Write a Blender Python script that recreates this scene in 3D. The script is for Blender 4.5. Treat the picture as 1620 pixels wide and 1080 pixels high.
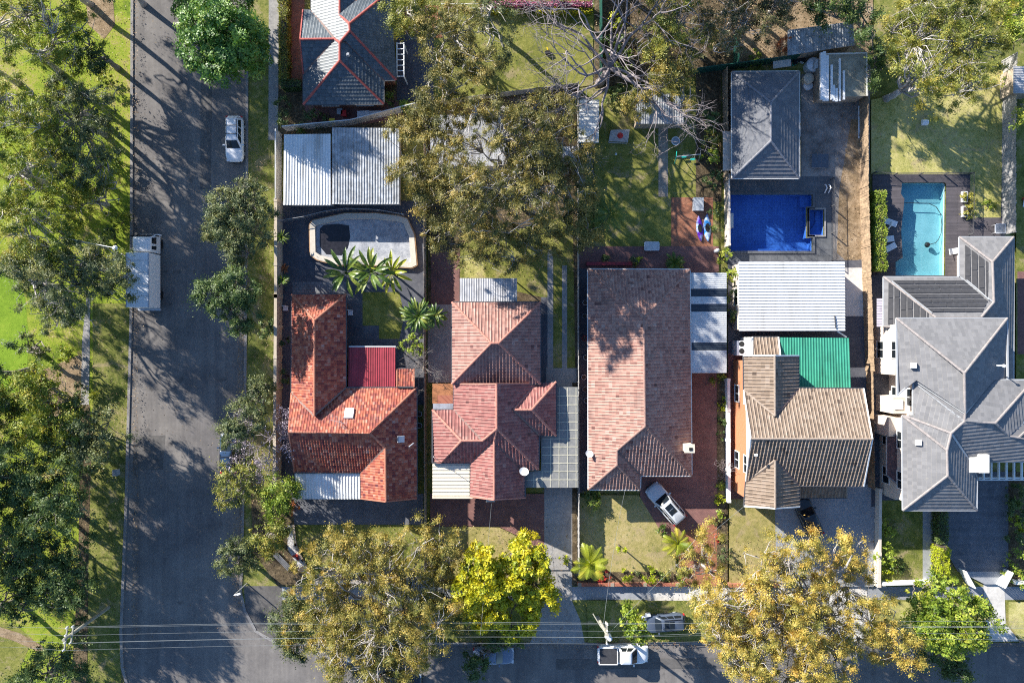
import bpy, bmesh, math, random
import numpy as np
from mathutils import Vector, Matrix, Quaternion

for o in list(bpy.data.objects): bpy.data.objects.remove(o)
scene = bpy.context.scene
COL = scene.collection
rng = np.random.default_rng(11)
random.seed(5)
R = math.radians
S, CAMH = 15.0, 72.0            # photo pixels per metre on the ground, flying height

# ---------------------------------------------------------------- camera, sky, sun, exposure
cam = bpy.data.cameras.new('aerial_camera'); camo = bpy.data.objects.new('aerial_camera', cam)
COL.objects.link(camo); camo.location = (0, 0, CAMH); camo.rotation_euler = (0, 0, 0)
cam.sensor_width = 36; cam.lens = 24; cam.clip_start = 1; cam.clip_end = 6000
scene.camera = camo
SUN_EL, SHADOW_AZ = R(22.5), R(-40)       # shadows run to the right and down in the picture
world = bpy.data.worlds.new("World"); scene.world = world; world.use_nodes = True
wn = world.node_tree; wn.nodes.clear()
wo = wn.nodes.new('ShaderNodeOutputWorld'); wb = wn.nodes.new('ShaderNodeBackground'); ws = wn.nodes.new('ShaderNodeTexSky')
ws.sky_type = 'NISHITA'; ws.sun_disc = False; ws.ozone_density = 5.0; ws.dust_density = 0.3; ws.sun_elevation = SUN_EL; ws.sun_rotation = R(-51.5)
wb.inputs[1].default_value = 0.095
wn.links.new(ws.outputs[0], wb.inputs[0]); wn.links.new(wb.outputs[0], wo.inputs[0])
sl = bpy.data.lights.new('sun', 'SUN'); sl.energy = 5.0; sl.angle = R(0.53); sl.color = (1.0, 0.95, 0.86)
so = bpy.data.objects.new('sun', sl); COL.objects.link(so); so.location = (-60, 50, 60)
sd = Vector((math.cos(SHADOW_AZ)*math.cos(SUN_EL), math.sin(SHADOW_AZ)*math.cos(SUN_EL), -math.sin(SUN_EL)))
so.rotation_mode = 'QUATERNION'; so.rotation_quaternion = sd.to_track_quat('-Z', 'Y')
vs = scene.view_settings
vs.view_transform = 'Standard'; vs.look = 'None'; vs.gamma = 1.0; vs.exposure = 1.33
scene.cycles.max_bounces = 6; scene.cycles.transparent_max_bounces = 8; scene.cycles.use_denoising = False; scene.cycles.pixel_filter_type = 'BLACKMAN_HARRIS'; scene.cycles.filter_width = 1.1

# ---------------------------------------------------------------- helpers
def W(px, py, z=0.0):
    k = (CAMH - z) / CAMH / S
    return Vector(((px-810)*k, (540-py)*k, z))

def lin(c):
    return tuple(((v/255.0)/12.92 if v <= 10 else ((v/255.0+0.055)/1.055)**2.4) for v in c)

class NT:
    def __init__(s, name):
        s.m = bpy.data.materials.new(name); s.m.use_nodes = True
        s.t = s.m.node_tree; s.t.nodes.clear()
        s.out = s.t.nodes.new('ShaderNodeOutputMaterial')
    def n(s, typ, **kw):
        nd = s.t.nodes.new('ShaderNode'+typ)
        for k, v in kw.items(): setattr(nd, k, v)
        return nd
    def l(s, a, b): s.t.links.new(a, b)
    def coord(s, kind='Object'): return s.n('TexCoord').outputs[kind]
    def noise(s, scale, detail=4, rough=0.6, vec=None, dist=0.0):
        nd = s.n('TexNoise'); nd.inputs['Scale'].default_value = scale; nd.inputs['Detail'].default_value = detail
        nd.inputs['Roughness'].default_value = rough; nd.inputs['Distortion'].default_value = dist
        s.l(vec if vec is not None else s.geo(), nd.inputs['Vector']); return nd.outputs['Fac']
    def geo(s):
        if not hasattr(s, '_g'): s._g = s.n('NewGeometry').outputs['Position']
        return s._g
    def ramp(s, fac, stops, interp='LINEAR'):
        r = s.n('ValToRGB'); r.color_ramp.interpolation = interp
        el = r.color_ramp.elements
        while len(el) > 1: el.remove(el[-1])
        el[0].position = stops[0][0]; el[0].color = (*stops[0][1], 1)
        for p, c in stops[1:]:
            e = el.new(p); e.color = (*c, 1)
        s.l(fac, r.inputs[0]); return r.outputs[0]
    def mix(s, fac, a, b, mode='MIX'):
        m = s.n('MixRGB', blend_type=mode)
        for i, v in ((0, fac), (1, a), (2, b)):
            if isinstance(v, (int, float)): m.inputs[i].default_value = v if i == 0 else (v, v, v, 1)
            elif isinstance(v, tuple): m.inputs[i].default_value = (*v, 1)
            else: s.l(v, m.inputs[i])
        return m.outputs[0]
    def bump(s, h, strength=0.3, dist=0.05, nrm=None):
        b = s.n('Bump'); b.inputs['Strength'].default_value = strength; b.inputs['Distance'].default_value = dist
        s.l(h, b.inputs['Height'])
        if nrm is not None: s.l(nrm, b.inputs['Normal'])
        return b.outputs[0]
    def done(s, col, rough=0.8, metal=0.0, spec=0.4, nrm=None):
        p = s.n('BsdfPrincipled')
        if isinstance(col, tuple): p.inputs['Base Color'].default_value = (*col, 1)
        else: s.l(col, p.inputs['Base Color'])
        if isinstance(rough, (int, float)): p.inputs['Roughness'].default_value = rough
        else: s.l(rough, p.inputs['Roughness'])
        p.inputs['Metallic'].default_value = metal; p.inputs['Specular IOR Level'].default_value = spec
        if nrm is not None: s.l(nrm, p.inputs['Normal'])
        s.l(p.outputs[0], s.out.inputs[0]); return s.m

def m_plain(name, c, rough=0.6, metal=0.0, var=0.25, scale=3.0, spec=0.4, bump=0.0, streak=None):
    t = NT(name); f = t.noise(scale, 5, 0.65)
    col = t.ramp(f, [(0.3, tuple(v*(1-var) for v in c)), (0.7, tuple(min(1, v*(1+var*0.6)) for v in c))])
    if streak:
        mp = t.n('Mapping'); mp.inputs['Scale'].default_value = streak; t.l(t.geo(), mp.inputs['Vector'])
        col = t.mix(1.0, col, t.ramp(t.noise(1.0, 5, 0.7, vec=mp.outputs[0]), [(0.30, (0.62, 0.60, 0.57)), (0.52, (1, 1, 1)), (0.75, (1.06, 1.06, 1.06))]), 'MULTIPLY')
        col = t.mix(t.ramp(t.noise(5, 3, 0.7), [(0.66, (0, 0, 0)), (0.74, (0.45, 0.45, 0.45))]), col, (0.16, 0.12, 0.09))
    n = t.bump(t.noise(scale*6, 3), bump, 0.03) if bump else None
    return t.done(col, rough, metal, spec, n)

def m_ground(name, stops, s1=0.5, s2=4.0, s3=14.0, w2=0.5, w3=0.5, rough=0.95, bump=0.5, worn=0.0):
    """mottled ground: colour ramp over three octaves of noise in metres"""
    t = NT(name)
    a = t.noise(s1, 5, 0.6, dist=0.4); b = t.noise(s2, 4, 0.65); c = t.noise(s3, 3, 0.7)
    f = t.mix(w2, a, b); f = t.mix(w3*0.6, f, c)
    col = t.ramp(f, [(0.5+(p-0.5)*0.62, q) for p, q in stops])
    if worn:
        wm = t.mix(0.3, t.noise(0.55, 4, 0.6, dist=0.8), t.noise(6, 3, 0.7))
        col = t.mix(t.ramp(wm, [(0.53, (0, 0, 0)), (0.62, (worn,)*3)]), col, (0.36, 0.275, 0.17))
        col = t.mix(t.ramp(t.noise(2.6, 3, 0.6), [(0.60, (0, 0, 0)), (0.68, (0.55,)*3)]), col, (0.075, 0.115, 0.025))
    n = t.bump(t.mix(0.5, b, c), bump, 0.12)
    return t.done(col, rough, 0, 0.15, n)

def m_leaf(name, stops, transl=0.2, gloss=0.03, rough=0.5):
    t = NT(name)
    at = t.n('Attribute'); at.attribute_name = 'rnd'
    nz = t.noise(0.7, 3, 0.6)
    f = t.mix(0.35, at.outputs['Fac'], nz)
    col = t.ramp(f, stops)
    d = t.n('BsdfDiffuse'); tr = t.n('BsdfTranslucent'); g = t.n('BsdfGlossy'); g.inputs['Roughness'].default_value = rough
    t.l(col, d.inputs[0]); t.l(t.mix(0.6, col, (0.5, 0.75, 0.08), 'MULTIPLY'), tr.inputs[0])
    hs = t.n('HueSaturation'); hs.inputs['Value'].default_value = 1.5; hs.inputs['Saturation'].default_value = 1.1
    t.l(col, hs.inputs['Color']); t.l(hs.outputs[0], tr.inputs[0])
    m1 = t.n('MixShader'); m1.inputs[0].default_value = transl; t.l(d.outputs[0], m1.inputs[1]); t.l(tr.outputs[0], m1.inputs[2])
    m2 = t.n('MixShader'); m2.inputs[0].default_value = gloss; t.l(m1.outputs[0], m2.inputs[1]); t.l(g.outputs[0], m2.inputs[2])
    t.l(m2.outputs[0], t.out.inputs[0]); return t.m

def m_tile(name, stops, stain=(0.02, 0.02, 0.02), stain_amt=0.35, rough=0.7, spec=0.3):
    t = NT(name)
    at = t.n('Attribute'); at.attribute_name = 'rnd'
    big = t.noise(0.6, 4, 0.6); fine = t.noise(9, 3, 0.7)
    f = t.mix(0.25, at.outputs['Fac'], fine)
    col = t.ramp(f, stops)
    msk = t.ramp(big, [(0.5, (0, 0, 0)), (0.75, (stain_amt,)*3)])
    col = t.mix(msk, col, stain)
    col = t.mix(t.ramp(t.noise(2.2, 4, 0.75), [(0.60, (0, 0, 0)), (0.70, (0.35, 0.35, 0.35))]), col, (0.33, 0.31, 0.26))
    col = t.mix(t.ramp(t.noise(1.1, 5, 0.75), [(0.30, (0.4, 0.4, 0.4)), (0.42, (0, 0, 0))]), col, stain)
    return t.done(col, rough, 0, spec, t.bump(fine, 0.25, 0.02))

def m_brickpave(name, c1, c2, mortar, sx=0.24, sy=0.12, rough=0.85):
    t = NT(name)
    br = t.n('TexBrick'); t.l(t.geo(), br.inputs['Vector'])
    br.inputs['Scale'].default_value = 1.0; br.inputs['Brick Width'].default_value = sx; br.inputs['Row Height'].default_value = sy
    br.inputs['Mortar Size'].default_value = 0.012; br.inputs['Color1'].default_value = (*c1, 1); br.inputs['Color2'].default_value = (*c2, 1)
    br.inputs['Mortar'].default_value = (*mortar, 1)
    nz = t.noise(0.8, 5, 0.65)
    col = t.mix(0.55, br.outputs[0], t.ramp(nz, [(0.3, (0.45, 0.45, 0.45)), (0.7, (1.15, 1.1, 1.05))]), 'MULTIPLY')
    return t.done(col, rough, 0, 0.2, t.bump(t.noise(20, 2), 0.2, 0.02))

def m_wallbrick(name, c1, c2, mortar):
    t = NT(name)
    sp = t.n('SeparateXYZ'); t.l(t.geo(), sp.inputs[0])
    ad = t.n('Math', operation='ADD'); t.l(sp.outputs[0], ad.inputs[0]); t.l(sp.outputs[1], ad.inputs[1])
    cb = t.n('CombineXYZ'); t.l(ad.outputs[0], cb.inputs[0]); t.l(sp.outputs[2], cb.inputs[1])
    br = t.n('TexBrick'); t.l(cb.outputs[0], br.inputs['Vector'])
    br.inputs['Scale'].default_value = 1.0; br.inputs['Brick Width'].default_value = 0.24; br.inputs['Row Height'].default_value = 0.086
    br.inputs['Mortar Size'].default_value = 0.01; br.inputs['Color1'].default_value = (*c1, 1); br.inputs['Color2'].default_value = (*c2, 1)
    br.inputs['Mortar'].default_value = (*mortar, 1)
    return t.done(br.outputs[0], 0.85, 0, 0.2, t.bump(t.noise(15, 2), 0.2, 0.02))

def mesh_obj(name, verts, faces, mat, parent=None, smooth=False):
    me = bpy.data.meshes.new(name); me.from_pydata([tuple(v) for v in verts], [], faces); me.update()
    if mat is not None: me.materials.append(mat)
    if smooth:
        for p in me.polygons: p.use_smooth = True
    o = bpy.data.objects.new(name, me); COL.objects.link(o)
    if parent is not None: o.parent = parent; o.matrix_parent_inverse = parent.matrix_basis.inverted()
    return o

class MB:
    """collects boxes, tubes, prisms; builds ONE mesh object"""
    def __init__(s): s.v = []; s.f = []; s.r = []
    def add(s, vs, fs, r=None):
        b = len(s.v); s.v += [tuple(v) for v in vs]; s.f += [tuple(i+b for i in f) for f in fs]
        s.r += [r if r is not None else random.random()]*len(fs)
    def box(s, c, d, rz=0.0, tilt=None):
        m = Matrix.Rotation(rz, 3, 'Z')
        if tilt is not None: m = m @ tilt
        c = Vector(c); vs = []
        for z in (-.5, .5):
            for x, y in ((-.5, -.5), (.5, -.5), (.5, .5), (-.5, .5)):
                vs.append(c + m @ Vector((x*d[0], y*d[1], z*d[2])))
        s.add(vs, [(3, 2, 1, 0), (4, 5, 6, 7), (0, 1, 5, 4), (1, 2, 6, 5), (2, 3, 7, 6), (3, 0, 4, 7)])
    def bar(s, a, b, w, h):
        """box from a to b, w wide (horizontal), h high"""
        a, b = Vector(a), Vector(b); d = (b-a)
        if d.length < 1e-6: return
        d.normalize(); up = Vector((0, 0, 1))
        if abs(d.z) > 0.95: up = Vector((0, 1, 0))
        sd_ = d.cross(up).normalized(); up = sd_.cross(d).normalized()
        vs = []
        for p in (a, b):
            for x, y in ((-.5, -.5), (.5, -.5), (.5, .5), (-.5, .5)): vs.append(p + sd_*x*w + up*y*h)
        s.add(vs, [(3, 2, 1, 0), (4, 5, 6, 7), (0, 1, 5, 4), (1, 2, 6, 5), (2, 3, 7, 6), (3, 0, 4, 7)])
    def tube(s, pts, rad, n=6, cap=True):
        pts = [Vector(p) for p in pts]; k = len(pts)
        if not hasattr(rad, '__len__'): rad = [rad]*k
        vs, fs = [], []; prev = None
        for i, p in enumerate(pts):
            d = (pts[min(i+1, k-1)] - pts[max(i-1, 0)])
            d = d.normalized() if d.length > 1e-9 else Vector((0, 0, 1))
            if prev is None:
                x = d.orthogonal().normalized()
            else:
                x = prev - d*prev.dot(d)
                x = x.normalized() if x.length > 1e-6 else d.orthogonal().normalized()
            prev = x; y = d.cross(x)
            for j in range(n):
                a = 2*math.pi*j/n; vs.append(p + (x*math.cos(a) + y*math.sin(a))*rad[i])
        for i in range(k-1):
            for j in range(n):
                fs.append((i*n+j, i*n+(j+1) % n, (i+1)*n+(j+1) % n, (i+1)*n+j))
        if cap:
            fs.append(tuple(range(n-1, -1, -1))); fs.append(tuple((k-1)*n+j for j in range(n)))
        s.add(vs, fs)
    def cyl(s, c, r, h, n=16, r2=None):
        c = Vector(c); s.tube([c, c+Vector((0, 0, h))], [r, r if r2 is None else r2], n)
    def prism(s, pts, z0, z1):
        n = len(pts); a = sum(pts[i][0]*pts[(i+1) % n][1]-pts[(i+1) % n][0]*pts[i][1] for i in range(n))
        if a < 0: pts = pts[::-1]
        vs = [(p[0], p[1], z0) for p in pts] + [(p[0], p[1], z1) for p in pts]
        fs = [tuple(range(n-1, -1, -1)), tuple(range(n, 2*n))] + [(i, (i+1) % n, n+(i+1) % n, n+i) for i in range(n)]
        s.add(vs, fs)
    def poly(s, pts): s.add(pts, [tuple(range(len(pts)))])
    def build(s, name, mat, parent=None, smooth=False, attr=False):
        o = mesh_obj(name, s.v, s.f, mat, parent, smooth)
        if attr:
            a = o.data.attributes.new('rnd', 'FLOAT', 'FACE'); a.data.foreach_set('value', s.r)
        return o

def tag(o, label=None, cat=None, group=None, kind=None):
    for k, v in (('label', label), ('category', cat), ('group', group), ('kind', kind)):
        if v: o[k] = v
    return o
def thing(name, label, cat, loc=(0, 0, 0), group=None):
    o = bpy.data.objects.new(name, None); COL.objects.link(o); o.location = loc; o.empty_display_size = 0.3
    return tag(o, label, cat, group)
def copy_tree(o, parent=None):
    c = o.copy(); COL.objects.link(c)
    if parent is not None: c.parent = parent
    for ch in [x for x in o.children]: copy_tree(ch, c)
    return c

def sheet(name, pts, z, mat, holes=(), kind='structure', px=True):
    P = (lambda q: W(q[0], q[1], 0)) if px else (lambda q: Vector((q[0], q[1], 0)))
    bm = bmesh.new(); edges = []
    for loop in [pts]+list(holes):
        vs = [bm.verts.new((P(q).x, P(q).y, z)) for q in loop]
        edges += [bm.edges.new((vs[i], vs[(i+1) % len(vs)])) for i in range(len(vs))]
    if holes: bmesh.ops.triangle_fill(bm, use_beauty=True, use_dissolve=False, edges=edges, normal=(0, 0, 1))
    else: bm.faces.new(bm.verts[:])
    for f in bm.faces:
        f.normal_update()
        if f.normal.z < 0: f.normal_flip()
    me = bpy.data.meshes.new(name); bm.to_mesh(me); bm.free(); me.materials.append(mat)
    o = bpy.data.objects.new(name, me); COL.objects.link(o)
    if kind: o['kind'] = kind
    return o

def offset_poly(pts, d):
    """inset (d>0) a simple polygon of 2D points"""
    n = len(pts); a = sum(pts[i][0]*pts[(i+1) % n][1]-pts[(i+1) % n][0]*pts[i][1] for i in range(n))
    if a < 0: pts = pts[::-1]
    out = []
    for i in range(n):
        p0, p1, p2 = (Vector(pts[(i-1) % n][:2]), Vector(pts[i][:2]), Vector(pts[(i+1) % n][:2]))
        d1, d2 = (p1-p0).normalized(), (p2-p1).normalized()
        n1, n2 = Vector((-d1.y, d1.x)), Vector((-d2.y, d2.x))
        den = 1 + n1.dot(n2)
        out.append(p1 + (n1+n2)*(d/max(den, 0.3)))
    return out

# ---------------------------------------------------------------- materials
asphalt = NT('asphalt')
_a = asphalt.noise(0.35, 5, 0.6); _b = asphalt.noise(25, 3, 0.8); _c = asphalt.noise(2.5, 4, 0.7)
_f = asphalt.mix(0.4, asphalt.mix(0.35, _a, _c), _b)
_mp = asphalt.n('Mapping'); _mp.inputs['Scale'].default_value = (1.1, 0.05, 1); asphalt.l(asphalt.geo(), _mp.inputs['Vector'])
_st = asphalt.noise(1.0, 4, 0.6, vec=_mp.outputs[0]); _pt = asphalt.noise(0.09, 3, 0.5)
_col = asphalt.ramp(_f, [(0.36, (0.118, 0.110, 0.106)), (0.5, (0.182, 0.168, 0.158)), (0.64, (0.246, 0.228, 0.212))])
_col = asphalt.mix(1.0, _col, asphalt.ramp(_st, [(0.35, (0.82, 0.82, 0.83)), (0.65, (1.1, 1.09, 1.07))]), 'MULTIPLY')
_col = asphalt.mix(1.0, _col, asphalt.ramp(_pt, [(0.38, (0.85, 0.85, 0.87)), (0.6, (1.08, 1.07, 1.05))]), 'MULTIPLY')
_oil = asphalt.noise(0.9, 2, 0.4); _col = asphalt.mix(asphalt.ramp(_oil, [(0.66, (0, 0, 0)), (0.74, (0.5, 0.5, 0.5))]), _col, (0.06, 0.056, 0.054)); _sp = asphalt.noise(6, 2, 0.5); _col = asphalt.mix(asphalt.ramp(_sp, [(0.72, (0, 0, 0)), (0.76, (0.35, 0.35, 0.35))]), _col, (0.38, 0.33, 0.27))
M_ASPHALT = asphalt.done(_col, 0.9, 0, 0.25, asphalt.bump(_b, 0.3, 0.02))
M_PARK = m_ground('park_ground', [(0.28, (0.05, 0.08, 0.015)), (0.40, (0.14, 0.20, 0.02)), (0.50, (0.25, 0.31, 0.03)), (0.58, (0.30, 0.29, 0.06)), (0.66, (0.38, 0.29, 0.16)), (0.72, (0.42, 0.34, 0.22))], 0.16, 1.1, 7, 0.45, 0.5)
M_PARKLAWN = m_ground('park_lawn', [(0.3, (0.10, 0.165, 0.015)), (0.5, (0.18, 0.29, 0.022)), (0.7, (0.27, 0.35, 0.04))], 0.25, 2.0, 14, 0.45, 0.7)
M_VERGE = m_ground('verge_grass', [(0.3, (0.05, 0.065, 0.018)), (0.44, (0.12, 0.14, 0.03)), (0.54, (0.21, 0.215, 0.05)), (0.66, (0.31, 0.26, 0.12))], 0.3, 1.6, 16, 0.5, 0.7, worn=0.6)
M_LAWN_GREEN = m_ground('green_lawn', [(0.3, (0.07, 0.085, 0.02)), (0.45, (0.155, 0.165, 0.035)), (0.58, (0.25, 0.24, 0.06)), (0.72, (0.34, 0.29, 0.12))], 0.3, 1.8, 16, 0.5, 0.7, worn=0.6)
M_LAWN_TAN = m_ground('dry_lawn', [(0.3, (0.17, 0.16, 0.045)), (0.46, (0.30, 0.26, 0.09)), (0.58, (0.40, 0.32, 0.14)), (0.72, (0.45, 0.38, 0.22))], 0.3, 2.2, 18, 0.5, 0.7, worn=0.6)
M_LAWN_PALE = m_ground('pale_lawn', [(0.3, (0.17, 0.18, 0.045)), (0.45, (0.36, 0.34, 0.10)), (0.6, (0.52, 0.45, 0.19)), (0.75, (0.56, 0.50, 0.26))], 0.25, 1.8, 16, 0.5, 0.7, worn=0.6)
M_DIRT = m_ground('bare_soil', [(0.3, (0.12, 0.085, 0.05)), (0.45, (0.24, 0.17, 0.10)), (0.58, (0.34, 0.25, 0.16)), (0.72, (0.44, 0.35, 0.24))], 0.3, 1.6, 9, 0.5, 0.5)
M_YARD = m_ground('grey_yard', [(0.3, (0.12, 0.108, 0.10)), (0.45, (0.20, 0.182, 0.17)), (0.58, (0.28, 0.258, 0.24)), (0.72, (0.38, 0.35, 0.32))], 0.3, 1.6, 14, 0.5, 0.5)
M_MULCH = m_ground('leaf_mulch', [(0.3, (0.035, 0.025, 0.015)), (0.5, (0.10, 0.075, 0.045)), (0.7, (0.24, 0.18, 0.11))], 0.5, 3, 11, 0.6, 0.6)
M_TERRAIN = m_ground('suburb_ground', [(0.3, (0.05, 0.06, 0.02)), (0.5, (0.13, 0.13, 0.05)), (0.7, (0.22, 0.18, 0.10))], 0.2, 1.2, 8, 0.5, 0.5)
M_CONC = m_ground('concrete', [(0.3, (0.20, 0.19, 0.185)), (0.5, (0.31, 0.295, 0.28)), (0.7, (0.40, 0.38, 0.355))], 0.4, 3, 22, 0.5, 0.5, 0.85, 0.15)
M_CONC_PALE = m_ground('pale_concrete', [(0.3, (0.42, 0.40, 0.37)), (0.5, (0.58, 0.55, 0.51)), (0.7, (0.68, 0.65, 0.61))], 0.4, 3, 22, 0.5, 0.5, 0.85, 0.15)
M_CONC_DARK = m_ground('grey_drive', [(0.3, (0.22, 0.23, 0.25)), (0.5, (0.29, 0.30, 0.32)), (0.7, (0.36, 0.365, 0.38))], 0.4, 3, 25, 0.5, 0.5, 0.8, 0.15)
M_DARKPAVE = m_ground('charcoal_paving', [(0.3, (0.065, 0.068, 0.085)), (0.5, (0.095, 0.098, 0.115)), (0.7, (0.14, 0.14, 0.155))], 0.4, 3, 25, 0.5, 0.4, 0.75, 0.1)
M_KERB = m_ground('kerb_concrete', [(0.3, (0.17, 0.16, 0.155)), (0.5, (0.25, 0.235, 0.225)), (0.7, (0.33, 0.31, 0.29))], 0.5, 4, 20, 0.5, 0.5, 0.9, 0.15)
M_BRICKPAVE = m_brickpave('brick_paving', (0.23, 0.115, 0.105), (0.29, 0.15, 0.13), (0.14, 0.09, 0.085))
M_BRICKRED = m_brickpave('orange_brick_paving', (0.36, 0.13, 0.07), (0.42, 0.19, 0.11), (0.2, 0.12, 0.09))
M_GREYPAVE = m_brickpave('grey_block_paving', (0.17, 0.18, 0.20), (0.22, 0.23, 0.245), (0.06, 0.065, 0.075), 0.42, 0.3)
M_BLUEPAVE = m_brickpave('charcoal_block_paving', (0.15, 0.16, 0.185), (0.20, 0.205, 0.23), (0.08, 0.085, 0.095), 0.23, 0.12)
M_DECK = m_brickpave('pool_deck', (0.12, 0.13, 0.145), (0.14, 0.148, 0.16), (0.07, 0.075, 0.085), 0.6, 0.6)
M_DARKDECK = m_brickpave('dark_deck', (0.105, 0.095, 0.105), (0.135, 0.122, 0.132), (0.05, 0.047, 0.052), 2.4, 0.14)
M_PEBBLE = m_ground('pebbles', [(0.35, (0.12, 0.11, 0.11)), (0.5, (0.45, 0.43, 0.42)), (0.65, (0.7, 0.68, 0.66))], 4, 9, 20, 0.7, 0.6)
M_STEPSTONE = m_brickpave('stepping_stones', (0.40, 0.34, 0.28), (0.34, 0.29, 0.24), (0.14, 0.12, 0.08), 0.9, 0.55)

M_T_RED = m_tile('orange_terracotta_tile', [(0.02, (0.12, 0.03, 0.035)), (0.28, (0.26, 0.06, 0.04)), (0.48, (0.37, 0.10, 0.055)), (0.68, (0.42, 0.145, 0.08)), (0.98, (0.44, 0.28, 0.23))], (0.09, 0.03, 0.04), 0.6)
M_T_PINK = m_tile('weathered_terracotta_tile', [(0.0, (0.14, 0.065, 0.06)), (0.35, (0.30, 0.15, 0.12)), (0.6, (0.37, 0.21, 0.17)), (1.0, (0.40, 0.27, 0.23))], (0.11, 0.065, 0.065), 0.5)
M_T_SALMON = m_tile('salmon_terracotta_tile', [(0.0, (0.13, 0.055, 0.05)), (0.35, (0.26, 0.095, 0.085)), (0.6, (0.335, 0.15, 0.128)), (1.0, (0.39, 0.23, 0.195))], (0.12, 0.07, 0.06), 0.5)
M_T_BROWN = m_tile('brown_terracotta_tile', [(0.0, (0.14, 0.065, 0.055)), (0.35, (0.32, 0.165, 0.13)), (0.6, (0.40, 0.24, 0.19)), (1.0, (0.44, 0.31, 0.26))], (0.12, 0.085, 0.075), 0.55)
M_T_TAN = m_tile('tan_concrete_tile', [(0.0, (0.08, 0.055, 0.042)), (0.35, (0.21, 0.155, 0.112)), (0.6, (0.265, 0.20, 0.152)), (1.0, (0.31, 0.245, 0.195))], (0.15, 0.105, 0.075), 0.4)
M_T_GREY = m_tile('grey_concrete_tile', [(0.1, (0.165, 0.162, 0.165)), (0.5, (0.195, 0.19, 0.192)), (0.9, (0.225, 0.219, 0.22))], (0.14, 0.138, 0.14), 0.45, 0.75)
M_T_DGREY = m_tile('charcoal_roof_tile', [(0.1, (0.125, 0.13, 0.145)), (0.5, (0.15, 0.155, 0.17)), (0.9, (0.18, 0.18, 0.19))], (0.09, 0.09, 0.10), 0.4, 0.65)
M_T_SLATE = m_tile('glazed_slate_tile', [(0.1, (0.055, 0.07, 0.08)), (0.5, (0.085, 0.105, 0.12)), (0.9, (0.13, 0.145, 0.155))], (0.05, 0.055, 0.06), 0.3, 0.5, 0.5)
M_R_RED = m_plain('red_ridge_mortar', (0.42, 0.10, 0.08), 0.8)
M_R_PINK = m_plain('pink_ridge_mortar', (0.46, 0.20, 0.15), 0.8)
M_R_ORANGE = m_plain('orange_ridge', (0.40, 0.16, 0.10), 0.8)
M_R_SALMON = m_plain('salmon_ridge', (0.31, 0.185, 0.15), 0.8)
M_VALLEY_D = m_plain('rusty_valley', (0.20, 0.13, 0.11), 0.7)
M_R_TAN = m_plain('tan_ridge', (0.30, 0.235, 0.185), 0.8)
M_R_GREY = m_plain('buff_ridge', (0.30, 0.265, 0.25), 0.8)
M_R_DGREY = m_plain('grey_ridge', (0.22, 0.22, 0.24), 0.8)
M_VALLEY = m_plain('valley_iron', (0.36, 0.37, 0.38), 0.5, 0.3)
M_WHITE = m_plain('white_paint', (0.78, 0.78, 0.76), 0.5, var=0.08)
M_CREAM = m_plain('cream_paint', (0.66, 0.58, 0.46), 0.7, var=0.1)
M_GUTTER_W = m_plain('white_gutter', (0.62, 0.61, 0.58), 0.5, var=0.1)
M_GUTTER_G = m_plain('grey_gutter', (0.40, 0.41, 0.42), 0.5, var=0.1)
M_GUTTER_D = m_plain('dark_gutter', (0.08, 0.08, 0.085), 0.5)
M_B_RED = m_wallbrick('red_brick', (0.32, 0.10, 0.06), (0.40, 0.14, 0.08), (0.3, 0.25, 0.2))
M_B_ORANGE = m_wallbrick('orange_brick', (0.50, 0.17, 0.06), (0.42, 0.14, 0.06), (0.35, 0.28, 0.2))
M_B_DARK = m_wallbrick('dark_brick', (0.14, 0.06, 0.05), (0.18, 0.08, 0.06), (0.12, 0.1, 0.1))
M_RENDER = m_plain('cream_render', (0.62, 0.54, 0.46), 0.85, var=0.08)
M_GLASS = NT('dark_glass').done((0.012, 0.016, 0.02), 0.06, 0, 0.6)
M_SHEET_W = m_plain('white_steel_sheet', (0.72, 0.72, 0.70), 0.45, var=0.08, scale=0.6, streak=(1.1, 0.16, 1))
M_SHEET_G = m_plain('galvanised_sheet', (0.44, 0.44, 0.46), 0.5, 0.15, var=0.3, scale=0.9, streak=(1.4, 0.2, 1))
M_SHEET_OLD = m_plain('old_galvanised_sheet', (0.42, 0.43, 0.44), 0.6, 0.1, var=0.45, scale=1.6, streak=(1.6, 0.3, 1))
M_SHEET_CREAM = m_plain('cream_steel_sheet', (0.74, 0.66, 0.52), 0.5, var=0.08)
M_SHEET_RED = m_plain('red_steel_sheet', (0.30, 0.035, 0.05), 0.55, var=0.25, scale=0.8, streak=(1.2, 0.2, 1))
M_SHEET_GREEN = m_plain('green_steel_sheet', (0.045, 0.29, 0.19), 0.5, var=0.15, scale=1.0, streak=(1.3, 0.2, 1))
M_TIMBER = m_plain('weathered_timber', (0.36, 0.29, 0.22), 0.85, var=0.4, scale=2.5)
M_TIMBER_B = m_plain('brown_timber', (0.33, 0.235, 0.15), 0.85, var=0.55, scale=2.5)
M_TIMBER_G = m_plain('grey_timber', (0.33, 0.32, 0.31), 0.85, var=0.35, scale=2.5)
M_POLE = m_plain('pole_timber', (0.36, 0.34, 0.27), 0.85, var=0.3, scale=3)
M_STEEL = m_plain('galvanised_steel', (0.45, 0.46, 0.47), 0.45, 0.4, var=0.1)
M_WIRE = m_plain('wire_grey', (0.20, 0.22, 0.23), 0.6)
M_BLACK = m_plain('black_rubber', (0.012, 0.012, 0.013), 0.7)
M_BLACKMAT = m_plain('black_matting', (0.045, 0.045, 0.05), 0.8)
M_DGREEN = m_plain('green_fence_sheet', (0.02, 0.10, 0.075), 0.5)
M_BARK_PALE = m_plain('pale_gum_bark', (0.42, 0.385, 0.36), 0.85, var=0.4, scale=2)
M_BARK_GREY = m_plain('grey_bark', (0.22, 0.19, 0.17), 0.9, var=0.4, scale=2)
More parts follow.
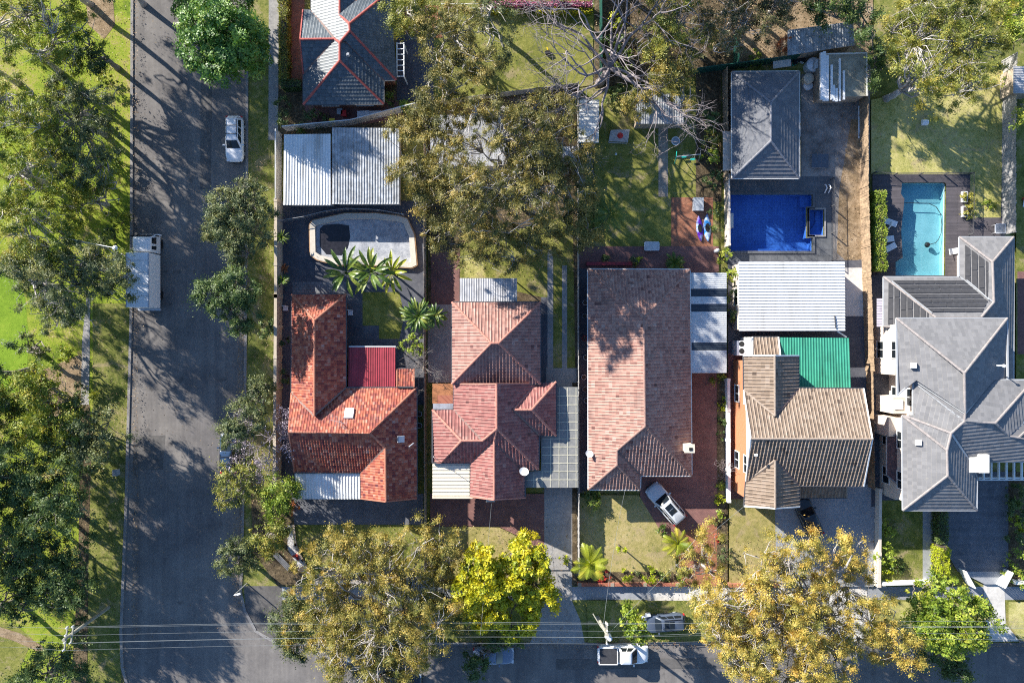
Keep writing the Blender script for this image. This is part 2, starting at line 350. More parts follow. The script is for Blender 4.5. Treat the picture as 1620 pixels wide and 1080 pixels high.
M_BARK_DARK = m_plain('dark_bark', (0.09, 0.07, 0.06), 0.9, var=0.4, scale=2)
M_BARK_LILAC = m_plain('bare_wood', (0.28, 0.24, 0.24), 0.9, var=0.35, scale=2)
M_BEIGE_WALL = m_plain('beige_wall', (0.50, 0.42, 0.32), 0.85, var=0.2, scale=2)
M_WHITE_PLASTIC = m_plain('white_plastic', (0.75, 0.76, 0.78), 0.4, var=0.05)
M_GREY_PLASTIC = m_plain('grey_plastic', (0.33, 0.35, 0.38), 0.5, var=0.1)
M_RED_PLASTIC = m_plain('red_plastic', (0.55, 0.03, 0.03), 0.4)
M_YELLOW = m_plain('yellow_plastic', (0.7, 0.5, 0.02), 0.4)
M_TEAL = m_plain('teal_plastic', (0.02, 0.40, 0.35), 0.4)

L_EUC = m_leaf('olive_gum_leaves', [(0.05, (0.06, 0.085, 0.02)), (0.30, (0.17, 0.17, 0.038)), (0.52, (0.30, 0.25, 0.052)), (0.70, (0.43, 0.31, 0.065)), (0.92, (0.50, 0.30, 0.075))])
L_EUC2 = m_leaf('greener_olive_gum_leaves', [(0.12, (0.05, 0.06, 0.02)), (0.40, (0.145, 0.14, 0.038)), (0.58, (0.24, 0.205, 0.05)), (0.82, (0.36, 0.25, 0.06))])
L_EUC_O = m_leaf('amber_gum_leaves', [(0.05, (0.08, 0.10, 0.022)), (0.30, (0.25, 0.235, 0.05)), (0.50, (0.44, 0.345, 0.07)), (0.70, (0.58, 0.40, 0.085)), (0.92, (0.62, 0.36, 0.09))])
L_PARK = m_leaf('yellow_green_gum_leaves', [(0.15, (0.055, 0.085, 0.014)), (0.40, (0.15, 0.195, 0.022)), (0.58, (0.27, 0.295, 0.03)), (0.82, (0.43, 0.33, 0.05))])
L_GREYG = m_leaf('grey_green_leaves', [(0.15, (0.045, 0.07, 0.032)), (0.40, (0.095, 0.125, 0.05)), (0.6, (0.16, 0.18, 0.06)), (0.82, (0.25, 0.23, 0.07))])
L_DARK = m_leaf('dark_green_leaves', [(0.12, (0.03, 0.06, 0.024)), (0.40, (0.07, 0.115, 0.034)), (0.62, (0.12, 0.17, 0.04)), (0.85, (0.20, 0.23, 0.05))])
L_DENSE = m_leaf('glossy_green_leaves', [(0.15, (0.03, 0.09, 0.02)), (0.42, (0.085, 0.19, 0.025)), (0.62, (0.16, 0.28, 0.035)), (0.85, (0.27, 0.36, 0.05))], 0.22, 0.05)
L_BRIGHT = m_leaf('bright_green_leaves', [(0.15, (0.08, 0.13, 0.016)), (0.42, (0.19, 0.27, 0.03)), (0.62, (0.31, 0.37, 0.04)), (0.85, (0.44, 0.40, 0.07))])
L_YELLOW = m_leaf('golden_leaves', [(0.12, (0.10, 0.16, 0.015)), (0.36, (0.34, 0.36, 0.018)), (0.58, (0.56, 0.50, 0.02)), (0.85, (0.66, 0.53, 0.03))], 0.2)  # lowest green stop puts the shade on the leaves into their colour
L_LIME = m_leaf('lime_leaves', [(0.2, (0.20, 0.26, 0.012)), (0.5, (0.38, 0.43, 0.02)), (0.8, (0.55, 0.54, 0.03))], 0.3)
L_BROWN = m_leaf('russet_green_leaves', [(0.22, (0.05, 0.055, 0.022)), (0.42, (0.11, 0.12, 0.04)), (0.58, (0.20, 0.17, 0.07)), (0.78, (0.30, 0.19, 0.11))])
L_OLIVE = m_leaf('olive_bushy_leaves', [(0.15, (0.07, 0.095, 0.02)), (0.40, (0.17, 0.195, 0.035)), (0.6, (0.29, 0.28, 0.05)), (0.82, (0.44, 0.34, 0.06))])
L_PALM = m_leaf('palm_leaves', [(0.2, (0.04, 0.085, 0.018)), (0.5, (0.10, 0.165, 0.028)), (0.8, (0.25, 0.27, 0.045))], 0.3, 0.03, 0.4)
L_PALMY = m_leaf('yellow_palm_leaves', [(0.2, (0.14, 0.2, 0.02)), (0.5, (0.30, 0.34, 0.03)), (0.8, (0.48, 0.42, 0.05))], 0.3, 0.03, 0.4)
L_RUST = m_leaf('rusty_needles', [(0.2, (0.3, 0.09, 0.03)), (0.5, (0.45, 0.16, 0.06)), (0.8, (0.5, 0.22, 0.1))])
L_REDF = m_leaf('red_flowers', [(0.2, (0.3, 0.02, 0.02)), (0.6, (0.5, 0.04, 0.03)), (0.9, (0.55, 0.2, 0.1))])
L_PINKF = m_leaf('pink_flowers', [(0.2, (0.25, 0.06, 0.12)), (0.6, (0.42, 0.13, 0.22)), (0.9, (0.5, 0.25, 0.3))])
L_LILAC = m_leaf('lilac_blossom', [(0.2, (0.25, 0.21, 0.26)), (0.6, (0.42, 0.37, 0.44)), (0.9, (0.55, 0.5, 0.54))])
# ---------------------------------------------------------------- roofs and houses
PITCH = 1.32
def plane_fit(pts):
    A = np.array([[p[0], p[1], 1.0] for p in pts]); z = np.array([p[2] for p in pts])
    return np.linalg.lstsq(A, z, rcond=None)[0]

def clip(poly, nx, ny, d):
    """keep the part of the polygon with nx*x + ny*y >= d"""
    out = []; n = len(poly)
    for i in range(n):
        a, b = poly[i], poly[(i+1) % n]
        da, db = a[0]*nx+a[1]*ny-d, b[0]*nx+b[1]*ny-d
        if da >= 0: out.append(a)
        if (da >= 0) != (db >= 0):
            t = da/(da-db); out.append((a[0]+(b[0]-a[0])*t, a[1]+(b[1]-a[1])*t))
    return out

def area2(p):
    return 0.5*sum(p[i][0]*p[(i+1) % len(p)][1]-p[(i+1) % len(p)][0]*p[i][1] for i in range(len(p)))

def tile_face(mb, pts, course=0.36, tw=0.32, roll=0.045, step=0.04, rnd_mix=1.0, pan=0.0, hoff=0.0, gap=0.0):
    a, b, c = plane_fit(pts); g = math.hypot(a, b)
    if g < 1e-4: a, g = 1e-4, 1e-4
    vx, vy = a/g, b/g; ux, uy = vy, -vx
    cosl = 1/math.sqrt(1+g*g); cp = course*cosl
    P = [(p[0]*ux+p[1]*uy, p[0]*vx+p[1]*vy) for p in pts]
    if area2(P) < 0: P = P[::-1]
    vmin, vmax = min(p[1] for p in P), max(p[1] for p in P)
    umin, umax = min(p[0] for p in P), max(p[0] for p in P)
    def emit(poly, v0, extra, rv):
        if len(poly) < 3 or abs(area2(poly)) < 1e-4: return
        top, bot = [], []
        for (u, v) in poly:
            x, y = u*ux+v*vx, u*uy+v*vy; z = a*x+b*y+c+hoff
            t = (v-v0)/cp; ex = extra(u) if callable(extra) else extra
            top.append((x, y, z+0.006+step*(1-t)+ex)); bot.append((x, y, z-0.025))
        n = len(poly)
        mb.add(top+bot, [tuple(range(n))]+[((i+1) % n, i, n+i, n+(i+1) % n) for i in range(n)], rv)
    nv = int(math.ceil((vmax-vmin)/cp)); u_start = math.floor(umin/tw)*tw
    for i in range(nv):
        v0 = vmin+i*cp
        s_ = clip(clip(P, 0, 1, v0+gap), 0, -1, -(v0+cp))
        if len(s_) < 3: continue
        ua, ub = min(p[0] for p in s_), max(p[0] for p in s_)
        k = int(math.floor((ua-u_start)/tw))
        while u_start+k*tw < ub:
            u0 = u_start+k*tw; k += 1
            rv = random.random()
            cell = clip(clip(s_, 1, 0, u0), -1, 0, -(u0+tw))
            if len(cell) < 3: continue
            j = random.uniform(-0.004, 0.004)
            if roll > 0:
                rv = 0.5+(rv-0.5)*rnd_mix
                if random.random() < 0.025: rv = random.choice((-0.15, 0.0, 1.1))
                uc = u0+tw*0.25; f = lambda u: roll*(1-abs(u-uc)/(tw*0.25))+j
                emit(clip(cell, -1, 0, -uc), v0, f, rv+pan*0.5)
                emit(clip(clip(cell, 1, 0, uc), -1, 0, -(u0+tw*0.5)), v0, f, rv+pan*0.5)
                emit(clip(cell, 1, 0, u0+tw*0.5), v0, j, rv-pan)
            else:
                emit(cell, v0, j, rv)

def ridge_cap(mb, p, q, r=0.11, seg=0.42):
    p, q = Vector(p), Vector(q); L = (q-p).length
    if L < 0.1: return
    d = (q-p)/L; n = max(1, int(L/seg)); sd_ = d.cross(Vector((0, 0, 1))).normalized(); up = sd_.cross(d)
    for i in range(n):
        rr = r*random.uniform(0.93, 1.07)
        a, b = p+d*(L*i/n), p+d*(L*(i+1)/n)
        vs = []
        for e, k in ((a, 1.0), (b, 0.9)):
            for ang in (-20, 30, 60, 90, 120, 150, 200):
                vs.append(e + sd_*math.cos(R(ang))*rr*k*1.15 + up*(math.sin(R(ang))*rr*k*0.8+0.035))
        fs = [(j, j+1, 8+j, 7+j) for j in range(6)] + [tuple(range(6, -1, -1)), tuple(range(7, 14))]
        mb.add(vs, fs)

def tiled_roof(parent, V, faces, mat, ridge_mat, gutter_mat, style, name='roof', pitch=PITCH, valley_mat=None, verge_mat=None, eave_tol=0.25, skip_gutter=(), **kw):
    """V: name -> (px, py, z); faces: lists of names"""
    zmin = min(v[2] for v in V.values())
    P = {k: W(v[0], v[1], zmin+(v[2]-zmin)*pitch) for k, v in V.items()}
    tiles = MB(); trims = []
    edges = {}
    for f in faces:
        pts = [P[k] for k in f]
        tile_face(tiles, pts, **style)
        a, b, c = plane_fit(pts)
        ar = sum(pts[i].x*pts[(i+1) % len(pts)].y-pts[(i+1) % len(pts)].x*pts[i].y for i in range(len(pts)))
        pp = pts if ar > 0 else pts[::-1]
        tiles.add([(p.x, p.y, a*p.x+b*p.y+c-0.03) for p in pp], [tuple(range(len(pp)))], 0.4)
        tiles.add([(p.x, p.y, a*p.x+b*p.y+c-0.12) for p in pp[::-1]], [tuple(range(len(pp)))], 0.4)
        for i in range(len(f)):
            edges.setdefault(frozenset((f[i], f[(i+1) % len(f)])), []).append((f, (a, b, c)))
    for e, fl in edges.items():
        k0, k1 = tuple(e); p, q = P[k0], P[k1]
        if len(fl) >= 2:
            cA = sum((P[k] for k in fl[0][0]), Vector())/len(fl[0][0])
            a, b, c = fl[1][1]; za = fl[0][1][0]*cA.x+fl[0][1][1]*cA.y+fl[0][1][2]
            mb = MB()
            if za < a*cA.x+b*cA.y+c: ridge_cap(mb, p, q); trims.append(('ridge_capping', mb, ridge_mat))
            else: mb.bar(p+Vector((0, 0, 0.05)), q+Vector((0, 0, 0.05)), 0.2, 0.03); trims.append(('valley_gutter', mb, valley_mat or M_VALLEY_D))
        else:
            if abs(p.z-q.z) < eave_tol and max(p.z, q.z) < zmin+0.9:
                if e in skip_gutter: continue
                mb = MB(); mb.bar(p+Vector((0, 0, -0.02)), q+Vector((0, 0, -0.02)), 0.15, 0.13); trims.append(('gutter', mb, gutter_mat))
            else:
                mb = MB(); mb.bar(p+Vector((0, 0, 0.03)), q+Vector((0, 0, 0.03)), 0.12, 0.16); trims.append(('barge_board', mb, verge_mat or ridge_mat))
    r = tiles.build(name, mat, parent, attr=True)
    for nm, mb, mt in trims:
        if mb.v: mb.build(nm, mt, r)
    return r
ST_ROLL = dict(course=0.37, tw=0.33, roll=0.06, step=0.03, rnd_mix=0.5, pan=0.16)
ST_FLAT = dict(course=0.36, tw=0.30, roll=0.012, step=0.045, rnd_mix=.8, pan=.05)
ST_TAN = dict(course=0.40, tw=0.34, roll=0.07, step=0.03, rnd_mix=0.5, pan=0.19)
ST_GREY = dict(course=0.40, tw=0.33, roll=0.0, step=0.05)

def house_walls(parent, outline, z, mat, inset=0.5, z0=0.0, win=True, zpx=None, win_h=1.2, sill=0.95, spacing=3.4, extra_gables=()):
    """walls inset from the eave outline; windows with panes as parts"""
    pts = [W(x, y, z if zpx is None else zpx) for x, y in outline]
    ip = offset_poly([(p.x, p.y) for p in pts], inset)
    mb = MB(); n = len(ip)
    for i in range(n):
        a, b = ip[i], ip[(i+1) % n]
        mb.add([(a.x, a.y, z0), (b.x, b.y, z0), (b.x, b.y, z-0.02), (a.x, a.y, z-0.02)], [(0, 1, 2, 3)])
    mb.add([(p.x, p.y, z-0.03) for p in ip], [tuple(range(n))])
    for g in extra_gables: mb.poly([W(*q) for q in g])
    w = mb.build('wall', mat, parent)
    if not win: return w
    for i in range(n):
        a, b = ip[i], ip[(i+1) % n]; d = b-a; L = d.length
        if L < 2.6: continue
        d.normalize(); nrm = Vector((d.y, -d.x)); k = max(1, int(L/spacing))
        for j in range(k):
            for lev in range(1 if z < 4 else 2):
                c = a+d*(L*(j+0.5)/k); ww = min(1.7, L/k*0.55); zc = sill+win_h/2+lev*2.7
                if zc+win_h/2 > z-0.15: zc = z-0.2-win_h/2
                ang = math.atan2(d.y, d.x); f = MB()
                cc = Vector((c.x, c.y, zc))+Vector((nrm.x, nrm.y, 0))*0.04
                for (dx, dz, sx, sz) in ((-ww/2, 0, 0.07, win_h), (ww/2, 0, 0.07, win_h), (0, 0, 0.05, win_h-0.08)):
                    f.box(cc+Vector((d.x*dx, d.y*dx, dz)), (sx, 0.08, sz), ang)
                for dz in (-win_h/2-0.03, win_h/2+0.03): f.box(cc+Vector((0, 0, dz)), (ww+0.14, 0.1, 0.06), ang)
                fr = f.build('window', M_WHITE, parent)
                pm = MB(); pm.box(cc-Vector((nrm.x, nrm.y, 0))*0.02, (ww-0.06, 0.03, win_h-0.02), ang)
                pm.build('pane', M_GLASS, fr)
    return w

def corrugated(name, quad, pitch, amp, mat, parent=None, along=0, thick=0.03, px=True, trapez=True):
    """quad of 4 corners (px,py,z) in order; ribs run along side 0->1 (along=0) or 1->2 (along=1)"""
    q = [W(*p) if px else Vector(p) for p in quad]
    if along == 1: q = q[1:]+q[:1]
    A, B, C, D = q                     # ribs A->B ; pitch steps from A to D
    wid = (D-A).length; n = max(2, int(wid/pitch)); prof = []
    for i in range(n):
        if trapez:
            for t, h in ((0.0, 0), (0.45, 0), (0.6, 1), (0.85, 1)): prof.append(((i+t)/n, h))
        else:
            for t in (0, .25, .5, .75): prof.append(((i+t)/n, 0.5-0.5*math.cos(2*math.pi*t)))
    prof.append((1.0, 0))
    nr = (B-A).cross(D-A).normalized()
    if nr.z < 0: nr = -nr
    vs, fs = [], []
    for t, h in prof:
        a, b = A.lerp(D, t)+nr*h*amp, B.lerp(C, t)+nr*h*amp
        vs += [a, b, a-nr*thick, b-nr*thick]
    m = len(prof)
    for i in range(m-1):
        k = i*4
        fs += [(k, k+1, k+5, k+4), (k+2, k+6, k+7, k+3), (k, k+4, k+6, k+2), (k+1, k+3, k+7, k+5)]
    fs += [(0, 2, 3, 1), ((m-1)*4, (m-1)*4+1, (m-1)*4+3, (m-1)*4+2)]
    return mesh_obj(name, vs, fs, mat, parent)

def posts(parent, pts_px, z, mat, r=0.05, name='post'):
    for (x, y) in pts_px:
        w = W(x, y, z); mb = MB(); mb.box((w.x, w.y, z/2), (r*2, r*2, z)); mb.build(name, mat, parent)

# ---------------------------------------------------------------- vegetation
def leaf_mesh(name, C, N, size, asp, rnd, mat, parent=None, curl=0.0):
    """C centres (n,3), N normals (n,3), size (n,), rnd (n,): one rhombus-shaped leaf spray each"""
    n = len(C)
    N = N/np.maximum(np.linalg.norm(N, axis=1, keepdims=True), 1e-6)
    t = rng.normal(size=(n, 3)); t -= N*np.sum(t*N, axis=1, keepdims=True)
    t /= np.maximum(np.linalg.norm(t, axis=1, keepdims=True), 1e-6); b = np.cross(N, t)
    L = size[:, None]; Wd = L*asp
    v = np.empty((n, 4, 3), dtype=np.float32)
    v[:, 0] = C - t*L*0.5; v[:, 1] = C + b*Wd*0.5 - t*L*0.05; v[:, 2] = C + t*L*0.5; v[:, 3] = C - b*Wd*0.5 - t*L*0.05
    me = bpy.data.meshes.new(name)
    me.vertices.add(n*4); me.loops.add(n*4); me.polygons.add(n)
    me.vertices.foreach_set('co', v.reshape(-1))
    me.loops.foreach_set('vertex_index', np.arange(n*4, dtype=np.int32))
    me.polygons.foreach_set('loop_start', np.arange(0, n*4, 4, dtype=np.int32))
    me.update(calc_edges=True)
    a = me.attributes.new('rnd', 'FLOAT', 'FACE'); a.data.foreach_set('value', np.clip(rnd, 0, 1).astype(np.float32))
    me.materials.append(mat)
    o = bpy.data.objects.new(name, me); COL.objects.link(o)
    if parent is not None: o.parent = parent; o.matrix_parent_inverse = parent.matrix_basis.inverted()
    return o

def blob_dirs(n):
    d = rng.normal(size=(n, 3)); return d/np.linalg.norm(d, axis=1, keepdims=True)

def crown_points(lobes, dens, cr, per, leaf, flat=0.75, shell=0.55, up=0.5, rough=0.6):
    """lobes: (cx,cy,cz,rx,rz). returns leaf centres, normals, sizes, rnd and clump centres"""
    Cs, Ns, Rn, clumps = [], [], [], []
    allc = []
    for (cx, cy, cz, rx, rz) in lobes:
        n = max(4, int(dens*(rx/cr)**2))
        d = blob_dirs(n); rad = shell + (1-shell)*rng.random(n)**0.5
        ph = rng.random(3)*6.28; az = np.arctan2(d[:, 1], d[:, 0])
        lump = 1 + 0.16*np.sin(3*az+ph[0]) + 0.10*np.sin(5*az+ph[1]) + 0.07*np.sin(8*az+ph[2])
        low = d[:, 2] < -0.35
        d[low, 2] *= -0.6
        c = np.stack([cx + d[:, 0]*rx*rad*lump, cy + d[:, 1]*rx*rad*lump, cz + d[:, 2]*rz*rad], axis=1)
        allc.append((c, np.array([cx, cy, cz-rz*0.5])))
    for c, ctr in allc:
        for k in range(len(c)):
            q = rng.uniform(0.45, 1.5); m = max(6, int(per*q*q*rng.uniform(0.7, 1.15))); r = cr*q
            p = blob_dirs(m)*(rng.random((m, 1))**(0.45))
            p = p*(np.abs(rng.normal(0, 0.62, (m, 1)))+0.25) if leaf < 0.2 else p
            sx, sy, th = rng.uniform(0.7, 1.35), rng.uniform(0.65, 1.2), rng.random()*6.28
            q3 = p*np.array([r*sx, r*sy, r*flat]); pos = c[k] + np.stack([q3[:, 0]*math.cos(th)-q3[:, 1]*math.sin(th), q3[:, 0]*math.sin(th)+q3[:, 1]*math.cos(th), q3[:, 2]], 1)
            p = p/np.maximum(np.linalg.norm(p, axis=1, keepdims=True), 1e-6)
            out = (c[k]-ctr); out = out/max(np.linalg.norm(out), 1e-6)
            nn = 0.5*out + 1.0*p + np.array([0, 0, up]) + rough*rng.normal(size=(m, 3))*0.55
            Cs.append(pos); Ns.append(nn)
            Rn.append(np.full(m, rng.normal(0.48, 0.17)) + rng.normal(0, 0.19, m))
            clumps.append((c[k], r))
    C, N, rd = np.concatenate(Cs), np.concatenate(Ns), np.concatenate(Rn)
    return C, N, leaf*rng.uniform(0.6, 1.4, len(C)), rd, clumps

def limb_path(a, b, sag=0.1, n=5, wob=0.12):
    a, b = np.array(a), np.array(b); L = np.linalg.norm(b-a); pts = []
    for i in range(n+1):
        t = i/n; p = a+(b-a)*t
        p = p + np.array([0, 0, 1])*sag*L*math.sin(math.pi*t)
        if 0 < i < n: p = p + rng.normal(size=3)*wob*L/n
        pts.append(p)
    return pts

def tree(name, label, lobes_px, h, leafmat, barkmat, base=None, trunk_r=0.28, dens=1.25, cr=0.85, per=130, leaf=0.30, asp=0.5,
         shell=0.5, flat=0.75, crown_frac=0.42, group=None, cat='tree', limb_share=0.5, fork=0.42, up=0.5, zvar=0.12, vr=None, twist=0.0):
    """lobes_px: (px, py, r_px) as seen in the picture; crown centre height from h"""
    lobes = []
    for i, (px, py, r) in enumerate(lobes_px):
        rz = min(h*crown_frac, (vr or 0.75)*r/S)
        zc = h - rz - (0 if i == 0 else abs(random.gauss(0, zvar))*h)
        zc = max(zc, rz*0.9)
        w = W(px, py, zc); lobes.append((w.x, w.y, zc, r/S*(CAMH-zc)/CAMH, rz))
    if base is None: bx, by = lobes[0][0], lobes[0][1]
    else: b = W(base[0], base[1]); bx, by = b.x, b.y
    root = thing(name, label, cat, (bx, by, 0), group)
    C, N, sz, rd, clumps = crown_points(lobes, dens, cr, per, leaf, flat, shell, up)
    leaf_mesh('crown', C, N, sz, asp, rd, leafmat, root)
    mb = MB(); zlow = min(l[2]-l[4] for l in lobes); fz = max(0.25*h, min(h*fork, zlow+0.6*h*0.3))
    fk = np.array([bx+rng.normal()*0.02*h, by+rng.normal()*0.02*h, fz])
    tp = limb_path((bx, by, -0.1), fk, 0, 4, 0.06)
    mb.tube(tp, [trunk_r*(1.35 if i == 0 else 1.08-0.08*i) for i in range(5)], 8)
    for (cx, cy, cz, rx, rz) in lobes:
        mine = [c for c, r in clumps if np.linalg.norm(c-np.array([cx, cy, cz])) < 1.35*max(rx, rz)]
        if not mine: continue
        k = max(3, min(6, int(rx*1.1))); rng.shuffle(mine)
        hubs = []
        for j in range(k):
            ang = 2*math.pi*(j+rng.random()*0.6)/k; rr = rx*rng.uniform(0.3, 0.55)
            hub = np.array([cx+math.cos(ang)*rr, cy+math.sin(ang)*rr, cz+rng.uniform(-0.35, 0.15)*rz])
            r0 = trunk_r*0.5/ max(1, len(lobes)**0.25)
            p = limb_path(fk, hub, 0.05, 6, 0.28)
            mb.tube(p, [r0*(1-0.1*i) for i in range(7)], 6); hubs.append((hub, r0*0.45))
        for c in mine[:int(len(mine)*limb_share)]:
            hub, r1 = min(hubs, key=lambda q: np.linalg.norm(q[0]-c))
            p = limb_path(hub, c, 0.04, 4, 0.25)
            mb.tube(p, [r1*(1-0.2*i) for i in range(5)], 5)
    mb.build('trunk', barkmat, root, smooth=True)
    return root

def bush(name, label, px, py, r, h, leafmat, z0=0.0, per=60, leaf=0.16, asp=0.6, cr=0.3, group=None, cat='shrub', shell=0.75, dens=1.8, round_=True, up=0.45):
    rz = h*0.55; zc = h-rz; w = W(px, py, zc); rx = r/S*(CAMH-zc)/CAMH
    root = thing(name, label, cat, (w.x, w.y, z0), group)
    C, N, sz, rd, cl = crown_points([(w.x, w.y, zc, rx*0.9, rz*0.95)], dens, max(0.12, min(cr, rx*0.5)), per, leaf, 0.9, shell, up)
    C[:, 2] = np.maximum(C[:, 2], 0.05)
    leaf_mesh('foliage', C, N, sz, asp, rd, leafmat, root)
    mb = MB()
    for j in range(4):
        a = j*1.6+random.random(); mb.tube(limb_path((w.x, w.y, 0), (w.x+math.cos(a)*rx*.5, w.y+math.sin(a)*rx*.5, zc), 0.05, 3, 0.1), [0.05, 0.04, 0.03, 0.02], 5)
    mb.build('stem', M_BARK_DARK, root)
    return root

def hedge(name, label, pts_px, width, h, leafmat, leaf=0.13, dens=420, group=None, cat='hedge'):
    """clipped hedge along a px polyline"""
    Cs, Ns = [], []; P = [W(x, y, h*0.6) for x, y in pts_px]
    root = thing(name, label, cat, (P[0].x, P[0].y, 0), group)
    core = MB()
    for a, b in zip(P[:-1], P[1:]):
        d = (b-a); d.z = 0; L = d.length; d.normalize(); nx, ny = -d.y, d.x
        n = int(L*(width+2*h)*dens*0.5)
        s_ = rng.random(n)*(width+2*h); t = rng.random(n)*L
        off = np.where(s_ < h, -width/2, np.where(s_ < h+width, s_-h-width/2, width/2))
        z = np.where(s_ < h, s_, np.where(s_ < h+width, h, s_-h-width))
        nn = np.stack([np.where(s_ < h, -nx, np.where(s_ < h+width, 0, nx)), np.where(s_ < h, -ny, np.where(s_ < h+width, 0, ny)), np.where((s_ >= h) & (s_ < h+width), 1.0, 0.0)], 1)
        wob = 1+0.12*np.sin(t*2.3+random.random()*6)+0.08*np.sin(t*5.1)
        C = np.stack([a.x+d.x*t+nx*off*wob, a.y+d.y*t+ny*off*wob, z*(0.97+0.06*np.sin(t*3.3))], 1)+rng.normal(size=(n, 3))*0.06
        C[:, 2] = np.maximum(C[:, 2], 0.04)
        Cs.append(C); Ns.append(nn+rng.normal(size=(n, 3))*0.55)
        m = (a+b)/2; core.box((m.x, m.y, h*0.45), (L, width*0.7, h*0.85), math.atan2(d.y, d.x))
    C, N = np.concatenate(Cs), np.concatenate(Ns); n = len(C)
    core_r = np.repeat(rng.normal(0.5, 0.1, n//8+1), 8)[:n]
    leaf_mesh('foliage', C, N, leaf*rng.uniform(0.6, 1.5, n), 0.65, core_r+rng.normal(0, 0.17, n), leafmat, root)
    core.build('stems', M_BARK_DARK, root)
    return root

def bare_tree(name, label, base, h, spread, barkmat, depth=6, trunk_r=0.3, lean=(0, 0), n0=6, cat='tree', seed=3, leafmat=None):
    r_ = np.random.default_rng(seed); b = W(*base)
    root = thing(name, label, cat, (b.x, b.y, 0)); mb = MB(); tips = []
    def grow(p, d, L, rad, lev):
        n = 4; pts = [p]; q = p.copy(); dd = d.copy()
        for i in range(n):
            dd = dd + r_.normal(size=3)*0.17; dd /= np.linalg.norm(dd); q = q+dd*L/n; pts.append(q.copy())
        mb.tube(pts, [rad*(1-0.13*i) for i in range(n+1)], 6 if lev < 3 else 4, cap=lev == 0)
        if lev >= depth: tips.append(q); return
        m = 2 if lev > 1 else 3
        for j in range(m + (1 if r_.random() < 0.45 else 0)):
            nd = dd + r_.normal(size=3)*np.array([0.62, 0.62, 0.38]); nd[2] = nd[2]*0.75+0.05; nd /= np.linalg.norm(nd)
            at = pts[-1] if j < 2 else pts[2]
            grow(at.copy(), nd, L*r_.uniform(0.62, 0.85), max(rad*0.58, 0.012), lev+1)
    p0 = np.array([b.x, b.y, -0.1]); top = np.array([b.x+lean[0], b.y+lean[1], h*0.33])
    mb.tube(limb_path(p0, top, 0, 4, 0.08), [trunk_r*1.3, trunk_r, trunk_r*.95, trunk_r*.9, trunk_r*.85], 8)
    for j in range(n0):
        a = 2*math.pi*(j+r_.random()*0.7)/n0
        d = np.array([math.cos(a), math.sin(a), r_.uniform(0.25, 0.9)]); d /= np.linalg.norm(d)
        grow(top.copy(), d, spread*0.36, trunk_r*0.5, 1)
    mb.build('trunk', barkmat, root, smooth=True)
    if leafmat is not None and tips:
        T = np.array(tips); C = np.repeat(T, 10, 0)+r_.normal(size=(len(T)*10, 3))*0.16
        leaf_mesh('blossom', C, r_.normal(size=C.shape)+np.array([0, 0, .6]), r_.uniform(0.08, 0.18, len(C)), 0.8, r_.random(len(C)), leafmat, root)
    return root

def frond_set(name, label, base, h, nf, L, mat, kind='pinnate', droop=0.9, width=0.5, trunk_r=0.12, el=(10, 70), cat='palm', group=None, lean=(0, 0), barkmat=None, zpx=None):
    b = W(base[0], base[1], h if zpx is None else zpx); root = thing(name, label, cat, (b.x, b.y, 0), group)
    top = np.array([b.x, b.y, h]); bot = np.array([b.x-lean[0], b.y-lean[1], 0])
    if h > 0.25:
        mb = MB(); mb.tube(limb_path(bot, top, 0.0, 6, 0.04), [trunk_r*1.25]+[trunk_r]*6, 9); mb.build('trunk', barkmat or M_BARK_GREY, root)
    for k in range(nf):
        az = 2*math.pi*(k+rng.random()*0.7)*0.381966*1.0 if False else 2*math.pi*((k*0.618034) % 1)+rng.normal()*0.1
        e0 = R(rng.uniform(*el)); l = L*rng.uniform(0.75, 1.1); pts = []; p = top.copy(); e = e0; n = 9
        for i in range(n+1):
            pts.append(p.copy()); p = p+np.array([math.cos(az)*math.cos(e), math.sin(az)*math.cos(e), math.sin(e)])*l/n; e -= droop*(0.5+i/n)*2/n
        V, F = [], []; side = np.array([-math.sin(az), math.cos(az), 0])
        def addq(q): F.append(tuple(range(len(V), len(V)+len(q)))); V.extend([tuple(x) for x in q])
        if kind == 'pinnate':
            for i in range(1, n+1):
                for sub in (0, .33, .66):
                    if i == n and sub > 0: continue
                    c = pts[i]+(pts[min(i+1, n)]-pts[i])*sub; d = (pts[i]-pts[i-1]); d /= np.linalg.norm(d)
                    t = (i+sub)/n; pl = width*math.sin(math.pi*min(1, 0.12+0.85*t))*rng.uniform(0.85, 1.15)
                    for s_ in (-1, 1):
                        tip = c+side*s_*pl*0.9+d*pl*0.55+np.array([0, 0, -0.25*pl]); w_ = d*l/n*0.17
                        addq([c-w_, c+w_, tip+w_*0.3, tip-w_*0.3])
        else:
            prev = None
            for i in range(n+1):
                t = i/n; wd = width*(0.08 if t < 0.3 else math.sin(math.pi*min(1, (t-0.3)/0.7*0.9+0.08))**0.7)*0.5
                row = (pts[i]-side*wd+np.array([0, 0, wd*0.35]), pts[i], pts[i]+side*wd+np.array([0, 0, wd*0.35]))
                if prev is not None:
                    addq([prev[0], prev[1], row[1], row[0]]); addq([prev[1], prev[2], row[2], row[1]])
                prev = row
        for i in range(n):
            a, c = pts[i], pts[i+1]; w_ = side*0.022*(1.2-i/n); addq([a-w_, a+w_, c+w_, c-w_])
        o = mesh_obj('frond', V, F, mat, root)
        at = o.data.attributes.new('rnd', 'FLOAT', 'FACE'); base_r = rng.normal(0.5, 0.2)
        at.data.foreach_set('value', np.clip(base_r+rng.normal(0, 0.08, len(F)), 0, 1).astype(np.float32))
    return root

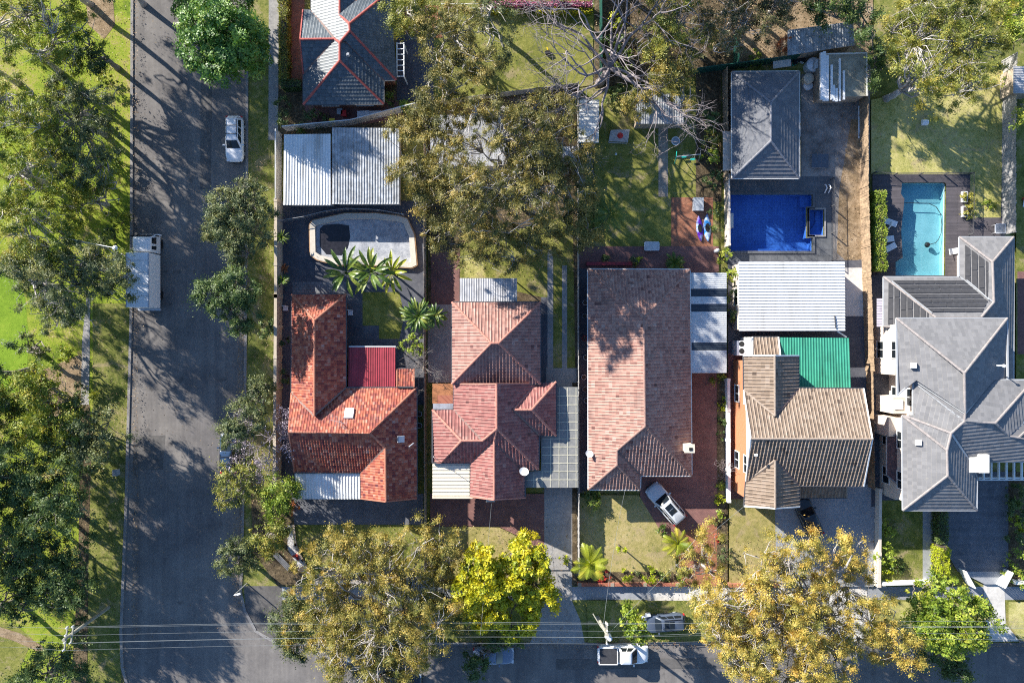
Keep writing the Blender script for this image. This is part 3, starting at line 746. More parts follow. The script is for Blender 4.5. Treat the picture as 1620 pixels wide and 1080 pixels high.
# ---------------------------------------------------------------- fences, poles
def paling_fence(name, label, pts_px, h, mat, post_mat=None, kind='paling', group=None, zpx=0.0, thick=0.06, cat='fence'):
    P = [W(x, y, zpx) for x, y in pts_px]
    root = thing(name, label, cat, (P[0].x, P[0].y, 0), group); mb = MB(); post_mat = post_mat or mat
    for a, b in zip(P[:-1], P[1:]):
        a = Vector((a.x, a.y, 0)); b = Vector((b.x, b.y, 0)); d = b-a; L = d.length; d.normalize(); ang = math.atan2(d.y, d.x)
        if kind == 'paling':
            n = max(1, int(L/0.16))
            for i in range(n):
                c = a+d*(L*(i+0.5)/n); hh = h*random.uniform(0.965, 1.02)
                mb.box((c.x+(-d.y)*random.uniform(-.015, .015), c.y+d.x*random.uniform(-.015, .015), hh/2), (L/n*0.97, 0.022, hh), ang)
            for z in (0.35, h-0.3): m = (a+b)/2; mb.box((m.x-d.y*0.04, m.y+d.x*0.04, z), (L, 0.05, 0.09), ang)
        elif kind == 'sheet':
            n = max(1, int(L/0.1)); m = (a+b)/2
            for i in range(n):
                c = a+d*(L*(i+0.5)/n); mb.box((c.x, c.y, h/2), (L/n*(1.0 if i % 2 else 0.6), thick*(1 if i % 2 else 0.6), h), ang)
            mb.box((m.x, m.y, h+0.02), (L, thick*1.5, 0.05), ang)
        elif kind == 'wall':
            m = (a+b)/2; mb.box((m.x, m.y, h/2), (L, thick, h), ang); mb.box((m.x, m.y, h+0.03), (L+0.02, thick+0.08, 0.06), ang)
        elif kind == 'rail':
            for z in (0.1, h): mb.bar(a+Vector((0, 0, z)), b+Vector((0, 0, z)), 0.04, 0.04)
            n = max(1, int(L/0.13))
            for i in range(n): c = a+d*(L*(i+0.5)/n); mb.box((c.x, c.y, h/2), (0.02, 0.02, h), ang)
    nm = {'paling': 'palings', 'sheet': 'panel', 'wall': 'wall_body', 'rail': 'railing'}[kind]
    mb.build(nm, mat, root)
    if kind != 'wall':
        for a, b in zip(P[:-1], P[1:]):
            d = b-a; L = d.length; n = max(1, int(L/2.6))
            for i in range(n+1):
                c = a+d*(i/n); pm = MB(); pm.box((c.x, c.y, h*0.5), (0.1, 0.1, h*1.01), math.atan2(d.y, d.x)); pm.build('post', post_mat, root)
    else:
        for a, b in zip(P[:-1], P[1:]):
            d = b-a; L = d.length; n = max(1, int(L/3.0))
            for i in range(n+1):
                c = a+d*(i/n); pm = MB(); pm.box((c.x, c.y, h*0.5+0.03), (thick+0.13, thick+0.13, h+0.12), math.atan2(d.y, d.x)); pm.build('pier', post_mat, root)
    return root

# ---------------------------------------------------------------- vehicles
def superell(hx, hy, n, e=6.0, x0=0.0):
    out = []
    for i in range(n):
        a = 2*math.pi*i/n; c, s_ = math.cos(a), math.sin(a)
        out.append((x0+hx*math.copysign(abs(c)**(2/e), c), hy*math.copysign(abs(s_)**(2/e), s_)))
    return out

def m_paint(name, c, rough=0.25):
    t = NT(name); p = t.n('BsdfPrincipled'); p.inputs['Base Color'].default_value = (*c, 1); p.inputs['Roughness'].default_value = rough
    p.inputs['Coat Weight'].default_value = 0.6; p.inputs['Coat Roughness'].default_value = 0.08
    f = t.noise(0.9, 3); col = t.ramp(f, [(0.3, tuple(v*0.92 for v in c)), (0.7, tuple(min(1, v*1.05) for v in c))]); t.l(col, p.inputs['Base Color'])
    t.l(p.outputs[0], t.out.inputs[0]); return t.m

def vehicle(name, label, px, py, heading, L, Wd, Hh, paint, kind='wagon', cat='car', group=None):
    """heading: degrees, direction of travel in the picture (0 = right, 90 = up). built from lofted body, cabin, glass, wheels"""
    c = W(px, py, 0.8); root = thing(name, label, cat, (c.x, c.y, 0), group)
    M = Matrix.Translation((c.x, c.y, 0)) @ Matrix.Rotation(R(heading), 4, 'Z')
    T = lambda v: tuple(M @ Vector(v))
    body_front, body_rear = L/2, -L/2
    cfg = {  # cabin base rear/front, roof rear/front (fractions of L), hood z, deck z
        'wagon': (-0.47, 0.22, -0.42, 0.06, 0.98, 1.0), 'sedan': (-0.36, 0.22, -0.22, 0.05, 0.92, 0.98),
        'suv': (-0.48, 0.20, -0.44, 0.06, 1.06, 1.1), 'ute': (-0.10, 0.27, -0.07, 0.14, 1.08, 1.05)}[kind]
    cb0, cb1, ct0, ct1 = [v*L for v in cfg[:4]]; zh, zd = cfg[4], cfg[5]
    xs = np.linspace(-L/2, L/2, 25); rows = []
    for x in xs:
        t = abs(x)/(L/2); tn = max(0, (t-0.66)/0.34)
        hw = Wd/2*(1-(0.40 if x > 0 else 0.24)*tn**2.6)
        zt = zd if x < cb0 else (zh if x > cb1 else zh)
        if x > cb1: zt = zh-0.22*((x-cb1)/(L/2-cb1))**1.6
        if kind in ('sedan',) and x < cb0: zt = zd-0.05*((cb0-x)/(L/2+cb0))
        if t > 0.985: zt -= 0.1
        sec = [(0.80*hw, 0.24), (0.97*hw, 0.38), (1.0*hw, 0.62), (0.985*hw, zt-0.20), (0.93*hw, zt-0.05), (0.80*hw, zt), (0.4*hw, zt+0.025), (0, zt+0.03)]
        rows.append([(x, y, z) for y, z in sec]+[(x, -y, z) for y, z in sec[-2::-1]])
    V, F = [], []; k = len(rows[0])
    for r_ in rows: V += [T(v) for v in r_]
    for i in range(len(rows)-1):
        for j in range(k-1): F.append((i*k+j, (i+1)*k+j, (i+1)*k+j+1, i*k+j+1))
        F.append((i*k+k-1, (i+1)*k+k-1, (i+1)*k, i*k))
    F.append(tuple(range(k))); F.append(tuple((len(rows)-1)*k+j for j in range(k-1, -1, -1)))
    body = mesh_obj('body', V, F, paint, root, True)
    # cabin
    hwb, hwt = Wd/2*0.90, Wd/2*0.67; zb, zt = zh-0.03, Hh
    rings = []
    for s_ in (0, 0.35, 0.7, 0.92, 1.0):
        x0 = cb0+(ct0-cb0)*s_; x1 = cb1+(ct1-cb1)*s_; hw = hwb+(hwt-hwb)*s_; z = zb+(zt-zb)*(s_ if s_ < 1 else 1.0)
        if s_ == 1.0: x0 += 0.12; x1 -= 0.12; hw -= 0.08; z = zt+0.02
        rings.append([(px_, py_, z+(0.0)) for px_, py_ in superell((x1-x0)/2, hw, 40, 9, (x0+x1)/2)])
    V, F = [], []
    for r_ in rings: V += [T(v) for v in r_]
    n = 40
    for i in range(4):
        for j in range(n): F.append((i*n+j, i*n+(j+1) % n, (i+1)*n+(j+1) % n, (i+1)*n+j))
    V.append(T(((ct0+ct1)/2, 0, zt+0.05))); F += [(4*n+j, 4*n+(j+1) % n, len(V)-1) for j in range(n)]
    mesh_obj('cabin', V, F, paint, root, True)
    def corner(fx, sy, s_):
        x = (cb0+(ct0-cb0)*s_) if fx < 0 else (cb1+(ct1-cb1)*s_)
        return Vector((x, sy*(hwb+(hwt-hwb)*s_), zb+(zt-zb)*s_))
    def pane(nm, A, B, C, D, off, bulge=0.03):
        nr = (B-A).cross(D-A).normalized()
        if nr.dot((A+B+C+D)/4-Vector(((cb0+cb1)/2, 0, zb))) < 0: nr = -nr
        V, F = [], []; m = 6
        for i in range(m+1):
            for j in range(3):
                p = A.lerp(B, i/m).lerp(D.lerp(C, i/m), j/2)
                V.append(T(p+nr*(off+bulge*math.sin(math.pi*i/m)*1.0)))
        for i in range(m):
            for j in range(2): F.append((i*3+j, (i+1)*3+j, (i+1)*3+j+1, i*3+j+1))
        return mesh_obj(nm, V, F, M_GLASS, root, True)
    def L4(fx, a, b, s0, s1):
        p0, p1 = corner(fx, -1, s0), corner(fx, 1, s0); q0, q1 = corner(fx, -1, s1), corner(fx, 1, s1)
        return p0.lerp(p1, a), p0.lerp(p1, b), q0.lerp(q1, b), q0.lerp(q1, a)
    pane('windscreen', *L4(1, 0.07, 0.93, 0.06, 0.93), 0.015, 0.05)
    pane('rear_window', *L4(-1, 0.08, 0.92, 0.18, 0.88), 0.015, 0.03)
    for sy in (-1, 1):
        for a, b in ((0.10, 0.36), (0.40, 0.64), (0.67, 0.90)) if kind in ('wagon', 'suv') else ((0.12, 0.48), (0.52, 0.88)):
            f = lambda t, s_: corner(-1, sy, s_).lerp(corner(1, sy, s_), t)
            pane('side_window', f(a, 0.16), f(b, 0.16), f(b, 0.84), f(a, 0.84), 0.012, 0.0)
    if kind == 'suv':   # panoramic glass roof and rails
        mb = MB(); x0, x1 = ct0+(ct1-ct0)*0.42, ct0+(ct1-ct0)*0.88
        for xa, xb in ((x0, (x0+x1)/2-0.03), ((x0+x1)/2+0.03, x1)):
            mb.add([T((xa, -hwt*0.62, zt+0.062)), T((xb, -hwt*0.62, zt+0.062)), T((xb, hwt*0.62, zt+0.062)), T((xa, hwt*0.62, zt+0.062)),
                    T((xa, -hwt*0.62, zt)), T((xb, -hwt*0.62, zt)), T((xb, hwt*0.62, zt)), T((xa, hwt*0.62, zt))],
                   [(0, 1, 2, 3), (4, 7, 6, 5), (0, 4, 5, 1), (1, 5, 6, 2), (2, 6, 7, 3), (3, 7, 4, 0)])
        mb.build('sunroof', M_GLASS, root)
    if kind in ('wagon', 'suv'):
        for sy in (-1, 1):
            mb = MB(); mb.tube([T((ct0+0.2, sy*hwt*0.93, zt+0.07)), T(((ct0+ct1)/2, sy*hwt*0.94, zt+0.09)), T((ct1-0.25, sy*hwt*0.93, zt+0.07))], 0.028, 6)
            mb.build('roof_rail', M_BLACK, root)
        if kind == 'wagon':
            for q in (0.36, 0.74):
                x = ct0+(ct1-ct0)*q; mb = MB(); mb.tube([T((x, -hwt*0.93, zt+0.1)), T((x, hwt*0.93, zt+0.1))], 0.03, 6); mb.build('roof_bar', M_BLACK, root)
    if kind == 'ute':
        x0, x1, hw = -L/2+0.12, cb0-0.1, Wd/2*0.90; rim = MB()
        for a, b in (((x0, -hw), (x0, hw)), ((x0, hw), (x1, hw)), ((x1, hw), (x1, -hw)), ((x1, -hw), (x0, -hw))):
            rim.bar(T((a[0], a[1], zd+0.1)), T((b[0], b[1], zd+0.1)), 0.09, 0.18)
        rim.build('tray_rim', paint, root)
        tm = MB(); tm.box(T(((x0+x1)/2, 0, zd+0.13)), (x1-x0-0.1, hw*2-0.1, 0.07), R(heading)); tm.build('tray_cover', M_BLACKMAT, root)
    for sy in (-1, 1):
        mb = MB(); mb.box(T((L/2-0.18, sy*Wd*0.34, 0.68)), (0.22, 0.36, 0.15), R(heading)); mb.build('headlight', M_WHITE_PLASTIC, root)
        mb = MB(); mb.box(T((-L/2+0.05, sy*Wd*0.40, 0.80)), (0.12, 0.22, 0.22), R(heading)); mb.build('tail_light', M_RED_PLASTIC, root)
        mb = MB(); mb.box(T((cb1-0.35, sy*(Wd/2+0.06), zh+0.05)), (0.14, 0.22, 0.13), R(heading)); mb.build('wing_mirror', paint, root)
        for x in (L*0.30, -L*0.29):
            mb = MB(); mb.tube([T((x, sy*(Wd/2-0.22), 0.33)), T((x, sy*(Wd/2-0.01), 0.33))], 0.33, 18); wh = mb.build('wheel', M_BLACK, root)
            mb = MB(); mb.tube([T((x, sy*(Wd/2-0.05), 0.33)), T((x, sy*(Wd/2+0.005), 0.33))], 0.2, 12); mb.build('rim', M_STEEL, wh)
    mb = MB(); mb.box(T((L/2-0.02, 0, 0.45)), (0.08, Wd*0.62, 0.2), R(heading)); mb.build('grille', M_BLACKMAT, root)
    return root
# ================================================================ THE GROUND
POOL_BLUE = [(1154, 308.5), (1283.3, 308.5), (1283.3, 327.8), (1274.4, 327.8), (1274.4, 376.7), (1283.3, 376.7), (1283.3, 397.6), (1154, 397.6)]
SPA = [(1277.3, 332.3), (1301.7, 332.3), (1301.7, 372.7), (1277.3, 372.7)]
POOL_TURQ = [(1424.6, 289.8), (1491, 289.8), (1493.7, 292), (1492.2, 436), (1414.4, 436), (1414.4, 414.8), (1425.6, 408.3), (1423.3, 364.8), (1428.3, 315.7), (1422.8, 307.4)]
BIG = [(-9000, 9000), (11000, 9000), (11000, -9000), (-9000, -9000)]
sheet('ground', BIG, 0.0, M_TERRAIN, [POOL_BLUE, SPA, POOL_TURQ])
Z = [0.0]
def lay(name, pts, mat, holes=(), z=None):
    if z is None: Z[0] += 0.004; z = Z[0]
    return sheet(name, pts, z, mat, holes)
def rect(x0, y0, x1, y1): return [(x0, y0), (x1, y0), (x1, y1), (x0, y1)]
M_PATCH = m_ground('asphalt_repair', [(0.3, (0.085, 0.08, 0.078)), (0.5, (0.125, 0.117, 0.11)), (0.7, (0.17, 0.16, 0.15))], 0.5, 3, 25, 0.4, 0.5, 0.9, 0.2)
lay('park_ground', [(-600, -500), (209, -500), (208, 500), (200, 800), (191, 1000), (193, 1300), (-600, 1300)], M_PARK)
lay('park_lawn', [(-300, 405), (20, 425), (40, 470), (46, 540), (42, 590), (50, 612), (10, 625), (-300, 660)], M_PARKLAWN)
lay('park_lawn', [(-200, 990), (20, 985), (52, 1010), (30, 1060), (10, 1300), (-200, 1300)], M_LAWN_GREEN)
lay('leaf_litter', [(130, -50), (175, -50), (182, 40), (165, 62), (140, 40)], M_DIRT)
lay('leaf_litter', [(55, 590), (128, 560), (136, 640), (120, 690), (40, 640)], M_DIRT)
lay('park_path', [(137, 470), (143, 470), (141, 640), (128, 640), (130, 540)], M_CONC)
lay('leaf_litter', [(118, 640), (142, 640), (148, 760), (140, 900), (138, 1090), (112, 1090), (124, 900), (126, 760)], M_MULCH)
lay('dirt_track', [(-20, 985), (30, 1000), (70, 1022), (66, 1032), (20, 1012), (-20, 1000)], M_DIRT)
lay('verge', [(147, 480), (206, 480), (200, 800), (190, 1000), (192, 1100), (140, 1100), (140, 900), (147, 640)], M_VERGE)
lay('road', [(211, -500), (208, 500), (200, 800), (192, 1000), (194, 1055), (210, 1110), (260, 1160), (3200, 1160), (3200, 1012), (1100, 1017), (440, 1017),
             (405, 997), (388, 965), (381, 935), (383, 900), (388, 640), (391, 290), (392, -500)], M_ASPHALT)
lay('asphalt_patch', [(212, 690), (262, 688), (258, 742), (210, 744)], M_PATCH)
lay('asphalt_patch', [(318, 90), (336, 90), (334, 300), (317, 300)], M_PATCH)
lay('asphalt_patch', [(880, 1042), (1180, 1040), (1180, 1056), (880, 1058)], M_PATCH)
lay('verge', [(392, -500), (2500, -500), (2500, 930), (437, 930), (437, 895), (383, 895), (388, 640), (391, 290)], M_VERGE, [POOL_BLUE, SPA, POOL_TURQ])
lay('verge', [(383, 895), (437, 895), (437, 930), (2500, 930), (2500, 1012), (1100, 1016.5), (440, 1016.5), (405, 996.5), (388.5, 965), (381.5, 935)], M_VERGE)
lay('footpath', [(426, -200), (443, -200), (440, 222), (425, 222)], M_CONC)
lay('footpath', rect(437, 927, 2200, 948), M_CONC_DARK)
lay('footpath', [(386, 926), (446, 926), (450, 1014), (440, 1016), (405, 996), (389, 965)], M_PATCH)
lay('crossing', rect(1024, 926, 1150, 949), M_CONC_PALE)
lay('crossing', [(861, 895), (905, 895), (905, 950), (918, 980), (925, 1017), (838, 1017), (850, 985), (860, 950)], M_CONC)
lay('crossing', [(1215, 925), (1370, 925), (1380, 1015), (1200, 1015)], M_CONC_PALE)
lay('crossing', [(1555, 920), (1588, 920), (1590, 985), (1612, 1013), (1545, 1014), (1556, 985)], M_CONC_PALE)
# house lots
lay('courtyard', [(457, -60), (482, -60), (482, 142), (459, 142)], M_BRICKRED)
lay('garden_bed', [(441, 135), (660, 135), (665, 205), (441, 222)], M_MULCH)
lay('patio', [(478, 150), (625, 150), (640, 190), (490, 205)], M_BRICKPAVE)
lay('patio', [(640, 10), (720, 10), (720, 60), (640, 62)], M_BRICKRED)
lay('patio', rect(628, 55, 686, 160), M_DARKPAVE)
lay('lawn', [(700, 14), (938, 14), (938, 135), (700, 175)], M_LAWN_GREEN)
lay('garden_bed', [(940, -200), (1160, -200), (1160, 115), (940, 140)], M_MULCH)
lay('bare_yard', [(1160, -200), (1380, -200), (1380, 85), (1160, 110)], M_DIRT)
lay('paving', [(448, 318), (672, 318), (672, 470), (560, 470), (448, 470)], M_DARKPAVE)
lay('deck', rect(463, 446, 548, 470), M_GREYPAVE)
lay('paving', rect(546, 455, 672, 640), M_DARKPAVE)
lay('paving', rect(445, 466, 466, 800), M_DARKPAVE)
lay('lawn', [(574, 462), (632, 462), (640, 500), (632, 536), (600, 536), (600, 515), (574, 515)], M_LAWN_GREEN)
lay('paving', rect(462, 780, 670, 829), M_BLUEPAVE)
lay('garden_bed', [(398, 780), (462, 780), (468, 850), (485, 898), (470, 925), (440, 925), (400, 870)], M_MULCH)
lay('lawn', [(462, 829), (670, 829), (672, 925), (490, 925), (478, 890), (466, 860)], M_VERGE)
lay('pebble_bed', [(455, 830), (463, 830), (466, 862), (485, 892), (474, 897), (456, 868)], M_PEBBLE)
lay('backyard', [(677, 170), (913, 140), (913, 605), (677, 605)], M_MULCH)
lay('lawn', [(728, 385), (906, 340), (910, 600), (856, 600), (856, 470), (728, 440)], M_LAWN_GREEN)
lay('lawn', [(735, 405), (760, 400), (770, 440), (735, 440)], M_LAWN_PALE)
lay('paving', rect(682, 400, 727, 482), M_BRICKPAVE)
lay('paving', rect(677, 482, 716, 605), M_CONC)
lay('paving', rect(856, 470, 866, 605), M_DARKPAVE)
lay('wheel_track', rect(866, 395, 875, 604), M_CONC); lay('wheel_track', rect(889, 420, 897, 582), M_CONC)
lay('paving', rect(864, 582, 912, 612), M_CONC)
lay('driveway', [(681, 780), (861, 780), (861, 905), (850, 875), (830, 852), (790, 832), (745, 831), (681, 832)], M_BRICKPAVE)
lay('lawn', [(681, 832), (745, 832), (790, 833), (828, 853), (848, 876), (858, 905), (858, 925), (681, 925)], M_LAWN_TAN)
lay('driveway', rect(861, 605, 905, 900), M_CONC); lay('garden_bed', rect(905, 605, 913, 925), M_MULCH)
lay('lawn', rect(940, 150, 1136, 392), M_LAWN_GREEN)
lay('garden_bed', rect(1100, 112, 1140, 320), M_MULCH)
lay('stepping_path', rect(1041, 190, 1056, 312), M_STEPSTONE)
lay('brick_pad', rect(1061, 313, 1127, 391), M_BRICKRED)
lay('patio', rect(913, 390, 1136, 430), M_BRICKPAVE)
lay('side_path', rect(913, 425, 934, 780), M_DARKPAVE)
lay('driveway', [(1088, 425), (1133, 425), (1133, 925), (1075, 925), (1072, 860), (1040, 835), (1012, 790), (1012, 745), (1088, 745)], M_BRICKPAVE)
lay('driveway', [(1072, 848), (1133, 815), (1133, 926), (1075, 926)], M_BRICKRED)
lay('lawn', [(915, 782), (1010, 782), (1045, 840), (1068, 862), (1068, 905), (915, 905)], M_LAWN_TAN)
lay('garden_bed', rect(915, 903, 1075, 921), M_MULCH)
lay('garden_bed', rect(1133, 590, 1150, 925), M_MULCH)
lay('yard', [(1266, 120), (1375, 100), (1372, 440), (1315, 440), (1315, 285), (1266, 285)], M_YARD)
lay('worn_strip', [(1345, 190), (1362, 190), (1364, 410), (1338, 415), (1322, 400), (1326, 300)], M_DIRT)
lay('pool_deck', [(1146, 280), (1316, 280), (1316, 416), (1146, 416)], M_DECK, [POOL_BLUE, SPA])
lay('garden_bed', rect(1142, 112, 1162, 284), M_MULCH)
lay('paving', [(1150, 412), (1372, 412), (1378, 440), (1382, 780), (1340, 780), (1150, 640)], M_DARKPAVE)
lay('paving', [(1325, 424), (1370, 424), (1376, 500), (1325, 500)], M_CONC_PALE)
lay('side_path', rect(1150, 560, 1185, 790), M_BRICKPAVE)
lay('driveway', [(1262, 765), (1382, 765), (1380, 926), (1225, 926), (1222, 800)], M_CONC_DARK)
lay('lawn', [(1152, 788), (1224, 788), (1227, 925), (1152, 925)], M_LAWN_TAN)
lay('lawn', [(1376, 160), (1585, 110), (1580, 360), (1525, 360), (1525, 277), (1376, 277)], M_LAWN_PALE)
lay('pool_deck', [(1378, 277), (1532, 277), (1532, 345), (1585, 345), (1590, 440), (1378, 440)], M_DARKDECK, [POOL_TURQ])
lay('paving', rect(1376, 436, 1440, 800), M_DARKPAVE)
lay('lawn', [(1391, 790), (1458, 790), (1458, 916), (1391, 916)], M_VERGE)
lay('path', rect(1457, 800, 1478, 922), M_CONC_DARK)
lay('driveway', [(1482, 745), (1592, 745), (1592, 902), (1556, 902), (1512, 902), (1482, 850)], M_BLUEPAVE)
lay('driveway', [(1515, 902), (1592, 902), (1588, 922), (1555, 922)], M_CONC_DARK)
lay('garden_bed', rect(1592, 745, 1680, 925), M_MULCH)
lay('side_yard', rect(1604, 100, 1680, 745), M_VERGE)
lay('side_path', rect(1606, 430, 1660, 560), M_BRICKPAVE)
lay('lawn', [(1592, 950), (1700, 950), (1700, 1010), (1612, 1011), (1592, 985)], M_LAWN_PALE)
lay('lawn', [(1390, 949), (1560, 949), (1556, 985), (1545, 1012), (1384, 1014)], M_LAWN_PALE)
lay('lawn', [(928, 948), (1140, 948), (1140, 1012), (930, 1014)], M_VERGE)

def kerb(pts, w=0.28, h=0.13):
    mb = MB(); P = [W(*p) for p in pts]
    for a, b in zip(P[:-1], P[1:]):
        mb.bar(a+Vector((0, 0, h/2)), b+Vector((0, 0, h/2)), w, h)
    o = mb.build('kerb', M_KERB); o['kind'] = 'structure'
kerb([(211, -400), (208, 500), (200, 800), (192, 1000), (194, 1055), (210, 1110)])
kerb([(392, -400), (391, 290), (388, 640), (383, 900), (381, 935), (388, 965), (405, 997), (440, 1017), (838, 1017)])
kerb([(925, 1017), (1200, 1016)]); kerb([(1380, 1015), (1545, 1014)]); kerb([(1612, 1013), (2200, 1012)])
mb = MB()
for (pts) in ([(213, -400), (210, 500), (202, 800), (194, 1000)],):
    P = [W(*p) for p in pts]
    for a, b in zip(P[:-1], P[1:]): mb.bar(a+Vector((0.2, 0, .03)), b+Vector((0.2, 0, .03)), 0.45, 0.012)
P = [W(*p) for p in [(389.5, -400), (388.5, 290), (385.5, 640), (380.5, 900)]]
for a, b in zip(P[:-1], P[1:]): mb.bar(a+Vector((-0.15, 0, .03)), b+Vector((-0.15, 0, .03)), 0.4, 0.012)
o = mb.build('gutter_strip', M_KERB); o['kind'] = 'structure'
mb = MB()
for (x0, y0, x1, y1) in ((298.5, 462, 300.5, 500), (297, 560, 296, 610)):
    a, b = W(x0, y0), W(x1, y1); mb.bar(a+Vector((0, 0, .03)), b+Vector((0, 0, .03)), 0.09, 0.006)
    mb.bar(a+Vector((.25, 0, .03)), b+Vector((.25, 0, .03)), 0.05, 0.006)
o = mb.build('road_marking', m_plain('worn_road_paint', (0.42, 0.42, 0.42), 0.9, var=0.4)); o['kind'] = 'structure'

# ---------------------------------------------------------------- pools
def m_pool(name, c, c2, tile=0.0):
    t = NT(name)
    f = t.noise(0.5, 4, 0.6); vo = t.n('TexVoronoi', feature='DISTANCE_TO_EDGE'); vo.inputs['Scale'].default_value = 1.6
    dn = t.n('TexNoise'); dn.inputs['Scale'].default_value = 1.5; t.l(t.geo(), dn.inputs['Vector']); t.l(t.mix(0.35, t.geo(), dn.outputs['Color'], 'ADD'), vo.inputs['Vector'])
    br = t.n('TexBrick'); br.offset = 0; t.l(t.geo(), br.inputs['Vector']); br.inputs['Scale'].default_value = 1; br.inputs['Brick Width'].default_value = .3; br.inputs['Row Height'].default_value = .3; br.inputs['Mortar Size'].default_value = .02
    br.inputs['Color1'].default_value = (.85, .85, .85, 1); br.inputs['Color2'].default_value = (1.05, 1.05, 1.05, 1); br.inputs['Mortar'].default_value = (1.2, 1.2, 1.15, 1)
    col = t.ramp(t.mix(0.45, f, t.noise(7, 3, 0.7)), [(0.38, c), (0.62, c2)])
    if tile: col = t.mix(1.0, col, br.outputs[0], 'MULTIPLY')
    return t.done(col, 0.6, 0, 0.3)
def m_water(name, tint):
    t = NT(name); tr = t.n('BsdfTransparent'); tr.inputs[0].default_value = (*tint, 1)
    g = t.n('BsdfGlossy'); g.inputs['Roughness'].default_value = 0.03
    fr = t.n('Math', operation='POWER'); lw = t.n('LayerWeight'); lw.inputs['Blend'].default_value = 0.5; fr.inputs[1].default_value = 4.0; t.l(lw.outputs['Facing'], fr.inputs[0])
    b = t.bump(t.noise(2.2, 3, 0.5), 0.12, 0.05); t.l(b, g.inputs['Normal']); t.l(b, lw.inputs['Normal']); ad = t.n('Math', operation='ADD'); ad.inputs[1].default_value = 0.03; t.l(fr.outputs[0], ad.inputs[0])
    mx = t.n('MixShader'); t.l(ad.outputs[0], mx.inputs[0]); t.l(tr.outputs[0], mx.inputs[1]); t.l(g.outputs[0], mx.inputs[2])
    t.l(mx.outputs[0], t.out.inputs[0]); return t.m
def pool(name, label, poly, depth, shell_mat, water_mat, coping_mat, cat='swimming pool', ledge=None, coping=0.25):
    P = [W(*p) for p in poly]; c = sum(P, Vector())/len(P)
    root = thing(name, label, cat, (c.x, c.y, 0))
    n = len(P); mb = MB(); ar = area2([(p.x, p.y) for p in P])
    Q = P if ar > 0 else P[::-1]
    mb.add([(p.x, p.y, -depth) for p in Q], [tuple(range(n))])
    for i in range(n):
        a, b = Q[i], Q[(i+1) % n]; mb.add([(a.x, a.y, -depth), (a.x, a.y, 0.06), (b.x, b.y, 0.06), (b.x, b.y, -depth)], [(0, 1, 2, 3)])
    mb.build('shell', shell_mat, root)
    if ledge:
        for (l, zt) in ledge:
            lm = MB(); lm.prism([(W(*p).x, W(*p).y) for p in l], -depth+0.01, zt); lm.build('step', shell_mat, root)
    wm = MB(); wm.poly([(p.x, p.y, -0.14) for p in Q]); wm.build('water', water_mat, root)
    if coping:
        cm = MB(); out = offset_poly([(p.x, p.y) for p in Q], -coping)
        for i in range(n):
            a, b, c_, d = Q[i], Q[(i+1) % n], out[(i+1) % n], out[i]
            z0, z1 = 0.02, 0.34
            cm.add([(a.x, a.y, Z[0]+0.03), (b.x, b.y, Z[0]+0.03), (c_.x, c_.y, Z[0]+0.03), (d.x, d.y, Z[0]+0.03)], [(3, 2, 1, 0)])
        cm.build('coping', coping_mat, root)
    return root
M_PB, M_PB2 = m_pool('blue_pool_tile', (0.028, 0.10, 0.36), (0.06, 0.17, 0.50), 1), m_pool('turquoise_pool_lining', (0.22, 0.38, 0.42), (0.38, 0.53, 0.56))
M_WB, M_WT = m_water('pool_water', (0.80, 0.92, 1.0)), m_water('turquoise_pool_water', (0.72, 0.95, 0.99))
pool('swimming_pool', 'rectangular deep blue tiled swimming pool beside the white garage roof', POOL_BLUE, 0.95, M_PB, M_WB, M_DECK,
     ledge=[([(1268, 308.6), (1283.2, 308.6), (1283.2, 327), (1268, 327)], -0.4), ([(1154.1, 393), (1283, 393), (1283, 397.4), (1154.1, 397.4)], -0.35), ([(1154.1, 308.6), (1158, 308.6), (1158, 393), (1154.1, 393)], -0.35)])
pool('spa_pool', 'small square blue spa pool joined to the deep blue swimming pool', SPA, 0.7, M_PB, M_WB, M_CONC, 'spa',
     ledge=[([(1293, 332.5), (1301.5, 332.5), (1301.5, 372), (1284, 372), (1284, 364), (1293, 352)], -0.45)], coping=0.16)
pool('swimming_pool', 'turquoise swimming pool with angled side on dark deck by grey roofed house', POOL_TURQ, 0.7, M_PB2, M_WT, M_DARKDECK,
     ledge=[([(1414.6, 415), (1425, 409), (1425, 435.8), (1414.6, 435.8)], -0.4), ([(1423.2, 308), (1428, 315.5), (1424.8, 345), (1430, 290.1), (1424.8, 290.1)], -0.5)], coping=0)
# hose and cleaner in the turquoise pool
t = thing('pool_cleaner', 'dark pool cleaner with long curling hose in the turquoise pool', 'pool cleaner', W(1470, 386))
mb = MB(); mb.tube([W(x, y, 0)-Vector((0, 0, 0.10)) for x, y in [(1428, 320), (1450, 321), (1470, 321.5), (1482, 327), (1489, 338), (1491, 355), (1490, 368), (1486, 378), (1481, 384), (1470, 387)]], 0.035, 6); mb.build('hose', M_BLACK, t)
mb = MB(); w = W(1470, 386.5); mb.tube([(w.x, w.y, -0.35), (w.x, w.y, -0.1)], [0.3, 0.18], 12); mb.build('cleaner_head', M_BLACK, t)
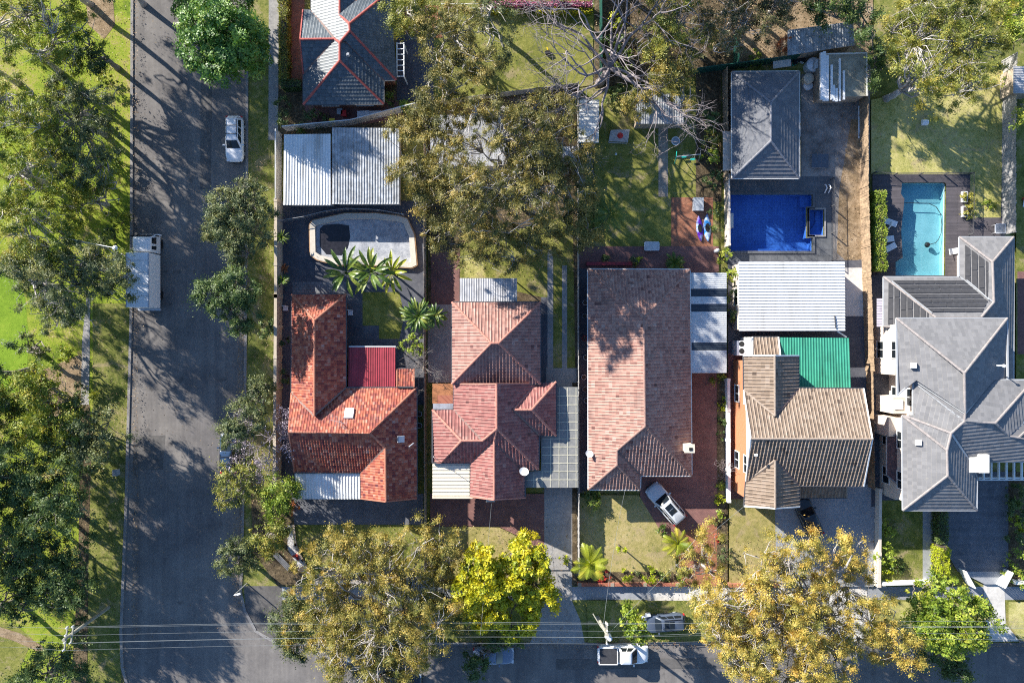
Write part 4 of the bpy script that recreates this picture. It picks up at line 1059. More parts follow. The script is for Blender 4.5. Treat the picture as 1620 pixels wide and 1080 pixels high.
# the drained raised pool in the corner lot
rp = [(492, 357), (497, 350), (548, 339), (596, 339), (632, 343), (645, 347), (656, 372), (660, 420), (652, 424), (560, 418), (538, 420), (505, 412), (493, 404)]
P = [W(*p) for p in rp]; t = thing('raised_pool', 'drained kidney shaped raised pool with cream coping and grey cover', 'swimming pool', (P[0].x, P[0].y, 0))
inn = offset_poly([(p.x, p.y) for p in P], 0.55); Q = [Vector((p.x, p.y, 0)) for p in P]
if area2([(p.x, p.y) for p in P]) < 0: Q = Q[::-1]
mb = MB(); n = len(Q)
for i in range(n):
    a, b, c, d = Q[i], Q[(i+1) % n], inn[(i+1) % n], inn[i]; h = 0.5
    mb.add([(a.x, a.y, h), (b.x, b.y, h), (c.x, c.y, h), (d.x, d.y, h)], [(0, 1, 2, 3)])
    mb.add([(c.x, c.y, h), (d.x, d.y, h), (d.x, d.y, .1), (c.x, c.y, .1)], [(0, 1, 2, 3)])
mb.build('coping', m_plain('cream_coping', (0.60, 0.54, 0.45), 0.8, var=0.15, scale=4), t)
mb = MB()
for i in range(n):
    a, b = Q[i], Q[(i+1) % n]; mb.bar(Vector((a.x, a.y, .24)), Vector((b.x, b.y, .24)), 0.2, 0.46)
mb.build('pool_wall', m_plain('tan_pool_wall', (0.42, 0.25, 0.13), 0.8, var=0.3), t)
mb = MB(); mb.poly([(p.x, p.y, 0.2) for p in inn])
mb.build('cover', m_ground('grey_pool_cover', [(0.3, (0.20, 0.21, 0.24)), (0.5, (0.36, 0.37, 0.40)), (0.7, (0.52, 0.52, 0.53))], 0.5, 2.5, 9, 0.55, 0.4, 0.6, 0.2), t)
mb = MB(); mb.poly([W(x, y, 0.22) for x, y in [(506, 362), (512, 356), (535, 354), (552, 357), (554, 375), (550, 392), (540, 404), (516, 402), (506, 390)][::-1]])
mb.build('stagnant_puddle', m_plain('stagnant_water', (0.025, 0.024, 0.03), 0.25, var=0.5), t)

# ================================================================ HOUSES
# --- dark glazed tile house at the top
h0 = thing('brick_house', 'red brick house with dark slate coloured tiles and red ridge lines', 'house', W(550, 80))
V = dict(a=(537.4, 67.6, 4.3), b=(537.4, 96.3, 4.3), c=(553.5, 49, 4.75), d=(552.6, 38, 4.75), e=(537.4, 24, 4.15), f=(537.4, -70, 4.15), g=(617, -14, 2.7),
         sw=(480, 165.7, 2.7), se=(607.2, 164.8, 2.7), s1=(607.2, 127.8, 2.7), v1=(547.5, 66, 4.1), s2=(626.7, 127, 2.7),
         n2=(600, -30, 2.7), n3=(600, -70, 2.7), w1=(492.4, 16.7, 2.7), w2=(492.4, -70, 2.7), wa=(479.4, 16.3, 2.7), wr=(474.8, 62.6, 4.1), wi=(529.4, 62, 4.1), ws=(480, 118, 2.7))
tiled_roof(h0, V, [['b', 'sw', 'se'], ['a', 'b', 'se', 's1', 'v1'], ['a', 'v1', 's1', 's2', 'c'], ['c', 's2', 'g', 'd'], ['d', 'g', 'n2', 'e'], ['e', 'n2', 'n3', 'f'],
                   ['f', 'w2', 'w1', 'wi', 'a', 'c', 'd', 'e'], ['wa', 'wr', 'wi', 'w1'], ['wr', 'ws', 'wi'], ['wi', 'ws', 'sw', 'b', 'a']], M_T_SLATE, M_R_RED, M_GUTTER_D, ST_FLAT, pitch=1.18)
house_walls(h0, [(480, 16.5), (480, 165.7), (607.2, 164.8), (607.2, 127.5), (626.7, 127), (620, -14), (600, -70), (492.4, -70), (492.4, 16.5)], 2.7, M_B_RED, extra_gables=([(483, 20, 2.7), (483, 115, 2.7), (482, 62, 3.9)],))
mb = MB(); c = W(552, 88.5, 4.1); mb.cyl(c-Vector((0, 0, .4)), 0.06, 0.7); mb.cyl(c+Vector((0, 0, .25)), 0.22, 0.22, 14, 0.12); mb.build('roof_vent', M_STEEL, h0)
t = thing('pergola', 'white framed pergola beside the slate tiled brick house', 'pergola', W(632, 95))
mb = MB(); x0, x1 = 628, 639
for x in (x0, x1): mb.bar(W(x, 68, 2.5), W(x, 122, 2.5), 0.1, 0.14)
for y in np.linspace(69, 121, 7): mb.bar(W(x0, y, 2.55), W(x1, y, 2.55), 0.06, 0.1)
mb.build('beam_frame', M_WHITE, t); posts(t, [(639, 70), (639, 120)], 2.5, M_WHITE)

# --- orange terracotta house on the corner
h1 = thing('brick_house', 'corner house with mottled orange terracotta roof and skylights', 'house', W(560, 640))
V = dict(nw=(461.8, 466, 2.7), ne=(547.4, 465.3, 2.7), na=(497.5, 506.8, 4.3), j=(497.5, 657, 4.3), ve=(547.4, 612.7, 2.7), wn=(461, 621.7, 2.7),
         gw=(457, 683, 4.55), c=(585, 685, 4.55), en=(659.4, 612.7, 2.7), s=(609.5, 708, 3.95), sg=(610.6, 793, 3.95), es=(659.4, 788, 2.7), sv=(570, 747, 2.7), ss=(571, 788, 2.7), gs=(466, 747, 2.7), g2=(462.5, 622, 2.75))
tiled_roof(h1, V, [['nw', 'na', 'ne'], ['nw', 'wn', 'j', 'na'], ['ne', 'na', 'j', 've'], ['wn', 'gw', 'c', 'en', 've', 'j'], ['en', 'c', 's', 'sg', 'es'],
                   ['gw', 'gs', 'sv', 's', 'c'], ['s', 'sv', 'ss', 'sg']], M_T_RED, M_R_ORANGE, M_GUTTER_D, dict(course=0.33, tw=0.27, roll=0.04, step=0.03, rnd_mix=0.85, pan=0.08))
house_walls(h1, [(461.8, 466), (547.4, 466), (547.4, 612.7), (659.4, 612.7), (659.4, 788), (571, 788), (571, 747), (466, 747), (462, 622)], 2.7, M_B_RED,
            extra_gables=([(466, 628, 2.7), (470, 742, 2.7), (463, 684, 4.35)], [(577, 783, 2.7), (653, 783, 2.7), (610.5, 787, 3.85)]))
corrugated('verandah_roof', [(551.5, 548.3, 2.35), (551, 611.7, 2.62), (625.7, 611.7, 2.62), (625.7, 548.3, 2.35)], 0.22, 0.03, M_SHEET_RED, h1)
posts(h1, [(553, 550), (624, 550)], 2.3, M_WHITE, 0.06)
mb = MB(); P = [W(552, 548, 2.34), W(626, 548, 2.34)]; mb.bar(P[0], P[1], 0.12, 0.12); mb.build('verandah_gutter', M_GUTTER_W, h1)
V = dict(a=(628, 583, 2.3), b=(655, 583, 2.3), c=(655, 612, 2.75), d=(628, 612, 2.75))
tiled_roof(h1, V, [['a', 'b', 'c', 'd']], M_T_RED, M_R_ORANGE, M_GUTTER_D, dict(course=0.33, tw=0.27, roll=0.04, step=0.03, rnd_mix=0.85, pan=0.08), name='lean_to_roof')
corrugated('carport_roof', [(466, 748.5, 2.5), (468, 789, 2.35), (570.5, 789, 2.35), (570, 748.5, 2.5)], 0.30, 0.05, M_SHEET_W, h1)
posts(h1, [(468, 787), (519, 788), (569, 787)], 2.35, M_WHITE, 0.06)
def on_plane(px, py, pts):
    z0_ = min(p[2] for p in pts); a, b, c = plane_fit([W(p[0], p[1], z0_+(p[2]-z0_)*PITCH) for p in pts]); z = 3.5
    for _ in range(6): w = W(px, py, z); z = a*w.x+b*w.y+c
    return W(px, py, z), Vector((-a, -b, 1)).normalized()
def roof_box(name, parent, px, py, pl, sx, sy, h, mat, rot=0.0):
    c, n = on_plane(px, py, pl); q = Vector((0, 0, 1)).rotation_difference(n).to_matrix() @ Matrix.Rotation(rot, 3, 'Z')
    mb = MB(); vs = [c+q @ Vector((x*sx/2, y*sy/2, z)) for z in (-.05, h) for x, y in ((-1, -1), (1, -1), (1, 1), (-1, 1))]
    mb.add(vs, [(3, 2, 1, 0), (4, 5, 6, 7), (0, 1, 5, 4), (1, 2, 6, 5), (2, 3, 7, 6), (3, 0, 4, 7)]); return mb.build(name, mat, parent)
N1 = [(461, 621.7, 2.7), (457, 683, 4.55), (585, 685, 4.55), (659.4, 612.7, 2.7)]; E1 = [(659.4, 612.7, 2.7), (585, 685, 4.55), (659.4, 788, 2.7)]
roof_box('skylight', h1, 553, 655, N1, 0.9, 1.05, 0.3, M_WHITE); s_ = roof_box('skylight', h1, 633, 694, E1, 0.7, 0.65, 0.3, M_GUTTER_W); roof_box('pane', s_, 633, 694, [(p[0], p[1], p[2]+.305) for p in E1], 0.5, 0.45, 0.01, M_GLASS)
def antenna(label, px, py, z, h=1.6, parent=None):
    w = W(px, py, z); t = thing('antenna', label, 'antenna', (w.x, w.y, z)); mb = MB()
    mb.tube([w-Vector((0, 0, .3)), w+Vector((0, 0, h))], 0.025, 6); mb.build('mast', M_STEEL, t)
    mb = MB(); a = w+Vector((-.8, .2, h-.1)); b = w+Vector((.8, -.2, h-.1)); mb.tube([a, b], 0.018, 5)
    for k in np.linspace(0, 1, 8): c = a.lerp(b, k); l = 0.35+0.25*k; mb.tube([c+Vector((.1*l, l, 0)), c-Vector((.1*l, l, 0))], 0.01, 4)
    mb.build('boom', M_STEEL, t); return t
antenna('rooftop aerial on the orange roof beside its white skylight', 541, 664, 4.0)
mb = MB(); c, _ = on_plane(655, 700, E1); mb.tube([c, c+Vector((0, 0, .5)), c+Vector((-.4, -.3, .75))], 0.07, 8); mb.build('flue', M_STEEL, h1)

# --- house in the middle with two joined roofs
h2 = thing('brick_house', 'house of joined pink terracotta roofs between two driveways with cream carport', 'house', W(780, 640))
V = dict(nw=(715, 478, 3.1), ne=(855, 478, 3.1), se=(855, 607, 3.1), sw=(715, 607, 3.1), a=(777, 542.7, 5.1), b=(789, 542.7, 5.1))
tiled_roof(h2, V, [['nw', 'ne', 'b', 'a'], ['ne', 'se', 'b'], ['se', 'sw', 'a', 'b'], ['sw', 'nw', 'a']], M_T_PINK, M_R_PINK, M_GUTTER_D, ST_ROLL, pitch=1.18)
house_walls(h2, [(715, 478), (855, 478), (855, 607), (715, 607)], 3.1, M_B_RED)
V = dict(r1=(785.5, 607, 4.6), r2=(785.8, 678, 4.6), mn=(717.5, 607, 2.7), mw=(717.5, 648, 2.7), x=(763, 697, 4.0), c1=(852, 742, 2.7), e2=(854, 688.5, 2.7), er=(812.5, 648, 3.9), e1=(847, 607, 2.7),
         wn=(684, 648, 2.7), wr=(730, 697, 3.95), ws=(697, 732, 2.75), ww=(684, 732, 2.72), s0=(781.7, 698, 4.0), sv=(744, 732, 2.75), sb=(781.7, 790, 4.0), sc=(744, 785, 2.7), sd=(824, 744, 2.75), sk=(831, 745, 2.7), se=(831, 787, 2.7),
         ee=(841, 648, 3.9), ne=(879.6, 604, 2.7), ese=(879.6, 688.5, 2.7))
tiled_roof(h2, V, [['r1', 'mn', 'mw', 'x', 'r2'], ['r1', 'r2', 'c1', 'e2', 'er', 'e1'], ['er', 'ee', 'ne', 'e1'], ['ee', 'ese', 'ne'], ['er', 'e2', 'ese', 'ee'],
                   ['wn', 'wr', 'x', 'mw'], ['wn', 'ww', 'ws', 'wr'], ['wr', 'ws', 'sv', 's0', 'r2', 'x'], ['r2', 's0', 'sd', 'c1'], ['s0', 'sv', 'sc', 'sb'], ['s0', 'sb', 'se', 'sk', 'sd']],
           M_T_SALMON, M_R_PINK, M_GUTTER_D, ST_ROLL)
house_walls(h2, [(684, 607), (879.6, 604), (879.6, 688.5), (854, 688.5), (854, 742), (831, 745), (831, 787), (744, 787), (744, 732), (684, 732)], 2.68, M_B_RED,
            extra_gables=([(750, 783, 2.68), (826, 783, 2.68), (781.7, 786, 3.9)],))
mb = MB(); mb.add([W(x, y, z) for x, y, z in ((684, 606.5, 2.72), (717, 606.5, 2.72), (717, 638, 2.6), (684, 638, 2.6))], [(3, 2, 1, 0)]); mb.build('flat_roof', m_plain('rusty_sheet', (0.42, 0.17, 0.07), 0.8, var=0.5, scale=2), h2)
mb = MB(); mb.add([W(x, y, z) for x, y, z in ((685, 638, 2.75), (717, 638, 2.75), (717, 648, 2.7), (685, 648, 2.7))], [(3, 2, 1, 0)]); mb.build('skylight_strip', M_SHEET_G, h2)
corrugated('carport_roof', [(684.2, 732.5, 2.5), (743, 732.5, 2.5), (743.6, 784, 2.4), (684.2, 784, 2.4)], 0.34, 0.045, M_SHEET_CREAM, h2)
mb = MB(); mb.bar(W(684, 786, 2.35), W(748, 786, 2.35), 0.25, 0.22); mb.build('carport_fascia', M_CREAM, h2)
posts(h2, [(686, 784), (742, 784)], 2.3, M_CREAM, 0.08)
# glazed flat carport roof with pale battens
mb = MB(); P = [W(x, y, 2.25) for x, y in ((881, 612), (915, 612), (915, 771), (832, 771), (832, 746), (856, 744), (856, 690), (881, 690))]
mb.prism([(p.x, p.y) for p in P], 2.2, 2.25); gr = mb.build('driveway_canopy', m_ground('grey_canopy_sheet', [(0.3, (0.16, 0.165, 0.16)), (0.5, (0.22, 0.22, 0.21)), (0.7, (0.29, 0.28, 0.26))], 0.8, 4, 20, 0.5, 0.5, 0.6, 0.1), h2)
bm_ = MB()
for x in (884.5, 898, 911.5): bm_.bar(W(x, 613, 2.262), W(x, 770.5, 2.262), 0.07, 0.03)
for x in (857.5, 871): bm_.bar(W(x, 692 if x > 860 else 745, 2.262), W(x, 770.5, 2.262), 0.07, 0.03)
bm_.bar(W(844.5, 747, 2.262), W(844.5, 770.5, 2.262), 0.07, 0.03)
for y, x in ((626, 881), (640, 881), (653, 881), (667, 881), (680, 881), (693.5, 857), (706.5, 857), (719.5, 857), (732.5, 857), (745.5, 857), (758.5, 832)): bm_.bar(W(x+.5, y, 2.267), W(914.5, y, 2.267), 0.07, 0.03)
bm_.build('batten', m_plain('pale_batten', (0.52, 0.49, 0.38), 0.6), gr)
posts(h2, [(913, 615), (913, 692), (913, 769), (834, 769)], 2.2, M_STEEL, 0.05)
def dish(label, px, py, z, r=0.42):
    w = W(px, py, z); t = thing('satellite_dish', label, 'satellite dish', (w.x, w.y, z)); mb = MB()
    mb.tube([w-Vector((0, 0, .9)), w-Vector((0, 0, .1))], 0.03, 6); mb.build('bracket', M_STEEL, t)
    q = Vector((0, 0, 1)).rotation_difference(Vector((0.25, 0.5, 0.8)).normalized()).to_matrix(); vs, fs = [w+q @ Vector((0, 0, 0))], []
    for i in range(1, 4):
        for j in range(18): a = j*math.pi/9; rr = r*i/3; vs.append(w+q @ Vector((rr*math.cos(a)*1.1, rr*math.sin(a), 0.25*rr*rr/r)))
    fs = [(0, 1+j, 1+(j+1) % 18) for j in range(18)]+[(1+i*18+j, 1+i*18+18+j, 1+i*18+18+(j+1) % 18, 1+i*18+(j+1) % 18) for i in range(2) for j in range(18)]
    mesh_obj('dish', vs, fs, M_WHITE, t, True); mb = MB(); mb.tube([w-q @ Vector((0, r*.9, 0)), w+q @ Vector((0, 0, r))], 0.015, 5); mb.build('feed_arm', M_STEEL, t)
dish('white satellite dish at the eave above the gridded carport', 828.5, 746, 3.2, 0.45)
dish('white satellite dish on the left eave of the long terracotta roof', 932, 718, 3.2, 0.38)
t = thing('aerial_mast', 'thin leaning aerial mast over the cream carport', 'antenna', W(686, 722, 3.2)); mb = MB(); mb.tube([W(697, 731, 2.9), W(686, 722, 4.6)], 0.03, 6); mb.build('mast', M_STEEL, t)
t = thing('party_chimney', 'cream parapet block with metal cowl at the pink roof gable', 'chimney', W(778, 792)); mb = MB()
w = W(776, 789, 3.2); mb.box((w.x, w.y, 2.2), (0.9, 0.45, 2.6)); mb.build('stack', M_CREAM, t); mb = MB(); w = W(786, 787, 3.4); mb.tube([w-Vector((0, 0, .5)), w+Vector((0, 0, .3))], [0.22, 0.16], 10); mb.build('cowl', M_STEEL, t)
corrugated('patio_roof', [(727.5, 440, 2.5), (727.5, 478.5, 2.75), (818, 478.5, 2.75), (818, 440, 2.5)], 0.24, 0.03, M_SHEET_G, h2)
posts(h2, [(729, 442), (773, 442), (816, 442)], 2.45, M_TIMBER)

# --- long terracotta house
h3 = thing('brick_house', 'long brick house with weathered terracotta hip roof and cream chimney', 'house', W(1012, 610))
V = dict(nw=(930, 425.7, 2.7), ne=(1091.5, 426.3, 2.7), an=(1018.3, 502.6, 4.85), rs=(1020.5, 674, 4.85), se=(1094.3, 752.2, 2.7), v=(1013.5, 752.2, 2.7), A=(976, 712, 3.85), B=(976, 735, 3.8), sw=(930.7, 774, 2.7), k=(1012.8, 774.5, 2.7))
tiled_roof(h3, V, [['nw', 'ne', 'an'], ['ne', 'se', 'rs', 'an'], ['nw', 'an', 'rs', 'A', 'B', 'sw'], ['rs', 'se', 'v', 'A'], ['A', 'v', 'k', 'B'], ['B', 'k', 'sw']], M_T_BROWN, M_R_SALMON, M_GUTTER_W, ST_ROLL)
house_walls(h3, [(930, 426), (1091.5, 426), (1094.3, 752), (1013, 752), (1013, 774.5), (930.7, 774.5)], 2.7, M_B_RED)
mb = MB(); w = W(1089, 708, 3.9); mb.box((w.x, w.y, 2.3), (0.85, 0.7, 4.2)); ch = mb.build('chimney', M_CREAM, h3); mb = MB(); mb.box((w.x, w.y, 4.38), (1.0, 0.85, 0.12)); mb.build('chimney_cap', M_CREAM, ch); mb = MB(); mb.box((w.x+.1, w.y-.05, 4.46), (0.34, 0.3, 0.06)); mb.build('flue', M_BLACK, ch)
aw = thing('carport', 'speckled grey flat carport with dark translucent strips beside long terracotta house', 'carport', W(1120, 510)); M_SPECK = NT('speckled_sheet'); _n = M_SPECK.noise(11, 3, 0.7); _n2 = M_SPECK.noise(0.6, 3, 0.6)
_cc = M_SPECK.ramp(_n, [(0.33, (0.10, 0.10, 0.10)), (0.42, (0.50, 0.51, 0.52)), (0.7, (0.60, 0.61, 0.61))]); M_SPECKM = M_SPECK.done(M_SPECK.mix(0.3, _cc, M_SPECK.ramp(_n2, [(0.3, (.5, .5, .5)), (.7, (1, 1, 1))]), 'MULTIPLY'), 0.6, 0, 0.3)
for (y0, y1, m, nm) in ((431.5, 457, M_SPECKM, 'roof_sheet'), (457, 469, 0, 'translucent_strip'), (469, 481, M_SPECKM, 'roof_sheet'), (481, 493, 0, 'translucent_strip'), (493, 542, M_SPECKM, 'roof_sheet'), (542, 554, 0, 'translucent_strip'), (554, 590, M_SPECKM, 'roof_sheet')):
    corrugated(nm, [(1091.5, y0, 2.62), (1149.5, y0, 2.5), (1149.5, y1-.2, 2.5), (1091.5, y1-.2, 2.62)], 0.2, 0.02, m or m_plain('smoky_sheet', (0.03, 0.04, 0.055), 0.3, var=0.2), aw)
posts(aw, [(1148, 433), (1148, 511), (1148, 588)], 2.45, M_STEEL)

# --- tan tiled two storey house
h4 = thing('brick_house', 'two storey orange brick house with tan ribbed tile gable roof', 'house', W(1270, 690))
V = dict(gw=(1187.3, 693.7, 6.85), ge=(1379.6, 694.3, 6.85), ne=(1365.7, 614.3, 5.2), nv=(1263.3, 613.5, 5.2), j=(1226, 657.5, 6.25), wn=(1176.6, 617, 5.2), se=(1366, 768.6, 5.2), sv=(1264, 768, 5.2), s=(1226.2, 727.8, 6.25), ws=(1180, 761, 5.2),
         sg=(1226.2, 803.6, 6.25), sw=(1177, 800, 5.2), sk=(1264.6, 801, 5.2), nw=(1176.3, 562.4, 5.2), ng=(1225.5, 562.4, 6.25), nk=(1263.3, 562.4, 5.2))
tiled_roof(h4, V, [['gw', 'ge', 'ne', 'nv', 'j', 'wn'], ['gw', 'ws', 's', 'sv', 'se', 'ge'], ['j', 'wn', 'nw', 'ng'], ['ng', 'nk', 'nv', 'j'], ['s', 'ws', 'sw', 'sg'], ['s', 'sg', 'sk', 'sv']], M_T_TAN, M_R_TAN, M_GUTTER_D, ST_TAN, verge_mat=M_WHITE)
house_walls(h4, [(1177, 562.4), (1263.3, 562.4), (1263.3, 613.7), (1365.7, 613.7), (1366, 768.5), (1264.6, 768.5), (1264.6, 801), (1177, 801)], 5.2, M_B_ORANGE, inset=0.55, spacing=5.2,
            extra_gables=([(1184, 624, 5.2), (1186, 758, 5.2), (1192, 693.7, 6.7)], [(1184, 568, 5.2), (1256, 568, 5.2), (1225.5, 566, 6.1)], [(1358, 620, 5.2), (1358, 762, 5.2), (1372, 694, 6.7)], [(1184, 795, 5.2), (1257, 795, 5.2), (1226, 798, 6.1)]))
mb = MB(); mb.poly([W(1179.5, 621, 5.2), W(1181.5, 757, 5.2), W(1188.6, 693.7, 6.95)]); mb.build('gable_panel', M_WHITE, h4)
corrugated('verandah_roof', [(1234.7, 533.5, 3.0), (1234.7, 613, 3.0), (1346.2, 613, 2.9), (1343.3, 534.5, 2.9)], 0.27, 0.035, M_SHEET_GREEN, h4)
posts(h4, [(1240, 537), (1341, 537), (1341, 608)], 2.85, M_WHITE, 0.06)
V = dict(a=(1265, 769, 3.1), b=(1339, 769, 3.1), c=(1339, 787, 2.8), d=(1265, 787, 2.8)); tiled_roof(h4, V, [['a', 'b', 'c', 'd']], M_T_TAN, M_R_TAN, M_GUTTER_D, ST_TAN, name='porch_roof'); posts(h4, [(1267, 785), (1337, 785)], 2.75, M_WHITE, 0.06)
V = dict(a=(1190, 533, 2.8), b=(1231, 533, 2.8), c=(1234, 562, 3.3), d=(1190, 562, 3.3)); tiled_roof(h4, V, [['a', 'b', 'c', 'd']], M_T_TAN, M_R_TAN, M_GUTTER_D, ST_TAN, name='laundry_roof', verge_mat=M_WHITE)
house_walls(h4, [(1188, 532), (1233, 532), (1234, 570), (1188, 570)], 2.8, M_B_ORANGE, inset=0.2, win=False)
mb = MB(); mb.box((W(1187, 548, 3.0).x, W(1187, 548, 3.0).y, 1.5), (0.18, 1.9, 3.2)); mb.build('wing_wall', M_WHITE, h4)
t = thing('air_conditioner', 'white outdoor air conditioning unit with two black fans by orange brick wall', 'air conditioner', W(1173, 550)); mb = MB(); w = W(1172, 550.5, 1.6); mb.box((w.x, w.y, 0.9), (0.85, 1.5, 1.5)); mb.build('case', M_WHITE_PLASTIC, t)
for y in (544, 555): mb = MB(); q = W(1173.5, y, 1.65); mb.cyl((q.x, q.y, 1.65), 0.28, 0.03, 18); mb.build('fan', M_BLACK, t)
t = thing('roof_aerial', 'small white aerial on the dark side of the tan tiled roof', 'antenna', W(1191, 717, 6.3)); mb = MB(); w = W(1191, 717, 6.3); mb.tube([w-Vector((0, 0, .4)), w+Vector((0, 0, .8))], .03, 6); mb.build('mast', M_WHITE, t); mb = MB(); mb.box(w+Vector((0, 0, .85)), (.3, .2, .12)); mb.build('receiver', M_WHITE, t)

# --- big grey roofed house
h5 = thing('rendered_house', 'large two storey house with stepped grey tile hip roofs', 'house', W(1500, 620))
V = dict(nw=(1517.8, 375, 3.0), ne=(1603.3, 375, 3.0), a=(1570, 414.4, 4.15), b=(1572.2, 477.8, 4.15), ve=(1518, 438.5, 3.0), wn=(1398, 438, 3.0), se=(1603.3, 640, 3.0), sm=(1560, 640, 4.3), c=(1552, 502, 4.75), d=(1480, 502, 4.75), ws=(1398, 516, 3.0), wi=(1480, 520, 4.75))
tiled_roof(h5, V, [['nw', 'a', 'ne'], ['nw', 've', 'b', 'a'], ['ne', 'a', 'b', 'c', 'sm', 'se'], ['wn', 'd', 'c', 'b', 've'], ['wn', 'ws', 'wi', 'd']], M_T_GREY, M_R_GREY, M_GUTTER_G, ST_GREY, valley_mat=M_VALLEY, name='lower_roof')
house_walls(h5, [(1398, 438), (1518, 438), (1518, 375), (1603.3, 375), (1603.3, 640), (1430, 640), (1398, 516)], 3.0, M_RENDER, inset=1.5, win=False)
V = dict(nw=(1417.8, 503.3, 5.6), ne=(1593.3, 503.3, 5.6), a=(1525.6, 590, 7.55), b=(1526.5, 654, 7.2), w1=(1420, 625.6, 5.6), v1=(1446, 601, 5.75), w2=(1444.4, 603, 5.6), c=(1525.6, 666, 7.1), d=(1504.4, 685, 6.95), v2=(1432, 657.8, 5.65), w3=(1444.4, 657, 5.6),
         e=(1567.8, 601, 5.7), n2=(1594.4, 600.5, 5.6), n3=(1635, 600.5, 5.6), g=(1574.4, 669, 7.1), g2=(1635, 591, 5.6), h=(1594.4, 689, 6.5), f=(1498, 712, 6.95), k=(1499, 752, 6.95), sw=(1428.5, 806.7, 5.6), se=(1545, 806.7, 5.6), w4=(1427.3, 657, 5.6),
         s1=(1545.6, 756, 5.6), s2=(1534.4, 730, 5.9), s3=(1571, 730, 5.6), s4=(1660, 730, 5.6), r1=(1611, 692, 6.5), r2=(1650, 655, 5.6), x1=(1660, 700, 6.2), y1=(1650, 640, 5.6))
tiled_roof(h5, V, [['nw', 'a', 'ne'], ['nw', 'w1', 'v1', 'b', 'a'], ['ne', 'a', 'b', 'e', 'n2'], ['v1', 'w2', 'c', 'b'], ['w2', 'w3', 'v2', 'd', 'c'], ['e', 'b', 'c', 'g', 'n3'], ['g', 'n3', 'y1', 'h'],
                   ['h', 'y1', 'r2', 'r1'], ['v2', 'w4', 'f', 'd'], ['w4', 'sw', 'k', 'f'], ['k', 'sw', 'se'], ['f', 'k', 'se', 's1', 's2', 'd'], ['c', 'd', 's2', 's3', 's4', 'x1', 'r1', 'h', 'g']], M_T_GREY, M_R_GREY, M_GUTTER_G, ST_GREY, valley_mat=M_VALLEY, name='upper_roof')
house_walls(h5, [(1419, 503.3), (1593.3, 503.3), (1593.3, 600.5), (1640, 600.5), (1640, 728), (1546, 728), (1545, 806), (1428.5, 806), (1428, 657), (1444, 657), (1444, 604), (1419, 604)], 5.6, M_RENDER, inset=0.6)
def solar(name_, pts, horiz, w_=0.36):
    P = [W(*p) for p in pts]; a, b, c = plane_fit(P); g = math.hypot(a, b); vx, vy = a/g, b/g; ux, uy = vy, -vx
    Q = [(p.x*ux+p.y*uy, p.x*vx+p.y*vy) for p in P]; Q = Q if area2(Q) > 0 else Q[::-1]; mb = MB(); v = min(q[1] for q in Q); vm = max(q[1] for q in Q)
    while v < vm:
        s_ = clip(clip(Q, 0, 1, v), 0, -1, -(v+w_)); v += w_+0.12
        if len(s_) < 3: continue
        u0, u1 = min(q[0] for q in s_), max(q[0] for q in s_); u = u0+random.uniform(-1.2, 0)
        while u < u1:
            cc = clip(clip(s_, 1, 0, u), -1, 0, -(u+2.05)); u += 2.1
            if len(cc) < 3: continue
            n = len(cc); top = [(q[0]*ux+q[1]*vx, q[0]*uy+q[1]*vy) for q in cc]; top = [(x, y, a*x+b*y+c+0.13) for x, y in top]
            mb.add(top+[(x, y, z-.05) for x, y, z in top], [tuple(range(n))]+[((i+1) % n, i, n+i, n+(i+1) % n) for i in range(n)])
    return mb
t = thing('solar_pool_heater', 'black solar pool heating strips on the lower grey roof', 'solar heater', W(1480, 470, 4))
def zz(px, py, pl):
    w, _ = on_plane(px, py, pl); return (px, py, w.z)
PN = [(1398, 438, 3.0), (1480, 502, 4.75), (1552, 502, 4.75), (1518, 438.5, 3.0)]; PWf = [(1398, 438, 3.0), (1398, 516, 3.0), (1480, 520, 4.75), (1480, 502, 4.75)]; PWw = [(1517.8, 375, 3.0), (1518, 438.5, 3.0), (1572.2, 477.8, 4.15), (1570, 414.4, 4.15)]
for pts, pl in (([(1412, 443.5), (1524, 443.5), (1561, 476), (1553, 493), (1474, 493)], PN), ([(1405, 446), (1467, 495), (1467, 502), (1404, 513)], PWf), ([(1526, 388), (1562, 415), (1561, 470), (1526, 441)], PWw)):
    solar('s', [zz(x, y, pl) for x, y in pts], True).build('collector_mat', M_BLACKMAT, t)
mb = MB(); mb.tube([Vector(W(*zz(x, y, PN)))+Vector((0, 0, .22)) for x, y in ((1409, 445), (1440, 470), (1472, 495))], 0.05, 6); mb.tube([Vector(W(*zz(x, y, PN)))+Vector((0, 0, .22)) for x, y in ((1527, 443), (1545, 458), (1562, 474))], 0.05, 6); mb.build('header_pipe', M_STEEL, t)
PW = [(1417.8, 503.3, 5.6), (1420, 625.6, 5.6), (1525.6, 590, 7.55)]; PW3 = [(1427.3, 657, 5.6), (1428.5, 806.7, 5.6), (1499, 752, 6.95), (1498, 712, 6.95)]
roof_box('skylight', h5, 1445, 577.5, PW, 0.55, 0.5, 0.25, M_WHITE); roof_box('skylight', h5, 1453, 699.5, PW3, 0.55, 0.5, 0.25, M_WHITE)
PE = [(1593.3, 503.3, 5.6), (1525.6, 590, 7.55), (1526.5, 654, 7.2), (1594.4, 600, 5.6)]; c, _ = on_plane(1577, 578, PE); mb = MB(); mb.tube([c, c+Vector((0, 0, .9))], 0.06, 8); mb.cyl(c+Vector((0, 0, .9)), 0.16, 0.1, 10); mb.build('flue', M_WHITE, h5)
mb = MB(); w = W(1562, 733, 6.4); mb.box((w.x-.35, w.y, 4), (0.95, 1.75, 5.0)); w2 = W(1545, 735, 6.2); mb.box((w2.x, w2.y, 4), (1.3, 1.45, 4.6)); mb.build('chimney', M_WHITE, h5)
mb = MB()
for x in np.linspace(1556, 1640, 8): mb.bar(W(x, 729, 3.2), W(x, 758, 3.2), 0.14, 0.2)
